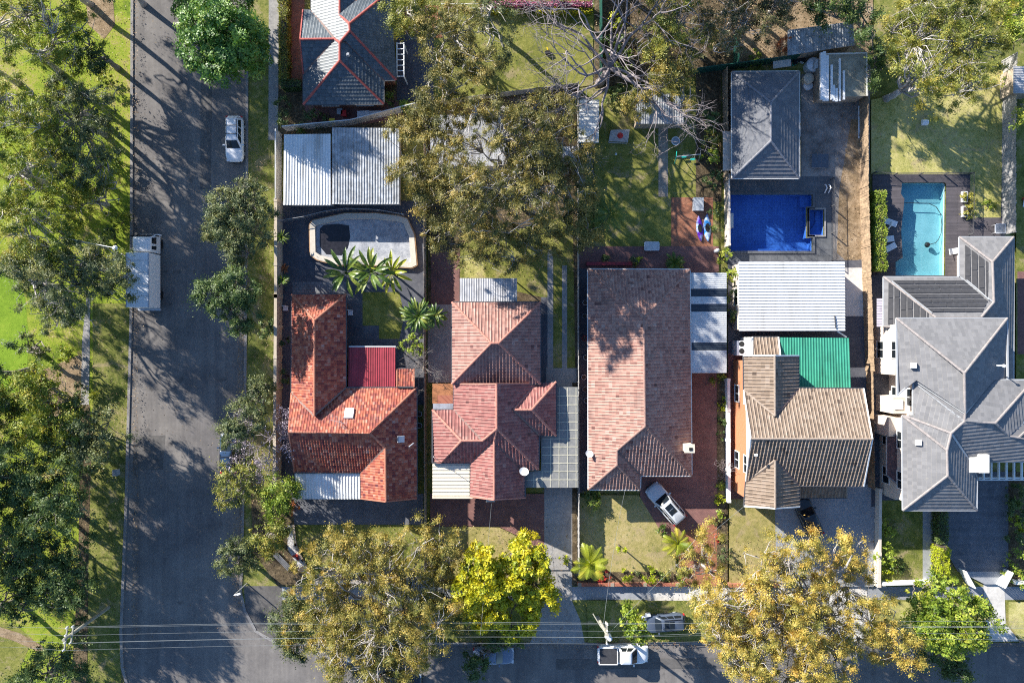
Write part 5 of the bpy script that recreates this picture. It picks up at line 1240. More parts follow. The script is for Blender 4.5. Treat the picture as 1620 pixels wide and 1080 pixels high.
for y in (755.5, 758.5): mb.bar(W(1548, y, 3.05), W(1645, y, 3.05), 0.12, 0.2)
mb.build('pergola_frame', M_WHITE, h5)
V = dict(a=(1403, 690, 3.0), b=(1428, 684, 3.6), c=(1428, 772, 3.6), d=(1403, 752, 3.0)); tiled_roof(h5, V, [['a', 'b', 'c', 'd']], m_tile('brown_shingle', [(0.1, (0.09, 0.055, 0.06)), (0.9, (0.15, 0.09, 0.09))]), M_R_DGREY, M_GUTTER_G, ST_FLAT, name='side_roof')
for (x0, y0, x1, y1, z) in ((1413, 628, 1443, 654, 3.6), (1406, 660, 1428, 690, 3.4), (1416, 762, 1430, 790, 3.0)):
    mb = MB(); a, b = W(x0, y0, z), W(x1, y1, z); mb.box(((a.x+b.x)/2, (a.y+b.y)/2, z/2), (abs(b.x-a.x), abs(b.y-a.y), z)); mb.build('side_bay', M_RENDER, h5)
mb = MB(); w = W(1422, 640, 3.7); mb.box((w.x, w.y, 3.66), (0.85, 0.9, 0.1)); mb.build('bay_hatch', M_WHITE, h5)
corrugated('side_awning', [(1387, 472, 2.6), (1398, 472, 2.8), (1398, 517, 2.8), (1387, 517, 2.6)], 0.25, 0.03, m_plain('mauve_sheet', (0.36, 0.33, 0.38), 0.5), h5)

# --- outbuildings
g3 = thing('pool_house', 'charcoal hip roofed pool house above the deep blue pool', 'pool house', W(1210, 200))
V = dict(nw=(1157.8, 114, 2.8), ne=(1264.4, 113.3, 2.8), se=(1264.4, 282.2, 2.8), sw=(1158, 282.2, 2.8), a=(1219.3, 162.2, 4.5), b=(1219.3, 223.3, 4.5))
tiled_roof(g3, V, [['nw', 'ne', 'a'], ['ne', 'se', 'b', 'a'], ['se', 'sw', 'b'], ['sw', 'nw', 'a', 'b']], M_T_DGREY, M_R_DGREY, M_GUTTER_W, ST_GREY, pitch=0.95)
house_walls(g3, [(1157.8, 114), (1264.4, 113.3), (1264.4, 282.2), (1158, 282.2)], 2.8, M_RENDER)
g2 = thing('garage', 'large white ribbed steel garage south of the blue pool', 'garage', W(1252, 470))
corrugated('roof', [(1168.5, 414, 3.0), (1336.5, 414, 3.0), (1337, 523.5, 2.7), (1169, 523.8, 2.7)], 0.3, 0.042, M_SHEET_W, g2)
house_walls(g2, [(1168.5, 414), (1336.5, 414), (1336.5, 523.5), (1169, 523.5)], 2.7, M_RENDER, inset=0.15)
mb = MB(); mb.bar(W(1320.5, 499, 2.85), W(1322, 519, 2.82), 0.08, 0.08); mb.build('vent_pipe', M_GUTTER_D, g2); mb = MB(); mb.tube([W(1325, 524, 2.6), W(1339, 533, 2.2)], 0.08, 8); mb.build('downpipe', M_WHITE, g2)
for nm, lb, q, mt, zz_ in (('corrugated_shed', 'pale corrugated double carport roof in corner backyard, left half', [(449.4, 212.8, 2.6), (448, 323.5, 2.4), (523.6, 323.5, 2.4), (523.3, 212, 2.6)], M_SHEET_W, 2.4),
                      ('corrugated_shed', 'stained galvanised carport roof half shaded by the olive gum tree', [(525.4, 202, 2.75), (525.4, 321.7, 2.5), (632, 321.7, 2.5), (632, 203, 2.75)], M_SHEET_OLD, 2.5)):
    t = thing(nm, lb, 'carport', W(q[0][0], q[0][1])); corrugated('roof', q, 0.27, 0.05, mt, t)
    mb = MB(); a, b = q[1], q[2]; mb.bar(W(*a)-Vector((0, 0, .06)), W(*b)-Vector((0, 0, .06)), .14, .14); mb.build('gutter', M_GUTTER_W, t)
    house_walls(t, [(p[0], p[1]) for p in q], zz_-.02, M_RENDER, inset=0.25, win=False)
def shed(name, label, q, mat, wallmat, pitch=0.24, amp=0.03, along=0, cat='shed'):
    t = thing(name, label, cat, W(q[0][0], q[0][1])); corrugated('roof', q, pitch, amp, mat, t, along)
    house_walls(t, [(p[0], p[1]) for p in q], min(p[2] for p in q)-.05, wallmat, inset=0.12, win=False); return t
shed('garden_shed', 'pale grey flat roofed shed half hidden under the large olive gum', [(681, 182, 2.4), (681, 263, 2.3), (800, 263, 2.3), (800, 182, 2.4)], M_SHEET_G, M_RENDER, 0.8, 0.015)
shed('garden_shed', 'narrow white slatted shed beside the bare tree', [(917, 158, 2.3), (948, 158, 2.3), (947, 226, 2.2), (915, 226, 2.2)], M_SHEET_W, M_DGREEN, 0.4, 0.06)
shed('garden_shed', 'weathered grey shed under brownish branches at the lawn end', [(1006, 150, 2.5), (1006, 196, 2.2), (1082, 196, 2.2), (1082, 150, 2.5)], M_SHEET_OLD, M_TIMBER)
shed('garden_shed', 'small ribbed shed between gum branches and fence in middle backyard', [(880, 232, 2.1), (880, 256, 2.0), (912, 256, 2.0), (912, 232, 2.1)], M_SHEET_G, M_TIMBER)
t = shed('flat_shed', 'open flat shed with mossy roof carrying long white pipes', [(1298, 86, 2.6), (1371, 84, 2.6), (1372, 152, 2.5), (1300, 154, 2.5)], m_plain('mossy_sheet', (0.34, 0.31, 0.24), 0.85, var=0.4, scale=1.5), M_TIMBER, 0.9, 0.015)
mb = MB()
for a, b in (((1298, 86, 2.66), (1371, 84, 2.66)), ((1371, 84, 2.66), (1372, 152, 2.56))): mb.bar(W(*a), W(*b), .12, .1)
mb.build('edge_trim', M_GUTTER_W, t)
pg = None
for (x, y0, y1, r) in ((1300, 84, 158, .16), (1304, 82, 160, .14), (1308.5, 88, 160, .13), (1315.5, 103, 158, .1), (1328.5, 93, 160, .09), (1335, 112, 158, .09), (1319, 135, 160, .1), (1323, 140, 161, .12)):
    t = thing('pipe', 'long white pipe lying on the mossy flat shed roof', 'pipe', W(x, y1, 2.7), 'pipes on the flat shed'); mb = MB(); mb.bar(W(x, y0, 2.75), W(x, y1, 2.75), r*2, r*1.6); mb.build('pipe_body', M_WHITE_PLASTIC, t)
shed('old_shed', 'dark corrugated shed behind the rusty conifer', [(1246, 48, 2.4), (1246, 88, 2.2), (1352, 72, 2.2), (1350, 34, 2.4)], M_SHEET_OLD, M_TIMBER, 0.26, 0.05)
shed('old_shed', 'grey timber neighbouring shed at the top right corner', [(1603, 105, 2.6), (1640, 105, 2.6), (1640, 148, 2.4), (1603, 148, 2.4)], M_SHEET_G, M_TIMBER)
t = thing('deck_pergola', 'narrow slatted timber deck left of the charcoal pool house', 'pergola', W(1150, 240)); mb = MB()
for i in range(34): y = 209+i*1.8; 
for x in np.linspace(1144.5, 1157, 9): mb.bar(W(x, 208, 2.2), W(x, 270, 2.2), 0.11, 0.05)
for y in (210, 230, 250, 268): mb.bar(W(1144, y, 2.14), W(1157.5, y, 2.14), .06, .08)
mb.build('slats', m_plain('pale_slats', (0.55, 0.47, 0.40), .8, var=.3), t); posts(t, [(1145, 210), (1145, 268), (1156, 268)], 2.1, M_TIMBER)
# ================================================================ FENCES AND WALLS
F = paling_fence
F('boundary_wall', 'beige rendered boundary wall beside the street verge of the orange roofed house', [(446, 322), (446, 470), (444, 752)], 1.9, M_BEIGE_WALL, kind='wall', thick=0.22)
F('boundary_fence', 'pale steel sheet fence along the corrugated carports facing the street', [(446, 214), (446, 320)], 2.0, M_SHEET_W, kind='sheet')
F('side_fence', 'timber fence between orange roofed house and pink roofed house', [(674, 190), (674, 560), (675, 905)], 1.8, M_TIMBER)
F('side_fence', 'timber fence between gridded carport and long terracotta house', [(913, 140), (913, 560), (914, 905)], 1.8, M_TIMBER_G)
F('back_fence', 'slanting timber fence behind the large olive gum', [(660, 172), (760, 158), (913, 139)], 1.4, M_TIMBER_G)
F('back_fence', 'slanting white topped fence between slate roofed house and carports', [(455, 208), (560, 198), (660, 172)], 1.7, M_SHEET_W, kind='sheet')
F('green_fence', 'dark green steel fence crossing the bare tree', [(948, -40), (949, 126)], 1.8, M_DGREEN, kind='sheet')
F('green_fence', 'dark green slanting fence behind the charcoal pool house', [(1098, 118), (1160, 110), (1255, 97)], 1.7, M_DGREEN, kind='sheet')
F('green_fence', 'short green fence section between russet trees', [(1160, 60), (1160, 110)], 1.8, M_DGREEN, kind='sheet')
F('side_fence', 'weathered grey fence left of the charcoal pool house', [(1142, 118), (1144, 290)], 1.9, M_TIMBER, thick=.1)
F('pool_wall', 'white topped masonry wall left of the deep blue pool', [(1146, 282), (1147, 390)], 1.5, M_RENDER, kind='wall', thick=0.1)
F('low_wall', 'low white wall beside orange brick walls of the tan roofed house', [(1147, 600), (1148, 788)], 1.2, M_WHITE, kind='wall', thick=0.2)
F('boundary_fence', 'tall brown paling fence between the two swimming pools', [(1357, 105), (1358, 300), (1362, 440), (1367, 585)], 2.1, M_TIMBER_B)
F('boundary_fence', 'brown paling fence along the grey concrete driveway', [(1368, 587), (1371, 768)], 1.7, M_TIMBER_B)
F('boundary_wall', 'cream pillared wall beside the grey concrete driveway', [(1384, 772), (1382, 920)], 1.1, M_RENDER, kind='wall', thick=0.22)
F('boundary_fence', 'tall grey timber fence along the far right lawn', [(1584, 98), (1582, 240), (1582, 372)], 2.3, M_TIMBER_G)
F('pool_fence', 'glass railed fence curving above the drained raised pool', [(447, 352), (484, 346), (520, 337), (552, 333), (600, 335), (640, 342)], 1.2, M_STEEL, kind='rail')
F('pool_fence', 'dark railing across the pale lawn beside turquoise pool', [(1378, 276), (1411, 278), (1530, 277), (1530, 345), (1529, 372)], 1.1, M_GUTTER_D, kind='rail')
F('pool_fence', 'thin railing beside the deck of the deep blue pool', [(1312, 285), (1314, 412)], 1.2, M_GUTTER_D, kind='rail')
F('front_fence', 'white front wall with pink flowers half hidden by the big street gum', [(505, 917), (640, 914)], 0.9, M_RENDER, kind='wall', thick=.25)
F('front_fence', 'low brick front wall with round golden shrubs', [(916, 921), (1070, 921)], 0.6, M_B_RED, kind='wall', thick=.25)
F('front_fence', 'white railed front wall by the leafy street tree', [(1390, 918), (1460, 916)], 1.0, M_WHITE, kind='wall', thick=.22)
F('front_fence', 'red brick front wall under the amber gum', [(1152, 922), (1224, 922)], 0.7, M_B_RED, kind='wall', thick=.25)
F('front_fence', 'white front wall at the far right driveway entry', [(1598, 916), (1690, 916)], 1.0, M_WHITE, kind='wall', thick=.22)
F('gate_panel', 'white gate leaf standing open left of the charcoal drive', [(1514, 897), (1528, 922)], 1.5, M_WHITE, kind='sheet', cat='gate')
F('gate_panel', 'broad white gate leaf at the right side of the charcoal drive', [(1573, 921), (1585, 898)], 1.6, M_WHITE, kind='sheet', cat='gate')
F('garden_edging', 'curved low timber edging around the pale pebble bed', [(466, 830), (469, 860), (480, 884), (488, 897)], 0.25, M_TIMBER, kind='wall', thick=.12, cat='edging')
F('timber_edging', 'low red timber edging of the backyard planter by long house', [(930, 418), (995, 418)], 0.5, M_SHEET_RED, kind='wall', thick=.25, cat='edging')
F('yard_fence', 'white rail fence with flowering hedge behind the bright lawn', [(700, 14), (936, 14)], 1.0, M_WHITE, kind='rail')

# ================================================================ VEHICLES
WHITE = m_paint('white_car_paint', (0.80, 0.80, 0.80)); BLUE = m_paint('blue_car_paint', (0.03, 0.06, 0.12)); SILVB = m_paint('silver_blue_paint', (0.07, 0.09, 0.13)); SILV = m_paint('silver_paint', (0.52, 0.54, 0.56)); BLACKP = m_paint('black_paint', (0.012, 0.016, 0.022)); GREYP = m_paint('grey_paint', (0.10, 0.11, 0.13)); STEELB = m_paint('steel_blue_paint', (0.16, 0.21, 0.30))
vehicle('parked_car', 'white estate car with roof bars parked at the kerb near dense green tree', 370.5, 220, -90, 4.75, 1.85, 1.55, WHITE, 'wagon')
vehicle('parked_car', 'dark blue car half under grey street trees', 361, 716, 90, 4.2, 1.78, 1.5, BLUE, 'wagon')
vehicle('parked_ute', 'white ute with black tray cover parked on the bottom road', 985.5, 1034.5, 0, 5.3, 1.9, 1.78, WHITE, 'ute', 'ute')
vehicle('parked_car', 'silver blue car parked across the verge beside the amber gum', 1049, 985, 184, 4.5, 1.82, 1.5, SILVB, 'suv')
vehicle('parked_car', 'blue hatchback on the bottom road under a small dark tree', 781, 1037, 0, 4.3, 1.78, 1.5, STEELB, 'sedan')
vehicle('parked_car', 'grey car almost hidden beneath the big street gum', 582, 1035, 180, 4.5, 1.82, 1.48, GREYP, 'sedan')
vehicle('parked_car', 'dark car hidden at the bottom edge beneath the big street gum', 634, 1078, 0, 4.4, 1.8, 1.48, BLACKP, 'sedan')
vehicle('parked_suv', 'silver wagon with glass roof parked askew on the brick driveway', 1053, 796, 131, 4.75, 1.9, 1.68, SILV, 'suv')
vehicle('parked_car', 'black car nosing under the tan porch roof on grey driveway', 1279, 817, 114, 4.4, 1.82, 1.48, BLACKP, 'sedan')
# box truck
tc = W(226, 428, 2.0); tr = thing('box_truck', 'white box truck parked by the park kerb under gum branches', 'truck', (tc.x, tc.y, 0))
def tb(nm, c, d, mat, parent=tr, bev=0.0):
    mb = MB(); mb.box((tc.x+c[0], tc.y+c[1], c[2]), d); o = mb.build(nm, mat, parent)
    if bev:
        m = o.modifiers.new('bevel', 'BEVEL'); m.width = bev; m.segments = 3
    return o
M_TRUCKG = m_plain('truck_grey', (0.42, 0.45, 0.50), 0.5, var=.08)
tb('cargo_box', (0.1, -1.05, 2.05), (2.3, 5.5, 2.3), m_plain('truck_box_white', (0.78, 0.79, 0.80), 0.45, var=.06), bev=0.05)
for i, y in enumerate((0.9, -0.3, -1.5, -2.7)): tb('roof_seam', (0.1, y, 3.21), (2.28, 0.04, 0.02), M_TRUCKG)
tb('roof_edge', (1.21, -1.05, 3.17), (0.10, 5.54, 0.12), M_TRUCKG); tb('roof_edge', (-1.01, -1.05, 3.17), (0.10, 5.54, 0.12), M_TRUCKG)
V_, Fc = [], []
for z, x0, x1, y0, y1 in ((0.6, -1.0, 1.12, 1.85, 3.72), (1.5, -1.0, 1.12, 1.85, 3.75), (2.3, -0.9, 1.0, 1.9, 3.40), (2.45, -0.75, 0.85, 2.0, 3.2)):
    V_ += [(tc.x+x0, tc.y+y0, z), (tc.x+x1, tc.y+y0, z), (tc.x+x1, tc.y+y1, z), (tc.x+x0, tc.y+y1, z)]
for i in range(3):
    for j in range(4): Fc.append((i*4+j, i*4+(j+1) % 4, i*4+4+(j+1) % 4, i*4+4+j))
Fc += [(3, 2, 1, 0), (12, 13, 14, 15)]
cb = mesh_obj('cab', V_, Fc, WHITE, tr); m = cb.modifiers.new('bevel', 'BEVEL'); m.width = 0.08; m.segments = 3
mb = MB(); mb.add([(tc.x+a, tc.y+b, c) for a, b, c in ((-0.85, 3.765, 1.55), (0.97, 3.765, 1.55), (0.86, 3.45, 2.24), (-0.76, 3.45, 2.24))], [(0, 1, 2, 3)]); mb.build('windscreen', M_GLASS, tr)
for x, s_ in ((1.135, 1), (-1.015, -1)):
    for y0, y1 in ((2.75, 3.45), (2.15, 2.6)):
        mb = MB(); k = 0.11*s_; mb.add([(tc.x+x, tc.y+y0, 1.5), (tc.x+x, tc.y+y1, 1.5), (tc.x+x-k, tc.y+y1-.12, 2.22), (tc.x+x-k, tc.y+y0, 2.22)], [(0, 1, 2, 3)]); mb.build('side_window', M_GLASS, tr)
    tb('wing_mirror', (x+0.2*s_, 3.6, 1.7), (0.25, 0.12, 0.4), M_BLACK)
    for y in (2.9, -2.4):
        mb = MB(); mb.tube([(tc.x+x-.3*s_, tc.y+y, .45), (tc.x+x-.02*s_, tc.y+y, .45)], 0.45, 18); mb.build('wheel', M_BLACK, tr)
tb('bumper', (0.06, 3.85, 0.55), (2.1, 0.16, 0.3), WHITE); tb('tail_lift', (0.1, -3.95, 0.9), (2.3, 0.22, 0.25), M_TRUCKG); tb('chassis', (0.06, -0.3, 0.62), (1.4, 7.0, 0.25), M_BLACK)

# ================================================================ POLES AND WIRES
def pole(label, base, top, h, arm, arm_dir, nins=4, group=None, r=0.17):
    b = W(*base); t_ = W(*top, h); root = thing('power_pole', label, 'power pole', (b.x, b.y, 0), group)
    mb = MB(); mb.tube([(b.x, b.y, -.1), tuple(t_)], [r*1.15, r*.8], 10); mb.build('pole_shaft', M_POLE, root); att = []
    for k, dz in enumerate((0.4, 1.3)):
        a = t_-Vector((0, 0, dz)); d = Vector((math.cos(arm_dir), math.sin(arm_dir), 0)); l = arm*(1 if k == 0 else .75)
        mb = MB(); mb.bar(a-d*l/2, a+d*l/2, 0.11, 0.14); am = mb.build('crossarm', M_POLE, root)
        for s_ in np.linspace(-.45, .45, nins if k == 0 else 2):
            p = a+d*l*s_; im = MB(); im.cyl(p+Vector((0, 0, .07)), 0.07, 0.2, 8); im.build('insulator', M_WHITE_PLASTIC, am)
            att.append(p+Vector((0, 0, .25)))
    return root, att
p1_, a1 = pole('leaning green grey power pole in the park corner at bottom left', (172, 960), (100, 1012), 9.2, 2.3, R(82))
p2_, a2 = pole('grey power pole on the verge beside the white ute', (945, 975), (961, 1004), 8.2, 2.0, R(88))
mb = MB(); b = W(961, 1004, 8.0); mb.tube([b, W(950, 990, 7.5), W(938, 970, 7.2)], 0.05, 6); o = mb.build('lamp_arm', M_POLE, p2_)
mb = MB(); w = W(964, 1008, 7.2); mb.cyl(w-Vector((0, 0, .5)), 0.24, 0.75, 12); mb.build('transformer', M_WHITE_PLASTIC, p2_)
def wire(label, pts, r=0.009, sag=0.6):
    t = tag(None, None) if False else None; mb = MB()
    for a, b in zip(pts[:-1], pts[1:]):
        a, b = Vector(a), Vector(b); P = [a.lerp(b, i/14)-Vector((0, 0, sag*4*(i/14)*(1-i/14))) for i in range(15)]; mb.tube(P, r, 5)
    o = mb.build('power_line', M_WIRE); tag(o, label, 'power line', 'power lines over the bottom road'); return o
far = [W(1760, y, 8.5) for y in (985, 994, 1004, 1012)]; farl = [W(-120, y, 9) for y in (1000, 1008, 1018, 1026)]
for i in range(4): wire('thin overhead wire crossing above the bottom road between the poles', [farl[i], a1[3-i], a2[3-i], far[i]])
for i in range(2): wire('thin overhead wire crossing above the bottom road between the poles', [a1[4+i], a2[4+i], far[i+1]-Vector((0, 0, .8))], 0.013)
for lb, a, b in (('service wire from verge pole to the long terracotta house', W(955, 985, 7.6), W(990, 770, 3)), ('service wire from verge pole to the tan roofed house corner', W(962, 1003, 7.8), W(1178, 800, 5)),
                 ('service wire from street to the cream carport eave', W(760, 1004, 7.4), W(778, 790, 3.6))):
    mb = MB(); P = [a.lerp(b, i/12)-Vector((0, 0, .9*4*(i/12)*(1-i/12))) for i in range(13)]; mb.tube(P, 0.011, 5); tag(mb.build('service_wire', M_WIRE), lb, 'wire')
t = thing('street_light', 'street light arm with round lamp reaching over the truck from the park', 'street light', W(168, 392)); mb = MB(); b = W(168, 392)
mb.tube([(b.x, b.y, 0), (b.x, b.y, 7.4)], [.09, .06], 8); mb.build('post', M_STEEL, t); mb = MB(); q = Vector((b.x, b.y, 7.4)); e = W(180, 392, 7.6); mb.tube([q, e], .045, 6); mb.build('arm', M_STEEL, t)
mb = MB(); mb.cyl(e-Vector((0, 0, .2)), .26, .22, 12, .14); mb.build('lamp_head', M_WHITE_PLASTIC, t)
t = thing('street_light', 'slim street light at the corner of the two roads', 'street light', W(391, 922)); b = W(391, 922); mb = MB(); mb.tube([(b.x, b.y, 0), (b.x, b.y, 3.4)], [.07, .05], 8); mb.build('post', M_STEEL, t)
mb = MB(); e = Vector((b.x+.5, b.y+.15, 3.5)); mb.tube([(b.x, b.y, 3.4), e], .05, 6); mb.build('arm', M_WHITE_PLASTIC, t); mb = MB(); mb.box(e, (.4, .18, .1), .3); mb.build('lamp_head', M_WHITE_PLASTIC, t)
t = thing('utility_box', 'small grey utility lid box on the park verge near the road', 'utility box', W(187, 746)); b = W(187, 746); mb = MB(); mb.box((b.x, b.y, .3), (.45, .6, .6)); mb.build('cabinet', M_GREY_PLASTIC, t); mb = MB(); mb.box((b.x, b.y, .62), (.5, .66, .06)); mb.build('lid', M_STEEL, t)

# ================================================================ GARDEN THINGS
def simple(name, label, cat, px, py, builder, z=0.0, group=None):
    w = W(px, py, z); t = thing(name, label, cat, (w.x, w.y, z), group); builder(t, w); return t
def part(t, nm, mat, fn):
    mb = MB(); fn(mb); return mb.build(nm, mat, t)
M_BENCH = m_plain('grey_bench', (0.17, 0.17, 0.18), .8)
def bench(t, w):
    a = R(-46)
    d = Vector((math.cos(a), math.sin(a), 0)); n = Vector((-d.y, d.x, 0))
    for k in range(4): part(t, 'slat', M_BENCH, lambda m: m.box(w+n*(k*.15-.25)+Vector((0, 0, .45)), (2.2, .11, .04), a))
    for s_ in (-.9, .9): part(t, 'leg', M_STEEL, lambda m: m.box(w+d*s_+Vector((0, 0, .21)), (.08, .5, .42), a))
simple('park_bench', 'grey slatted bench by the pebble bed on the street corner', 'bench', 449, 885, bench)
def bin_(mat):
    def f(t, w):
        part(t, 'body', mat, lambda m: m.tube([w, w+Vector((0, 0, .95))], [.24, .3], 4)); part(t, 'lid', mat, lambda m: m.box(w+Vector((0, 0, .98)), (.56, .62, .06)))
    return f
simple('wheelie_bin', 'red bin behind the slate roofed brick house', 'bin', 547, 184, bin_(M_RED_PLASTIC))
simple('wheelie_bin', 'yellow bin beside the corrugated carport fence', 'bin', 529, 197, bin_(M_YELLOW))
simple('wheelie_bin', 'dark grey bin left of the red bin', 'bin', 541, 181, bin_(M_GREY_PLASTIC))
for x, lb in ((577, 'white box seat left of a pair behind the slate roofed house'), (596, 'pale tilted box right of a pair behind the slate roofed house')):
    def bx(t, w): part(t, 'body', M_GREY_PLASTIC, lambda m: m.box(w+Vector((0, 0, .35)), (1.2, .6, .7), .05)); part(t, 'lid', M_WHITE_PLASTIC, lambda m: m.box(w+Vector((0, 0, .73)), (1.25, .65, .05), .05))
    simple('storage_box', lb, 'box', x, 184, bx)
def pad(t, w):
    part(t, 'mat_top', m_plain('grey_tarp', (.45, .44, .43), .8), lambda m: m.prism([(W(x, y).x, W(x, y).y) for x, y in ((966, 208), (995, 207), (992, 227), (963, 226))], .45, .5))
    part(t, 'frame', M_STEEL, lambda m: [m.bar(W(x0, y0, .46), W(x1, y1, .46), .06, .06) for x0, y0, x1, y1 in ((966, 208, 995, 207), (995, 207, 992, 227), (992, 227, 963, 226), (963, 226, 966, 208))])
    for x, y in ((967, 209), (993, 208.5), (991, 225.5), (965, 225)): part(t, 'leg', M_STEEL, lambda m: m.box(W(x, y)+Vector((0, 0, .22)), (.05, .05, .44)))
simple('shade_platform', 'grey canvas covered platform on the backyard lawn', 'platform', 979, 217, pad)
def ovl(t, w): part(t, 'seat_pad', M_RED_PLASTIC, lambda m: m.tube([w+Vector((0, 0, .5)), w+Vector((0, 0, .62))], [.33, .2], 10))
simple('cushion', 'red cushion lying on the grey canvas platform', 'cushion', 980, 217, ovl)
def ball(t, w): part(t, 'shell', M_WHITE_PLASTIC, lambda m: m.tube([w+Vector((0, 0, .02)), w+Vector((0, 0, .08)), w+Vector((0, 0, .2)), w+Vector((0, 0, .28))], [.06, .14, .14, .05], 10))
simple('ball', 'small white ball on the shaded lawn below the canvas platform', 'ball', 974, 244.5, ball)
def ring(t, w): part(t, 'rim', M_WHITE_PLASTIC, lambda m: m.tube([w+Vector((math.cos(a)*.42, math.sin(a)*.42, .55)) for a in np.linspace(0, 6.283, 19)], .05, 6)); part(t, 'tub', M_GREY_PLASTIC, lambda m: m.tube([w, w+Vector((0, 0, .5))], [.34, .4], 16))
simple('tub', 'round white rimmed tub beside the stepping path', 'tub', 1067, 225.5, ring)
def swing(t, w):
    part(t, 'top_beam', M_STEEL, lambda m: m.tube([W(1070, 248, 2.0), W(1108, 244, 2.0)], .05, 6))
    for x, y in ((1070, 248), (1108, 244)):
        for dx, dy in ((-3, 12), (1, -12)): part(t, 'leg', M_TEAL if x == 1070 else M_STEEL, lambda m: m.tube([W(x, y, 2.0), W(x+dx, y+dy, 0)], .045, 6))
    for x, y in ((1096, 252), (1082, 248)):
        part(t, 'swing_seat', M_TEAL, lambda m: m.box(W(x, y, .5), (.5, .2, .05), .1))
        part(t, 'chain', M_STEEL, lambda m: [m.tube([W(x, y-4, 2.0), W(x, y, .5)+Vector((s_, 0, 0))], .012, 4) for s_ in (-.22, .22)])
simple('swing_set', 'garden swing set with teal seats on the shaded lawn', 'swing set', 1088, 247, swing)
def cubby(t, w): part(t, 'body', M_GREY_PLASTIC, lambda m: m.box(w+Vector((0, 0, .35)), (1.0, 1.3, .7))); part(t, 'lid', m_plain('pale_lid', (.42, .44, .46), .5), lambda m: m.box(w+Vector((0, 0, .73)), (1.08, 1.38, .06))); part(t, 'handle', M_BLACK, lambda m: m.box(w+Vector((0, -.7, .6)), (.3, .05, .06)))
simple('storage_chest', 'pale grey storage chest at the end of the red brick pad', 'chest', 1102, 325, cubby)
def kayak(cols, L, wd, ang):
    def f(t, w):
        a = R(ang); d = Vector((math.cos(a), math.sin(a), 0)); n = Vector((-d.y, d.x, 0)); V, Fk = [], []
        m_ = NT('kayak_hull'); sp = m_.noise(1.2, 2, .5); m = m_.done(m_.ramp(sp, [(.35, cols[0]), (.45, cols[1]), (.6, cols[2])]), .35)
        for i in range(15):
            s_ = -1+2*i/14; hw = wd/2*max(0.02, (1-abs(s_)**2.2)); c = w+d*s_*L/2
            for y, z in ((-1, .22), (-.8, .05), (.8, .05), (1, .22), (.6, .32), (0, .34), (-.6, .32)): V.append(c+n*hw*y+Vector((0, 0, z+.06*s_*s_)))
        for i in range(14):
            for j in range(7): Fk.append((i*7+j, i*7+(j+1) % 7, i*7+7+(j+1) % 7, i*7+7+j))
        Fk += [tuple(range(6, -1, -1)), tuple(14*7+j for j in range(7))]
        mesh_obj('hull', V, Fk, m, t, True); part(t, 'cockpit', M_BLACK, lambda q: q.prism([(w.x+d.x*x+n.x*y, w.y+d.y*x+n.y*y) for x, y in superell(.45, wd*.3, 14, 2.2)], .33, .40))
    return f
simple('kayak', 'shorter blue and violet kayak on the red brick pad', 'kayak', 1106, 362, kayak(((.02, .12, .45), (.35, .45, .75), (.12, .02, .4)), 2.75, .72, 95))
simple('kayak', 'longer pale and bright blue kayak beside the shorter one', 'kayak', 1118, 361, kayak(((.02, .16, .55), (.55, .66, .78), (.03, .25, .65)), 2.95, .82, 92))
def table_(w_, l_, h_, mat):
    def f(t, w):
        part(t, 'tabletop', mat, lambda m: m.box(w+Vector((0, 0, h_)), (w_, l_, .05)))
        part(t, 'edge_frame', M_WHITE_PLASTIC, lambda m: [m.box(w+Vector((x*w_/2, y*l_/2, h_)), (.06 if x else w_+.06, l_+.06 if x else .06, .09)) for x, y in ((1, 0), (-1, 0), (0, 1), (0, -1))])
        for x in (-1, 1):
            for y in (-1, 1): part(t, 'leg', M_STEEL, lambda m: m.box(w+Vector((x*(w_/2-.06), y*(l_/2-.06), h_/2)), (.05, .05, h_)))
    return f
simple('garden_table', 'pale glass topped table at the lawn edge by brick patio', 'table', 1029, 391, table_(1.5, .85, .72, m_plain('frosted', (.5, .51, .52), .25)))
simple('garden_table', 'silver barbecue table above the lower grey roof', 'table', 1573, 364, table_(1.05, .95, .9, M_STEEL))
simple('spa_cover_box', 'square charcoal pump box on the bare yard beside pool house', 'pump box', 1293, 257, lambda t, w: (part(t, 'body', M_GREY_PLASTIC, lambda m: m.box(w+Vector((0, 0, .3)), (1.65, 1.35, .6))), part(t, 'lid', m_plain('charcoal_lid', (.09, .11, .14), .6), lambda m: m.box(w+Vector((0, 0, .63)), (1.75, 1.45, .07)))))
for x, y, lb in ((1270, 187, 'upper pale stone slab beside the pool house wall'), (1272, 208, 'lower pale stone slab beside the pool house wall')):
    simple('stone_slab', lb, 'slab', x, y, lambda t, w: part(t, 'slab_top', M_CONC_PALE, lambda m: m.box(w+Vector((0, 0, .1)), (1.0, 1.15, .14))))
def clutter(t, w):
    part(t, 'tank', M_WHITE_PLASTIC, lambda m: m.tube([w, w+Vector((0, 0, 1.0)), w+Vector((0, 0, 1.25))], [.75, .75, .35], 14)); part(t, 'tarp', m_plain('crumpled_tarp', (.5, .52, .53), .6, var=.5, scale=6), lambda m: m.tube([w+Vector((.2, -.5, 1.2)), w+Vector((.1, .3, 1.5))], [.5, .3], 7))
simple('water_tank', 'tarp covered pale water tank between pool house and mossy shed', 'tank', 1281, 108, clutter)
simple('water_tank', 'smaller cream tank below the tarp covered tank', 'tank', 1274, 129, lambda t, w: (part(t, 'tank', M_CREAM, lambda m: m.tube([w, w+Vector((0, 0, .9)), w+Vector((0, 0, 1.05))], [.55, .55, .3], 14)), part(t, 'lid', M_WHITE_PLASTIC, lambda m: m.cyl(w+Vector((.1, -.6, .3)), .5, .2, 10))))
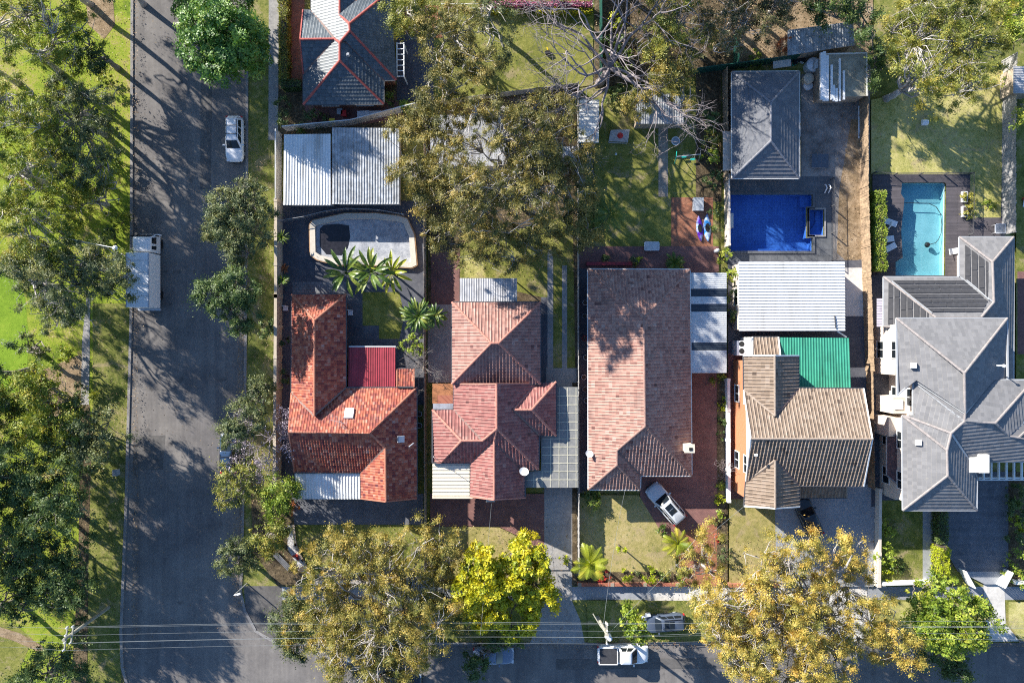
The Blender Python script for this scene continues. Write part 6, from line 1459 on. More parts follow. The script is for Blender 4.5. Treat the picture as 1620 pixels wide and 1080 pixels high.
simple('scrap_panel', 'pale panel leaning behind the charcoal pool house', 'panel', 1233, 104, lambda t, w: part(t, 'board', M_GUTTER_W, lambda m: m.box(w+Vector((0, 0, .7)), (1.9, .9, .05), .15, Matrix.Rotation(.3, 3, 'X'))))
for i, (x, y, mat) in enumerate(((1249, 99, M_RED_PLASTIC), (1255, 102, M_TEAL), (1261, 97, M_GREY_PLASTIC), (1268, 98, M_WHITE_PLASTIC))):
    simple('crate', ('red', 'teal', 'grey', 'white')[i]+' crate in the clutter behind the pool house', 'crate', x, y, lambda t, w: (part(t, 'body', mat, lambda m: m.box(w+Vector((0, 0, .25)), (.42, .38, .5), .4*i)), part(t, 'rim', M_BLACK, lambda m: m.box(w+Vector((0, 0, .5)), (.46, .42, .04), .4*i))))
def pallet(t, w):
    for k in range(5): part(t, 'board', M_TIMBER, lambda m: m.box(w+Vector((0, 0, .12+.0)), (.1, 1.9, .05), 0) if k == 0 else m.box(w+Vector((k*.16, 0, .12)), (.1, 1.9-.1*k, .05)))
    part(t, 'bearer', M_TIMBER, lambda m: [m.box(w+Vector((.3, y, .05)), (.75, .1, .1)) for y in (-.7, 0, .7)])
simple('pallet', 'timber pallet leaning left of the mossy flat shed', 'pallet', 1287, 140, pallet)
simple('pallet', 'dark timber pallet under the mossy flat shed edge', 'pallet', 1339, 166, pallet)
def stack(t, w):
    for k in range(4): part(t, 'panel', M_SHEET_G if k % 2 else M_WHITE_PLASTIC, lambda m: m.box(w+Vector((.12*k, .1*k, .3+.05*k)), (.35, 3.4-.4*k, .04), -.06*k))
simple('sheet_stack', 'stack of white metal sheets along the brown fence', 'sheet stack', 1358, 195, stack)
def lounger(ang):
    def f(t, w):
        a = R(ang); d = Vector((math.cos(a), math.sin(a), 0))
        part(t, 'seat', M_WHITE_PLASTIC, lambda m: m.box(w+Vector((0, 0, .35)), (1.25, .62, .07), a)); part(t, 'backrest', M_WHITE_PLASTIC, lambda m: m.box(w-d*.85+Vector((0, 0, .52)), (.65, .62, .06), a, Matrix.Rotation(.6, 3, 'Y')))
        for s_ in (-.5, .5): part(t, 'leg', M_STEEL, lambda m: m.box(w+d*s_+Vector((0, 0, .17)), (.06, .55, .33), a))
    return f
simple('sun_lounger', 'uppermost grey sun lounger between hedge and turquoise pool with a white towel', 'sun lounger', 1407, 353, lounger(-20))
simple('sun_lounger', 'middle short sun lounger between hedge and turquoise pool', 'sun lounger', 1402, 379, lounger(8))
simple('sun_lounger', 'lowest sun lounger between hedge and turquoise pool', 'sun lounger', 1406, 392, lounger(28))
simple('sun_lounger', 'white sun lounger right of the turquoise pool by the lower roof', 'sun lounger', 1512, 397, lounger(10))
simple('towel', 'white towel draped on the uppermost sun lounger', 'towel', 1406, 357, lambda t, w: part(t, 'cloth', M_WHITE, lambda m: m.tube([w+Vector((-.3, -.4, .42)), w+Vector((0, 0, .5)), w+Vector((.1, .4, .46))], [.06, .1, .05], 6)))
for y, lb in ((313, 'upper white planter box at the deck edge right of turquoise pool'), (336, 'lower white planter box at the deck edge right of turquoise pool')):
    simple('planter_box', lb, 'planter', 1521, y, lambda t, w: (part(t, 'box', M_WHITE, lambda m: m.box(w+Vector((0, 0, .3)), (.5, 1.1, .6))), part(t, 'soil', M_BARK_DARK, lambda m: m.box(w+Vector((0, 0, .6)), (.38, .95, .03)))))
mb = MB(); mb.tube([Vector((W(x, y).x, W(x, y).y, .05)) for x, y in ((1464, 196), (1490, 191), (1520, 185), (1545, 184), (1556, 189), (1566, 208), (1574, 235), (1579, 262), (1580, 300), (1577, 325), (1570, 348))], .05, 6)
tag(mb.build('garden_hose', m_plain('blue_hose', (.12, .25, .6), .5)), 'blue hose curving across the pale lawn', 'hose')
simple('sprinkler_stand', 'white sprinkler stand on the pale lawn at the hose end', 'sprinkler', 1459, 196, lambda t, w: (part(t, 'reel', M_WHITE_PLASTIC, lambda m: m.tube([w+Vector((-.3, 0, .4)), w+Vector((.3, 0, .4))], .3, 12)), part(t, 'frame', M_RED_PLASTIC, lambda m: m.box(w+Vector((0, 0, .2)), (.8, .5, .08)))))
simple('pool_ladder', 'white curved pool ladder on the deck of the deep blue pool', 'ladder', 1306, 300, lambda t, w: part(t, 'rail', M_WHITE_PLASTIC, lambda m: [m.tube([w+Vector((x, -.5, .1)), w+Vector((x, 0, .8)), w+Vector((x, .4, .5)), w+Vector((x, .5, .05))], .06, 6) for x in (-.2, .2)]))
simple('diving_block', 'beige block on the left edge of the deep blue pool', 'diving block', 1153.5, 350, lambda t, w: (part(t, 'base', M_CONC, lambda m: m.box(w+Vector((0, 0, .2)), (.5, 1.6, .4))), part(t, 'board', M_CONC_PALE, lambda m: m.box(w+Vector((.06, 0, .43)), (.5, 1.5, .06)))))
simple('kids_slide', 'small red and white slide in the far right side yard', 'slide', 1617, 322, lambda t, w: (part(t, 'chute', M_WHITE_PLASTIC, lambda m: m.box(w+Vector((0, 0, .5)), (.5, 1.2, .06), .2, Matrix.Rotation(.5, 3, 'X'))), part(t, 'frame', M_RED_PLASTIC, lambda m: m.box(w+Vector((0, .4, .4)), (.45, .2, .8)))))
for x, y, lb, c in ((925, 479, 'white pot uppermost in the row left of the long house', M_WHITE_PLASTIC), (924, 500, 'grey tub second in the row left of the long house', M_GREY_PLASTIC), (924, 535, 'red topped pot in the row left of the long house', M_RED_PLASTIC), (926, 565, 'pale bucket in the row left of the long house', M_WHITE_PLASTIC), (923, 596, 'wide white basin in the row left of the long house', M_WHITE_PLASTIC), (925, 615, 'dark pot cluster in the row left of the long house', M_GREY_PLASTIC), (927, 633, 'lowest pale pot in the row left of the long house', M_WHITE_PLASTIC)):
    simple('plant_pot', lb, 'pot', x, y, lambda t, w: (part(t, 'pot_wall', c, lambda m: m.tube([w, w+Vector((0, 0, .4))], [.2, .28], 12)), part(t, 'soil', M_BARK_DARK, lambda m: m.cyl(w+Vector((0, 0, .39)), .24, .025, 12))), group='pots beside the long house')
for x, y, lb in ((664, 654, 'white pot by the wall right of the orange roof'), (664, 672, 'round pale basin by the wall right of the orange roof')):
    simple('plant_pot', lb, 'pot', x, y, lambda t, w: (part(t, 'pot_wall', M_WHITE_PLASTIC, lambda m: m.tube([w, w+Vector((0, 0, .4))], [.2, .3], 12)), part(t, 'soil', M_BARK_DARK, lambda m: m.cyl(w+Vector((0, 0, .39)), .25, .025, 12))))
def chair_(t, w):
    part(t, 'seat', M_WHITE_PLASTIC, lambda m: m.box(w+Vector((0, 0, .44)), (.5, .5, .05))); part(t, 'backrest', M_WHITE_PLASTIC, lambda m: m.box(w+Vector((0, .26, .75)), (.5, .05, .55)))
    for x in (-.2, .2):
        for y in (-.2, .2): part(t, 'leg', M_WHITE_PLASTIC, lambda m: m.box(w+Vector((x, y, .22)), (.05, .05, .44)))
simple('garden_chair', 'pale chair beside the inner courtyard lawn of orange roofed house', 'chair', 556, 495, chair_)
simple('garden_chair', 'teal framed chair in the narrow passage left of the orange roof', 'chair', 454, 488, chair_)
simple('letterbox', 'white roofed letterbox at the verge corner near silver blue car', 'letterbox', 1022, 966, lambda t, w: (part(t, 'post', M_TIMBER, lambda m: m.box(w+Vector((0, 0, .45)), (.12, .12, .9))), part(t, 'box', M_WHITE_PLASTIC, lambda m: m.box(w+Vector((0, 0, 1.0)), (.5, .3, .3), .2))))
simple('ornamental_tank', 'white gas bottle by the hedge left of the ribbed garage', 'gas bottle', 1131, 398, lambda t, w: (part(t, 'bottle', M_WHITE_PLASTIC, lambda m: m.tube([w, w+Vector((0, 0, 1.0)), w+Vector((0, 0, 1.2))], [.2, .2, .08], 12)), part(t, 'valve', M_STEEL, lambda m: m.cyl(w+Vector((0, 0, 1.2)), .06, .1, 8))))
simple('toy_tractor', 'small dark toy with yellow part on the bright lawn', 'toy', 866, 85, lambda t, w: (part(t, 'body', M_BLACK, lambda m: m.box(w+Vector((0, 0, .25)), (.5, .35, .4), .4)), part(t, 'handle', M_YELLOW, lambda m: m.box(w+Vector((0, .3, .4)), (.1, .4, .1), .4))))
# ================================================================ TREES
EU = dict(leafmat=L_EUC, barkmat=M_BARK_PALE, dens=1.85, cr=0.62, per=340, leaf=0.145, asp=0.42, shell=0.3, up=0.35, vr=0.8)
E2 = dict(EU, leafmat=L_EUC2)
EO = dict(EU, leafmat=L_EUC_O, dens=1.8)
PK = dict(leafmat=L_PARK, barkmat=M_BARK_PALE, dens=1.35, cr=0.72, per=250, leaf=0.165, asp=0.42, shell=0.25, up=0.4, vr=1.05, crown_frac=.46)
PG = dict(PK, leafmat=L_GREYG, dens=1.7, cr=0.70, per=260, shell=0.35)
DK = dict(leafmat=L_DARK, barkmat=M_BARK_GREY, dens=2.2, cr=0.75, per=230, leaf=0.19, asp=0.48, shell=0.45, up=0.4, vr=1.0, crown_frac=.46)
ST = dict(leafmat=L_GREYG, barkmat=M_BARK_GREY, dens=2.9, cr=0.55, per=190, leaf=0.16, asp=0.5, shell=0.55, up=0.4)
# the large olive gums over the middle backyard
tree('gum_tree', 'large spreading olive gum over the backyard shed, its crown the widest', [(790, 250, 100), (845, 320, 62), (745, 330, 55), (850, 210, 55), (720, 270, 50), (775, 195, 52), (835, 275, 58), (765, 300, 52)], 14.5, base=(790, 300), trunk_r=.42, limb_share=.6, **dict(E2, dens=1.3))
tree('gum_tree', 'olive gum leaning over the stained carport beside the largest gum', [(668, 235, 62), (690, 300, 50), (650, 290, 42), (695, 190, 52)], 11, base=(700, 280), trunk_r=.3, **E2)
tree('gum_tree', 'olive gum overhanging the middle fence by the shaded lawn', [(905, 310, 52), (890, 240, 48), (918, 365, 38), (880, 180, 40)], 10.5, base=(880, 300), trunk_r=.28, **E2)
tree('gum_tree', 'lower olive gum crown at the foot of the backyard gums', [(760, 385, 48), (810, 390, 48), (855, 375, 42), (700, 360, 35)], 9, base=(790, 370), **E2)
tree('gum_tree', 'tall olive gum beside the bright lawn at the top', [(700, 60, 48), (735, 30, 45), (720, 120, 45), (760, 105, 36), (690, 150, 40)], 13, base=(725, 95), trunk_r=.32, **E2)
tree('gum_tree', 'yellow green gum overhanging the slate roof at the top', [(645, 20, 40), (672, -10, 45), (650, 50, 22)], 10, base=(665, 15), **dict(EU, leafmat=L_OLIVE))
tree('gum_tree', 'dark olive gum at the top centre beside the flowering hedge', [(775, 30, 40), (790, 90, 30), (770, -20, 40)], 11, base=(770, 40), **PG)
# street gums at the bottom
tree('gum_tree', 'big olive street gum covering the bottom verge below the orange roofed house', [(590, 935, 92), (520, 985, 62), (640, 880, 72), (650, 990, 78), (560, 1040, 62), (610, 1060, 55), (500, 920, 42), (545, 865, 34)], 11.2, base=(620, 950), trunk_r=.42, limb_share=.6, **EU)
tree('gum_tree', 'smaller brownish gum overhanging the front lawn beside golden trees', [(708, 860, 40), (700, 905, 42), (695, 955, 40)], 6.8, base=(695, 905), **EU)
tree('gum_tree', 'small brown topped gum sapling at the orange roofed house front', [(538, 845, 24), (552, 868, 18), (490, 868, 18)], 5.5, base=(540, 865), trunk_r=.13, **EU)
tree('gum_tree', 'big amber street gum in front of the tan roofed house', [(1240, 950, 82), (1165, 970, 62), (1258, 868, 42), (1320, 910, 62), (1230, 1035, 80), (1345, 985, 55), (1150, 1020, 45), (1345, 860, 30), (1295, 1045, 60), (1110, 960, 32), (1200, 890, 40), (1130, 985, 36), (1270, 985, 60), (1185, 1055, 40)], 12.5, base=(1235, 930), trunk_r=.42, limb_share=.6, **EO)
tree('gum_tree', 'small amber gum over the red brick driveway entry', [(1100, 880, 38), (1120, 850, 30), (1080, 905, 28), (1135, 905, 26)], 7, base=(1110, 890), trunk_r=.15, **dict(EO, dens=.85))
tree('gum_tree', 'slim amber gum beside the leafy green street tree', [(1420, 1010, 34), (1395, 970, 36), (1440, 1045, 22), (1380, 1030, 30)], 9.5, base=(1395, 985), trunk_r=.2, **EO)
tree('street_tree', 'bushy grey green tree at the left edge of the big street gum', [(455, 990, 30), (470, 1020, 24), (460, 955, 22)], 6.5, base=(465, 985), **ST)
tree('golden_tree', 'left bushy golden yellow tree in front of the cream carport', [(760, 912, 42), (775, 955, 42), (745, 935, 28), (760, 885, 24)], 6.8, leafmat=L_YELLOW, barkmat=M_BARK_GREY, dens=2.6, cr=.5, per=90, leaf=.25, asp=.6, shell=.75, up=.35, base=(770, 925))
tree('golden_tree', 'right domed golden yellow tree beside the concrete driveway', [(830, 905, 46), (825, 880, 34), (845, 940, 34), (815, 965, 42)], 6.2, leafmat=L_YELLOW, barkmat=M_BARK_GREY, dens=2.6, cr=.5, per=90, leaf=.25, asp=.6, shell=.75, up=.35, base=(822, 915))
tree('street_tree', 'small lime leaved verge tree next to the white ute', [(1000, 985, 24), (1008, 1005, 22), (990, 968, 14)], 5.5, leafmat=L_BRIGHT, barkmat=M_BARK_GREY, dens=1.5, cr=.45, per=55, leaf=.30, asp=.6, shell=.4, base=(990, 975), trunk_r=.1)
tree('street_tree', 'broad bright green street tree by the charcoal driveway entry', [(1495, 965, 55), (1460, 945, 36), (1530, 975, 42), (1500, 1000, 44), (1470, 985, 34), (1540, 1005, 24)], 7.2, leafmat=L_BRIGHT, barkmat=M_BARK_GREY, dens=1.8, cr=.6, per=110, leaf=.26, asp=.55, shell=.5, base=(1495, 960))
tree('street_tree', 'dark green low tree at the road edge under the bright green one', [(1495, 1048, 32), (1520, 1055, 24), (1470, 1040, 20)], 4.5, base=(1495, 1035), **DK)
tree('street_tree', 'small dark tree beside the blue hatchback', [(752, 1058, 18), (742, 1045, 14), (765, 1050, 12), (790, 1015, 18), (815, 1008, 16)], 4.5, base=(775, 1015), trunk_r=.1, **dict(DK, cr=.45, dens=1.8))
# street trees along the road
tree('street_tree', 'dense rounded glossy green tree at the top of the road', [(350, 55, 62), (345, 25, 52), (375, 80, 42), (325, 50, 40), (352, 95, 36)], 9.5, leafmat=L_DENSE, barkmat=M_BARK_GREY, dens=3.0, cr=.7, per=150, leaf=.24, asp=.55, shell=.8, up=.4, base=(362, 70), vr=.85)
tree('street_tree', 'grey green street tree below the white estate car', [(375, 345, 52), (395, 320, 36), (385, 380, 42), (350, 360, 30)], 8.5, base=(390, 350), **ST)
tree('street_tree', 'grey green street tree opposite the box truck end', [(362, 470, 44), (385, 455, 36), (385, 495, 32), (335, 465, 26)], 8.5, base=(388, 470), **dict(ST, leafmat=L_DARK))
tree('street_tree', 'dark grey street tree above the dark blue car', [(385, 668, 34), (370, 690, 24)], 7, base=(392, 670), **ST)
tree('street_tree', 'pale olive street tree just below the dark blue car', [(375, 768, 36), (390, 750, 26), (362, 785, 22)], 5.5, base=(396, 765), **dict(ST, leafmat=L_OLIVE, per=80))
tree('street_tree', 'bright green bush tree at the corner house paving', [(440, 775, 28), (437, 800, 24), (458, 785, 18)], 5, base=(445, 785), **dict(ST, leafmat=L_BRIGHT))
tree('street_tree', 'grey green round tree above the slatted bench', [(425, 848, 30), (440, 835, 20)], 5, base=(432, 845), **dict(ST, leafmat=L_OLIVE))
tree('street_tree', 'dark small street tree beside the corner street light', [(373, 885, 30), (385, 870, 24)], 5, base=(388, 880), **ST)
tree('street_tree', 'dark green tree by the verge between beige wall and road', [(405, 640, 26), (412, 610, 22)], 4.5, base=(412, 630), **ST)
# top of the picture
tree('bushy_tree', 'olive bushy tree behind the bare tree at the top', [(1060, 40, 52), (1030, 80, 36), (1090, 75, 42), (1060, 0, 45)], 9, base=(1060, 50), **dict(PK, leafmat=L_OLIVE, dens=1.5))
tree('bushy_tree', 'amber topped tree over the weathered grey shed', [(1065, 120, 36), (1085, 105, 26), (1040, 140, 28), (1010, 165, 26), (1090, 170, 18)], 7.5, base=(1062, 125), **EU)
tree('bushy_tree', 'russet leaved tree above the green fence section', [(1155, 30, 48), (1185, 55, 40), (1130, 70, 34), (1150, -10, 45)], 9, base=(1160, 45), **dict(PK, leafmat=L_BROWN, dens=1.6))
tree('bushy_tree', 'russet green tree left of the old corrugated shed', [(1215, 25, 40), (1245, 10, 34), (1200, -5, 40)], 8, base=(1215, 25), **dict(PK, leafmat=L_BROWN, dens=1.5))
tree('bushy_tree', 'dark green tree above the old corrugated shed', [(1320, 10, 44), (1360, 25, 36), (1295, -5, 40), (1372, 70, 24)], 8, base=(1330, 15), **DK)
tree('bushy_tree', 'dark green tree behind the gum on the pale lawn, near mossy shed', [(1385, 90, 26), (1380, 120, 18)], 5, base=(1385, 95), **DK)
tree('gum_tree', 'large yellow green gum on the pale lawn at top right', [(1480, 75, 78), (1430, 60, 48), (1530, 90, 55), (1500, 140, 44), (1450, 120, 44), (1545, 40, 52), (1470, 15, 52), (1555, 130, 30)], 11.5, base=(1400, 158), trunk_r=.36, **dict(PK, leafmat=L_OLIVE, dens=1.9, cr=.68, per=230, shell=.45))
tree('bushy_tree', 'green tree at the top right corner', [(1606, 30, 30), (1600, 0, 34), (1612, 68, 20)], 8, base=(1600, 30), **dict(DK, leafmat=L_BRIGHT))
tree('bushy_tree', 'yellow green tree at the right edge beyond the grey fence', [(1618, 180, 22), (1625, 165, 18)], 6, base=(1615, 180), **dict(DK, leafmat=L_BRIGHT, per=70))
bare_tree('bare_tree', 'wide leafless tree with twisted pale branches at the top', (948, 132), 9.5, 12.5, M_BARK_LILAC, depth=6, trunk_r=.4, lean=(0.6, 0.4), n0=10, seed=21)
bare_tree('bare_tree', 'small leafless tree between orange roof and pink roof', (672, 580), 4.2, 3.6, M_BARK_GREY, depth=5, trunk_r=.1, n0=6, seed=5)
bare_tree('blossom_tree', 'lilac flowering bare tree at the beige wall', (436, 690), 4.5, 4.6, M_BARK_LILAC, depth=5, trunk_r=.13, n0=7, seed=9, leafmat=L_LILAC)
bare_tree('bare_tree', 'tiny leafless tree by the low white wall', (1142, 742), 2.2, 2.2, M_BARK_LILAC, depth=4, trunk_r=.06, n0=5, seed=14)
# the park
tree('gum_tree', 'yellow green gum in the top left corner of the park', [(55, 55, 66), (20, 30, 50), (85, 20, 45)], 12, base=(50, 80), **PK)
tree('gum_tree', 'yellow green gum with forked trunk second from the park corner', [(115, 70, 48), (95, 110, 38), (135, 45, 30)], 9, base=(95, 115), **PK)
tree('gum_tree', 'dark compact tree near the road at the top of the park', [(148, 82, 24), (160, 92, 18), (152, 105, 20)], 5.5, base=(186, 108), **DK)
tree('gum_tree', 'tall sparse gum at the left edge of the park', [(30, 165, 62), (-15, 200, 60), (60, 190, 44)], 13, base=(45, 185), **PK)
tree('gum_tree', 'grey green gum whose trunk shadow reaches the road', [(120, 180, 56), (150, 165, 40), (95, 205, 46)], 9.5, base=(165, 195), **PG)
tree('gum_tree', 'grey gum with white forked limbs in the upper park', [(60, 270, 58), (25, 300, 46), (90, 245, 42)], 12, base=(78, 292), **PK)
tree('gum_tree', 'grey green gum leaning toward the road above the truck', [(145, 235, 44), (120, 260, 40), (160, 280, 34)], 9, base=(168, 215), **PG)
tree('gum_tree', 'olive gum behind the street light arm', [(60, 360, 68), (20, 345, 48), (95, 390, 52)], 12, base=(80, 350), **PK)
tree('gum_tree', 'olive gum close to the truck bonnet', [(150, 325, 46), (115, 315, 40), (178, 300, 26)], 7, base=(170, 325), **PK)
tree('gum_tree', 'grey green gum overhanging the truck cargo box', [(165, 430, 48), (200, 420, 34), (130, 420, 44), (190, 465, 30)], 9.5, base=(165, 425), **PG)
tree('gum_tree', 'dense grey olive gum beside the bright park lawn', [(85, 450, 62), (50, 425, 44), (120, 480, 44), (95, 500, 40)], 11, base=(95, 455), **PG)
tree('gum_tree', 'small pale silver shrub tree at the park lawn edge', [(50, 540, 24), (65, 552, 18)], 4, base=(62, 555), **dict(ST, leafmat=L_GREYG, dens=1.1))
tree('gum_tree', 'broad olive dark tree in the middle of the lower park', [(75, 640, 62), (40, 670, 48), (110, 665, 52), (60, 615, 40), (30, 630, 36)], 10, base=(95, 660), **dict(DK, leafmat=L_PARK))
tree('gum_tree', 'dark olive tree reaching to the verge in the lower park', [(150, 675, 46), (170, 700, 30), (125, 705, 42)], 8.5, base=(145, 690), **dict(DK, leafmat=L_GREYG))
tree('park_tree', 'dark green tree at the left edge of the lower park', [(25, 735, 56), (-20, 760, 55), (50, 760, 44)], 10, base=(30, 750), **DK)
tree('park_tree', 'dark green tree in the middle of the lower park dark wood', [(95, 770, 52), (70, 800, 48), (115, 810, 38)], 9.5, base=(95, 785), **DK)
tree('park_tree', 'dark green tree beside the dirt track bend', [(35, 845, 56), (65, 870, 46), (5, 890, 50)], 9, base=(40, 855), **DK)
tree('park_tree', 'dark bushy tree above the leaning power pole', [(105, 905, 42), (120, 935, 34), (90, 945, 32), (118, 880, 34)], 8, base=(110, 915), **DK)
tree('park_tree', 'small green tree at the left edge above the dirt track', [(20, 940, 38), (40, 965, 26), (55, 920, 30)], 7, base=(25, 950), **DK)
tree('park_tree', 'dark dense bush tree at the bottom left corner', [(95, 1045, 42), (70, 1070, 40), (118, 1065, 30)], 7, base=(98, 1050), **DK)
# more of the park wood: trees at and just beyond the left and top edges whose shade falls into the picture
for nm, lb, l, h_, st in (('park_tree', 'dark tree at the left edge level with the dirt patch', [(-30, 590, 60), (-70, 620, 60)], 11, DK), ('park_tree', 'dark tree beyond the left edge, below the park lawn', [(-70, 690, 60), (-90, 740, 60)], 12, DK),
        ('park_tree', 'dark tree beyond the left edge beside the dark wood', [(-60, 820, 60), (-90, 850, 60)], 12, DK), ('park_tree', 'dark tree at the left edge beside the dirt track', [(-45, 925, 55), (-70, 960, 50)], 11, DK),
        ('gum_tree', 'tall gum above the top edge of the park', [(60, -60, 70), (20, -80, 60), (100, -80, 60)], 13, PG), ('gum_tree', 'gum above the top edge by the park road', [(170, -45, 50), (150, -80, 60)], 10, PG), ('gum_tree', 'second tall gum above the top edge of the road', [(230, -120, 60), (200, -90, 50)], 12, PG),
        ('gum_tree', 'gum above the top edge beyond the bright lawn', [(860, -90, 70), (900, -120, 60)], 13, PG), ('gum_tree', 'tall gum above the top edge over the russet trees', [(1010, -80, 80), (1060, -110, 70)], 14, PG), ('gum_tree', 'gum above the top edge over the old corrugated shed', [(1180, -70, 60), (1220, -90, 60)], 11, PG),
        ('gum_tree', 'gum beyond the left edge of the upper park', [(-70, 80, 70), (-80, 150, 70)], 13, PG), ('gum_tree', 'gum beyond the left edge at the middle park', [(-70, 300, 60), (-80, 370, 60)], 12, PG)):
    tree(nm, lb, l, h_, **st)

# ================================================================ SHRUBS, HEDGES, PALMS
hedge('clipped_hedge', 'long dull green hedge beside the footpath at the top', [(450, -40), (450, 62), (451, 128)], 0.9, 1.2, L_OLIVE)
hedge('clipped_hedge', 'short hedge closing the red courtyard of the slate roofed house', [(446, 136), (478, 134)], 0.8, 1.1, L_DARK)
hedge('flowering_hedge', 'golden hedge left half behind the bright lawn', [(766, 16), (812, 16)], 0.55, .8, L_YELLOW); hedge('flowering_hedge', 'golden hedge right half behind the bright lawn', [(848, 17), (936, 17)], 0.6, .8, L_YELLOW)
hedge('flowering_hedge', 'pink flowering hedge above the golden hedge', [(760, 8), (936, 9)], 0.5, 1.1, L_PINKF)
hedge('clipped_hedge', 'bright green hedge between brown fence and turquoise pool', [(1388, 303), (1388, 430)], 1.2, 1.6, L_BRIGHT)
hedge('clipped_hedge', 'golden clipped hedge block beside the charcoal drive', [(1488, 862), (1488, 908)], 0.95, 2.0, L_LIME)
hedge('clipped_hedge', 'dark shaded hedge block below the grey roof corner', [(1487, 808), (1487, 858)], 0.95, 1.6, L_DARK)  # shaded end of the golden hedge; house shade is put into darker leaves
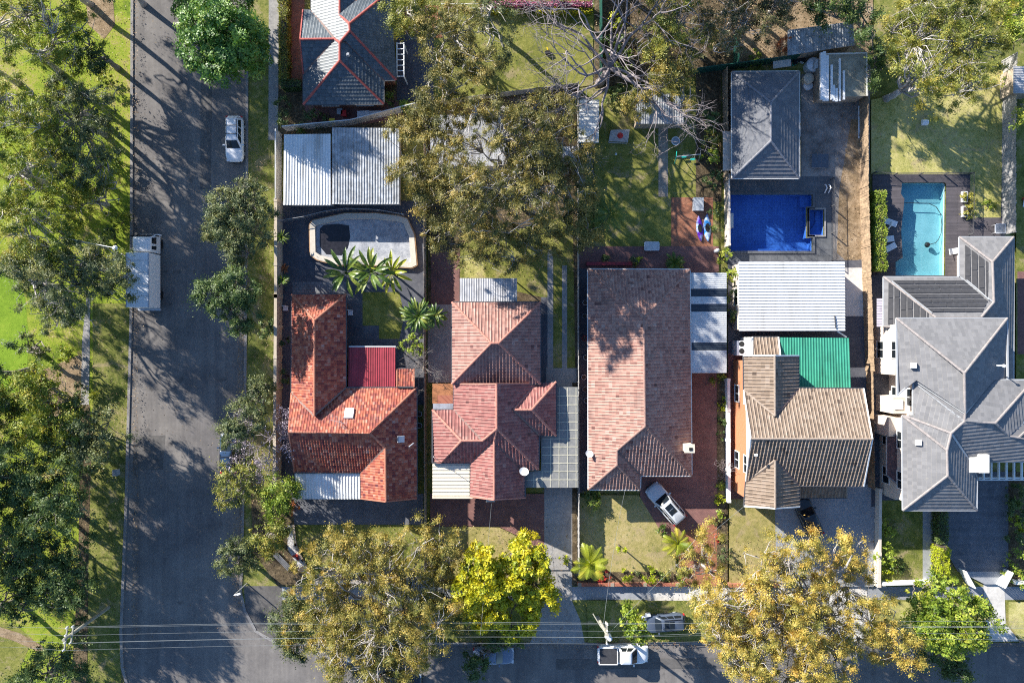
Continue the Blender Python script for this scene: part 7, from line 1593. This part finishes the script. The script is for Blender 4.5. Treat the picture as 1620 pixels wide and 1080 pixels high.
SH = [('golden_ball_shrub', 'left round golden shrub on the low brick front wall', 991, 910, 11, 1.3, L_LIME), ('golden_ball_shrub', 'right round golden shrub on the low brick front wall', 1026, 909, 13, 1.5, L_LIME),
      ('ball_shrub', 'bright lime ball shrub beside the red drive, largest of three', 1139, 789, 10, 1.1, L_LIME), ('ball_shrub', 'mid green ball shrub beneath the bright lime one', 1140, 813, 8, 1.0, L_BRIGHT), ('ball_shrub', 'small yellowish ball shrub above the bright lime one', 1139, 769, 7, .8, L_BRIGHT),
      ('shrub', 'dark leafy shrub at the terracotta house corner', 934, 788, 18, 1.4, L_PALM), ('shrub', 'lowest yellow green shrub right of the red side drive', 1142, 637, 9, 1.1, L_LIME), ('shrub', 'amber shrub beneath the speckled carport end', 1137, 598, 13, 1.2, L_BRIGHT),
      ('shrub', 'dark narrow shrub strip along the low white wall', 1138, 690, 9, 1.3, L_DARK), ('shrub', 'dark green shrub beside the white wall lower end', 1139, 665, 9, 1.1, L_DARK), ('shrub', 'pale flowering shrub at the red drive edge', 1133, 822, 7, .8, L_GREYG),
      ('shrub', 'green leafy shrub at the corner of the tan lawn', 1050, 837, 10, 1.0, L_PALM), ('shrub', 'green shrub clump between tan lawn and amber gum', 1146, 875, 15, 1.6, L_GREYG), ('shrub', 'red flowering shrub by the drive edge', 1135, 848, 8, .9, L_REDF),
      ('shrub', 'lush bright shrub left of the white garage, upper', 1148, 408, 13, 2.2, L_BRIGHT), ('shrub', 'lush bright shrub left of the white garage, middle', 1158, 436, 13, 2.2, L_BRIGHT), ('shrub', 'dark shrub left of the white garage, lower', 1157, 470, 13, 2.2, L_DARK), ('shrub', 'dark shrub left of the white garage, lowest', 1156, 500, 11, 2.0, L_DARK),
      ('shrub', 'upper dark fence shrub right of the swing lawn', 1122, 190, 18, 2.2, L_DARK), ('shrub', 'broad fence shrub beside the swing set', 1124, 222, 17, 2.4, L_OLIVE), ('shrub', 'bright fence shrub below the swing set', 1124, 250, 15, 2.2, L_BRIGHT), ('shrub', 'dark fence shrub above the kayaks', 1126, 285, 17, 2.3, L_DARK), ('shrub', 'dark fence shrub beside the kayaks', 1131, 330, 12, 1.8, L_DARK), ('shrub', 'lowest fence shrub below the kayaks', 1132, 365, 9, 1.4, L_DARK),
      ('shrub', 'round shrub on the shaded lawn by the cream pillared wall, upper', 1404, 834, 14, 1.6, L_BRIGHT), ('shrub', 'wider shrub on the shaded lawn by the cream pillared wall', 1402, 877, 18, 2.0, L_BRIGHT), ('shrub', 'yellow green low shrub at the white front wall corner', 1401, 909, 14, 1.0, L_LIME), ('shrub', 'dark shrub beside the wider lawn shrub', 1418, 898, 12, 1.2, L_DARK),
      ('shrub', 'dark shrub row right of the charcoal drive, uppermost', 1603, 778, 16, 2.2, L_DARK), ('shrub', 'dark shrub right of the charcoal drive, second', 1606, 806, 16, 2.2, L_DARK), ('shrub', 'golden topped shrub right of the charcoal drive', 1612, 826, 15, 2.2, L_LIME), ('shrub', 'bushy shrub right of the charcoal drive below the golden one', 1610, 882, 16, 2.4, L_BRIGHT), ('shrub', 'dark shrub right of the charcoal drive at centre', 1604, 852, 13, 1.8, L_DARK), ('shrub', 'round shrub behind the broad white gate', 1597, 900, 11, 1.6, L_BRIGHT), ('shrub', 'lowest round shrub at the right edge by the white front wall', 1612, 912, 14, 1.8, L_BRIGHT),
      ('shrub', 'upper planter shrub right of the turquoise pool', 1533, 312, 12, 1.3, L_OLIVE), ('shrub', 'lower planter shrub right of the turquoise pool', 1532, 336, 12, 1.3, L_OLIVE), ('shrub', 'low green shrub on the pale lawn near the hose end', 1567, 325, 11, .6, L_BRIGHT),
      ('shrub', 'dark shrub behind the slate roofed house by the bins', 620, 160, 12, 2.0, L_PALM), ('shrub', 'bright leafy shrub near the gum right of the slate house', 646, 168, 12, 2.0, L_BRIGHT), ('shrub', 'dark shrub beside the footpath end', 449, 165, 12, 1.8, L_DARK), ('shrub', 'dark shrub below the footpath hedge', 452, 190, 12, 1.7, L_DARK), ('shrub', 'green shrub along the slanting white topped fence', 480, 203, 10, 1.4, L_PALM), ('shrub', 'dark leafy shrub behind the slate house corner', 500, 188, 16, 1.3, L_DARK),
      ('shrub', 'dark shrub upper in the passage left of the orange roof', 452, 536, 11, 1.8, L_DARK), ('shrub', 'dark shrub lower in the passage left of the orange roof', 452, 595, 11, 1.8, L_DARK),
      ('shrub', 'bright shrub beneath the fan palm by the courtyard', 655, 545, 20, 2.4, L_BRIGHT), ('shrub', 'yellow shrub beside the concrete drive under the palm', 893, 882, 10, 1.3, L_LIME), ('shrub', 'small dark shrub on the planter by the long house, left', 960, 411, 7, .8, L_DARK), ('shrub', 'grey spiky shrub on the planter by the long house', 1001, 414, 9, .9, L_GREYG), ('shrub', 'yellow shrub on the planter by the long house', 1012, 415, 9, .9, L_LIME),
      ('shrub', 'red flowering shrub under the front palm', 955, 908, 12, .8, L_REDF), ('shrub', 'small grey succulent clump between golden shrubs', 1007, 904, 8, .6, L_GREYG), ('shrub', 'dark green clump right of the golden shrubs', 1052, 908, 11, .9, L_DARK), ('shrub', 'green clump at the driveway end of the brick wall', 1077, 907, 12, 1.0, L_BRIGHT),
      ('shrub', 'red leaved small shrub by the slatted bench', 468, 880, 5, .6, L_REDF), ('shrub', 'orange leaved shrub at the corner paving edge', 463, 803, 10, 1.0, L_RUST), ('shrub', 'pink flowering shrub on the white front wall', 541, 915, 12, 1.1, L_PINKF), ('shrub', 'second pink flowering shrub on the white front wall', 572, 914, 10, 1.0, L_PINKF),
      ('rusty_conifer', 'rusty orange conifer beside the old corrugated shed', 1238, 72, 11, 3.4, L_RUST), ('shrub', 'bright fern shrub at the brown yard above the pool house', 1195, 92, 12, 1.0, L_BRIGHT), ('shrub', 'yellow green shrub under the bare tree', 972, 36, 13, 2.0, L_LIME), ('shrub', 'dark green shrub beside the bare tree trunk', 968, 75, 22, 2.6, L_PALM), ('shrub', 'green shrub under bare branches near the narrow shed', 985, 100, 22, 2.6, L_BRIGHT), ('shrub', 'dark shrub at the slatted shed end', 975, 150, 18, 2.2, L_DARK), ('shrub', 'brown green shrub under the olive bushy tree', 1010, 60, 24, 2.6, L_BROWN), ('shrub', 'russet low shrub near the top centre fence', 1110, 45, 24, 3.0, L_BROWN),
      ('shrub', 'grey shrub in the park beside the dirt patch', 130, 615, 14, 1.6, L_GREYG), ('shrub', 'dark shrub beside the street verge wall, upper', 420, 520, 16, 2.6, L_DARK), ('shrub', 'dark low bush along the verge path of the lower park', 150, 740, 16, 1.6, L_DARK), ('shrub', 'dark low bush by the dirt track in the lower park', 125, 985, 14, 1.8, L_DARK), ('shrub', 'low olive bush under the park gums near the road', 190, 350, 18, 1.6, L_PARK), ('shrub', 'low green bush between park gums and kerb', 180, 255, 20, 1.8, L_BRIGHT), ('shrub', 'low yellow bush at the upper park kerb', 170, 130, 16, 1.5, L_PARK), ('shrub', 'low bush beside the truck cab in the park', 175, 375, 16, 1.8, L_DARK), ('shrub', 'low olive bush at the left middle park', 20, 410, 22, 1.8, L_OLIVE), ('shrub', 'low olive bush below the silver shrub tree', 105, 560, 16, 1.4, L_PARK), ('shrub', 'low yellow bush between upper park gums', 90, 150, 24, 2, L_PARK), ('shrub', 'low bright bush at the upper left park', 20, 240, 26, 2, L_BRIGHT), ('shrub', 'low yellow bush beside the lamp post in the park', 110, 345, 24, 2, L_PARK),
      ('shrub', 'small clump by the pebble path of the verge below golden trees', 715, 985, 12, 1.0, L_DARK), ('shrub', 'trailing dark shrub along the verge path edge', 735, 1000, 12, .8, L_GREYG)]
for nm, lb, x, y, r, h, lm in SH: bush(nm, lb, x, y, r, h, lm)
# topiary on a stem
t = bush('topiary_ball', 'lone lime topiary ball on a tall stem on the tan lawn', 979, 862, 8, 1.0, L_LIME); t.location.z = 1.35; mb = MB(); w = Vector((t.location.x, t.location.y, 0)); mb.tube([w, w+Vector((0, 0, 1.6))], .07, 7); mb.build('stem_trunk', M_BARK_DARK, t)
P_ = frond_set
P_('banana_palm', 'left tall paddle leaved palm below the drained pool', (548, 432), 2.6, 15, 2.9, L_PALM, 'paddle', .75, .42, el=(25, 75), barkmat=M_BARK_DARK)
P_('banana_palm', 'right tall paddle leaved palm below the drained pool', (588, 430), 2.8, 16, 3.0, L_PALM, 'paddle', .7, .42, el=(20, 75), barkmat=M_BARK_DARK)
P_('banana_palm', 'small paddle leaved palm at the right of the palm clump', (620, 432), 2.2, 12, 2.4, L_PALMY, 'paddle', .7, .36, el=(20, 75), barkmat=M_BARK_DARK)
P_('fan_palm', 'round rosette palm on the fence between orange and pink roofs', (662, 500), 3.4, 44, 2.1, L_PALM, 'paddle', .8, .26, el=(5, 65))
P_('fan_palm', 'smaller rosette palm against the left fence of pink roofed house', (688, 500), 2.2, 30, 1.5, L_PALM, 'paddle', .8, .22, el=(5, 60))
P_('garden_palm', 'feathery yellow green palm at the terracotta house front corner', (934, 890), 3.6, 16, 2.3, L_PALMY, 'pinnate', .8, .5, el=(10, 75), lean=(.1, .1))
P_('fern_palm', 'bright fern palm beside the red brick driveway', (1072, 858), 1.0, 13, 1.9, L_PALMY, 'pinnate', .9, .38, el=(15, 65))
P_('cycad', 'dark spiky cycad on the planter behind the long house', (1067, 416), .6, 22, 1.3, L_PALM, 'pinnate', .7, .25, el=(5, 60))
P_('garden_palm', 'thin dark feathery palm on the shaded backyard lawn', (965, 338), 3.2, 13, 2.3, L_PALM, 'pinnate', .7, .4, el=(5, 60))
P_('yucca', 'upper spiky yucca on the beige wall', (446, 376), 1.6, 30, .95, L_PALM, 'paddle', .5, .12, el=(-5, 80)); P_('yucca', 'lower spiky yucca on the beige wall', (447, 443), 1.4, 30, .85, L_PALM, 'paddle', .5, .12, el=(-5, 80))
P_('agave', 'reddish agave between the two yuccas', (450, 424), .4, 18, .6, L_RUST, 'paddle', .5, .14, el=(0, 70)); P_('yucca', 'spiky grass plant at the lower fence by charcoal drive', (1606, 795), 1.0, 22, 1.1, L_PALM, 'paddle', .8, .1, el=(5, 80))
P_('agave', 'pale agave on the brick wall right of the golden shrubs', (1080, 906), .3, 14, .7, L_GREYG, 'paddle', .6, .16, el=(0, 60))

# fallen leaves and litter on kerbs, verges and under the gums
def litter(label_name, areas, mat, size):
    Cs = []
    for (x0, y0, x1, y1, n) in areas:
        u = rng.random((n, 2)); d = rng.normal(0, 1, (n, 1))
        px = x0+(x1-x0)*u[:, 0]; py = y0+(y1-y0)*u[:, 1]
        Cs.append(np.stack([(px-810)/S, (540-py)/S, np.full(n, Z[0]+0.03)+rng.random(n)*0.04], 1))
    C = np.concatenate(Cs); N = rng.normal(size=C.shape)*0.35+np.array([0, 0, 1.0])
    o = leaf_mesh(label_name, C, N, size*rng.uniform(0.5, 1.6, len(C)), 0.6, rng.random(len(C)), mat); o['kind'] = 'stuff'; return o
L_LITTER = m_leaf('dry_leaf_litter', [(0.1, (0.10, 0.06, 0.03)), (0.4, (0.24, 0.15, 0.08)), (0.7, (0.38, 0.27, 0.15)), (0.95, (0.50, 0.42, 0.30))])
litter('fallen_leaves', [(212, 0, 222, 1010, 1300), (378, 280, 390, 640, 1000), (370, 640, 386, 960, 900), (60, 0, 208, 1080, 4500), (391, 230, 436, 900, 1800), (450, 1008, 1100, 1024, 1500), (1380, 1006, 1620, 1020, 500), (680, 180, 910, 440, 2800),
        (440, 830, 900, 1012, 2600), (1150, 850, 1380, 1012, 1600), (1322, 120, 1368, 410, 500), (940, 0, 1230, 110, 2400), (210, 0, 390, 1010, 700)], L_LITTER, 0.11)
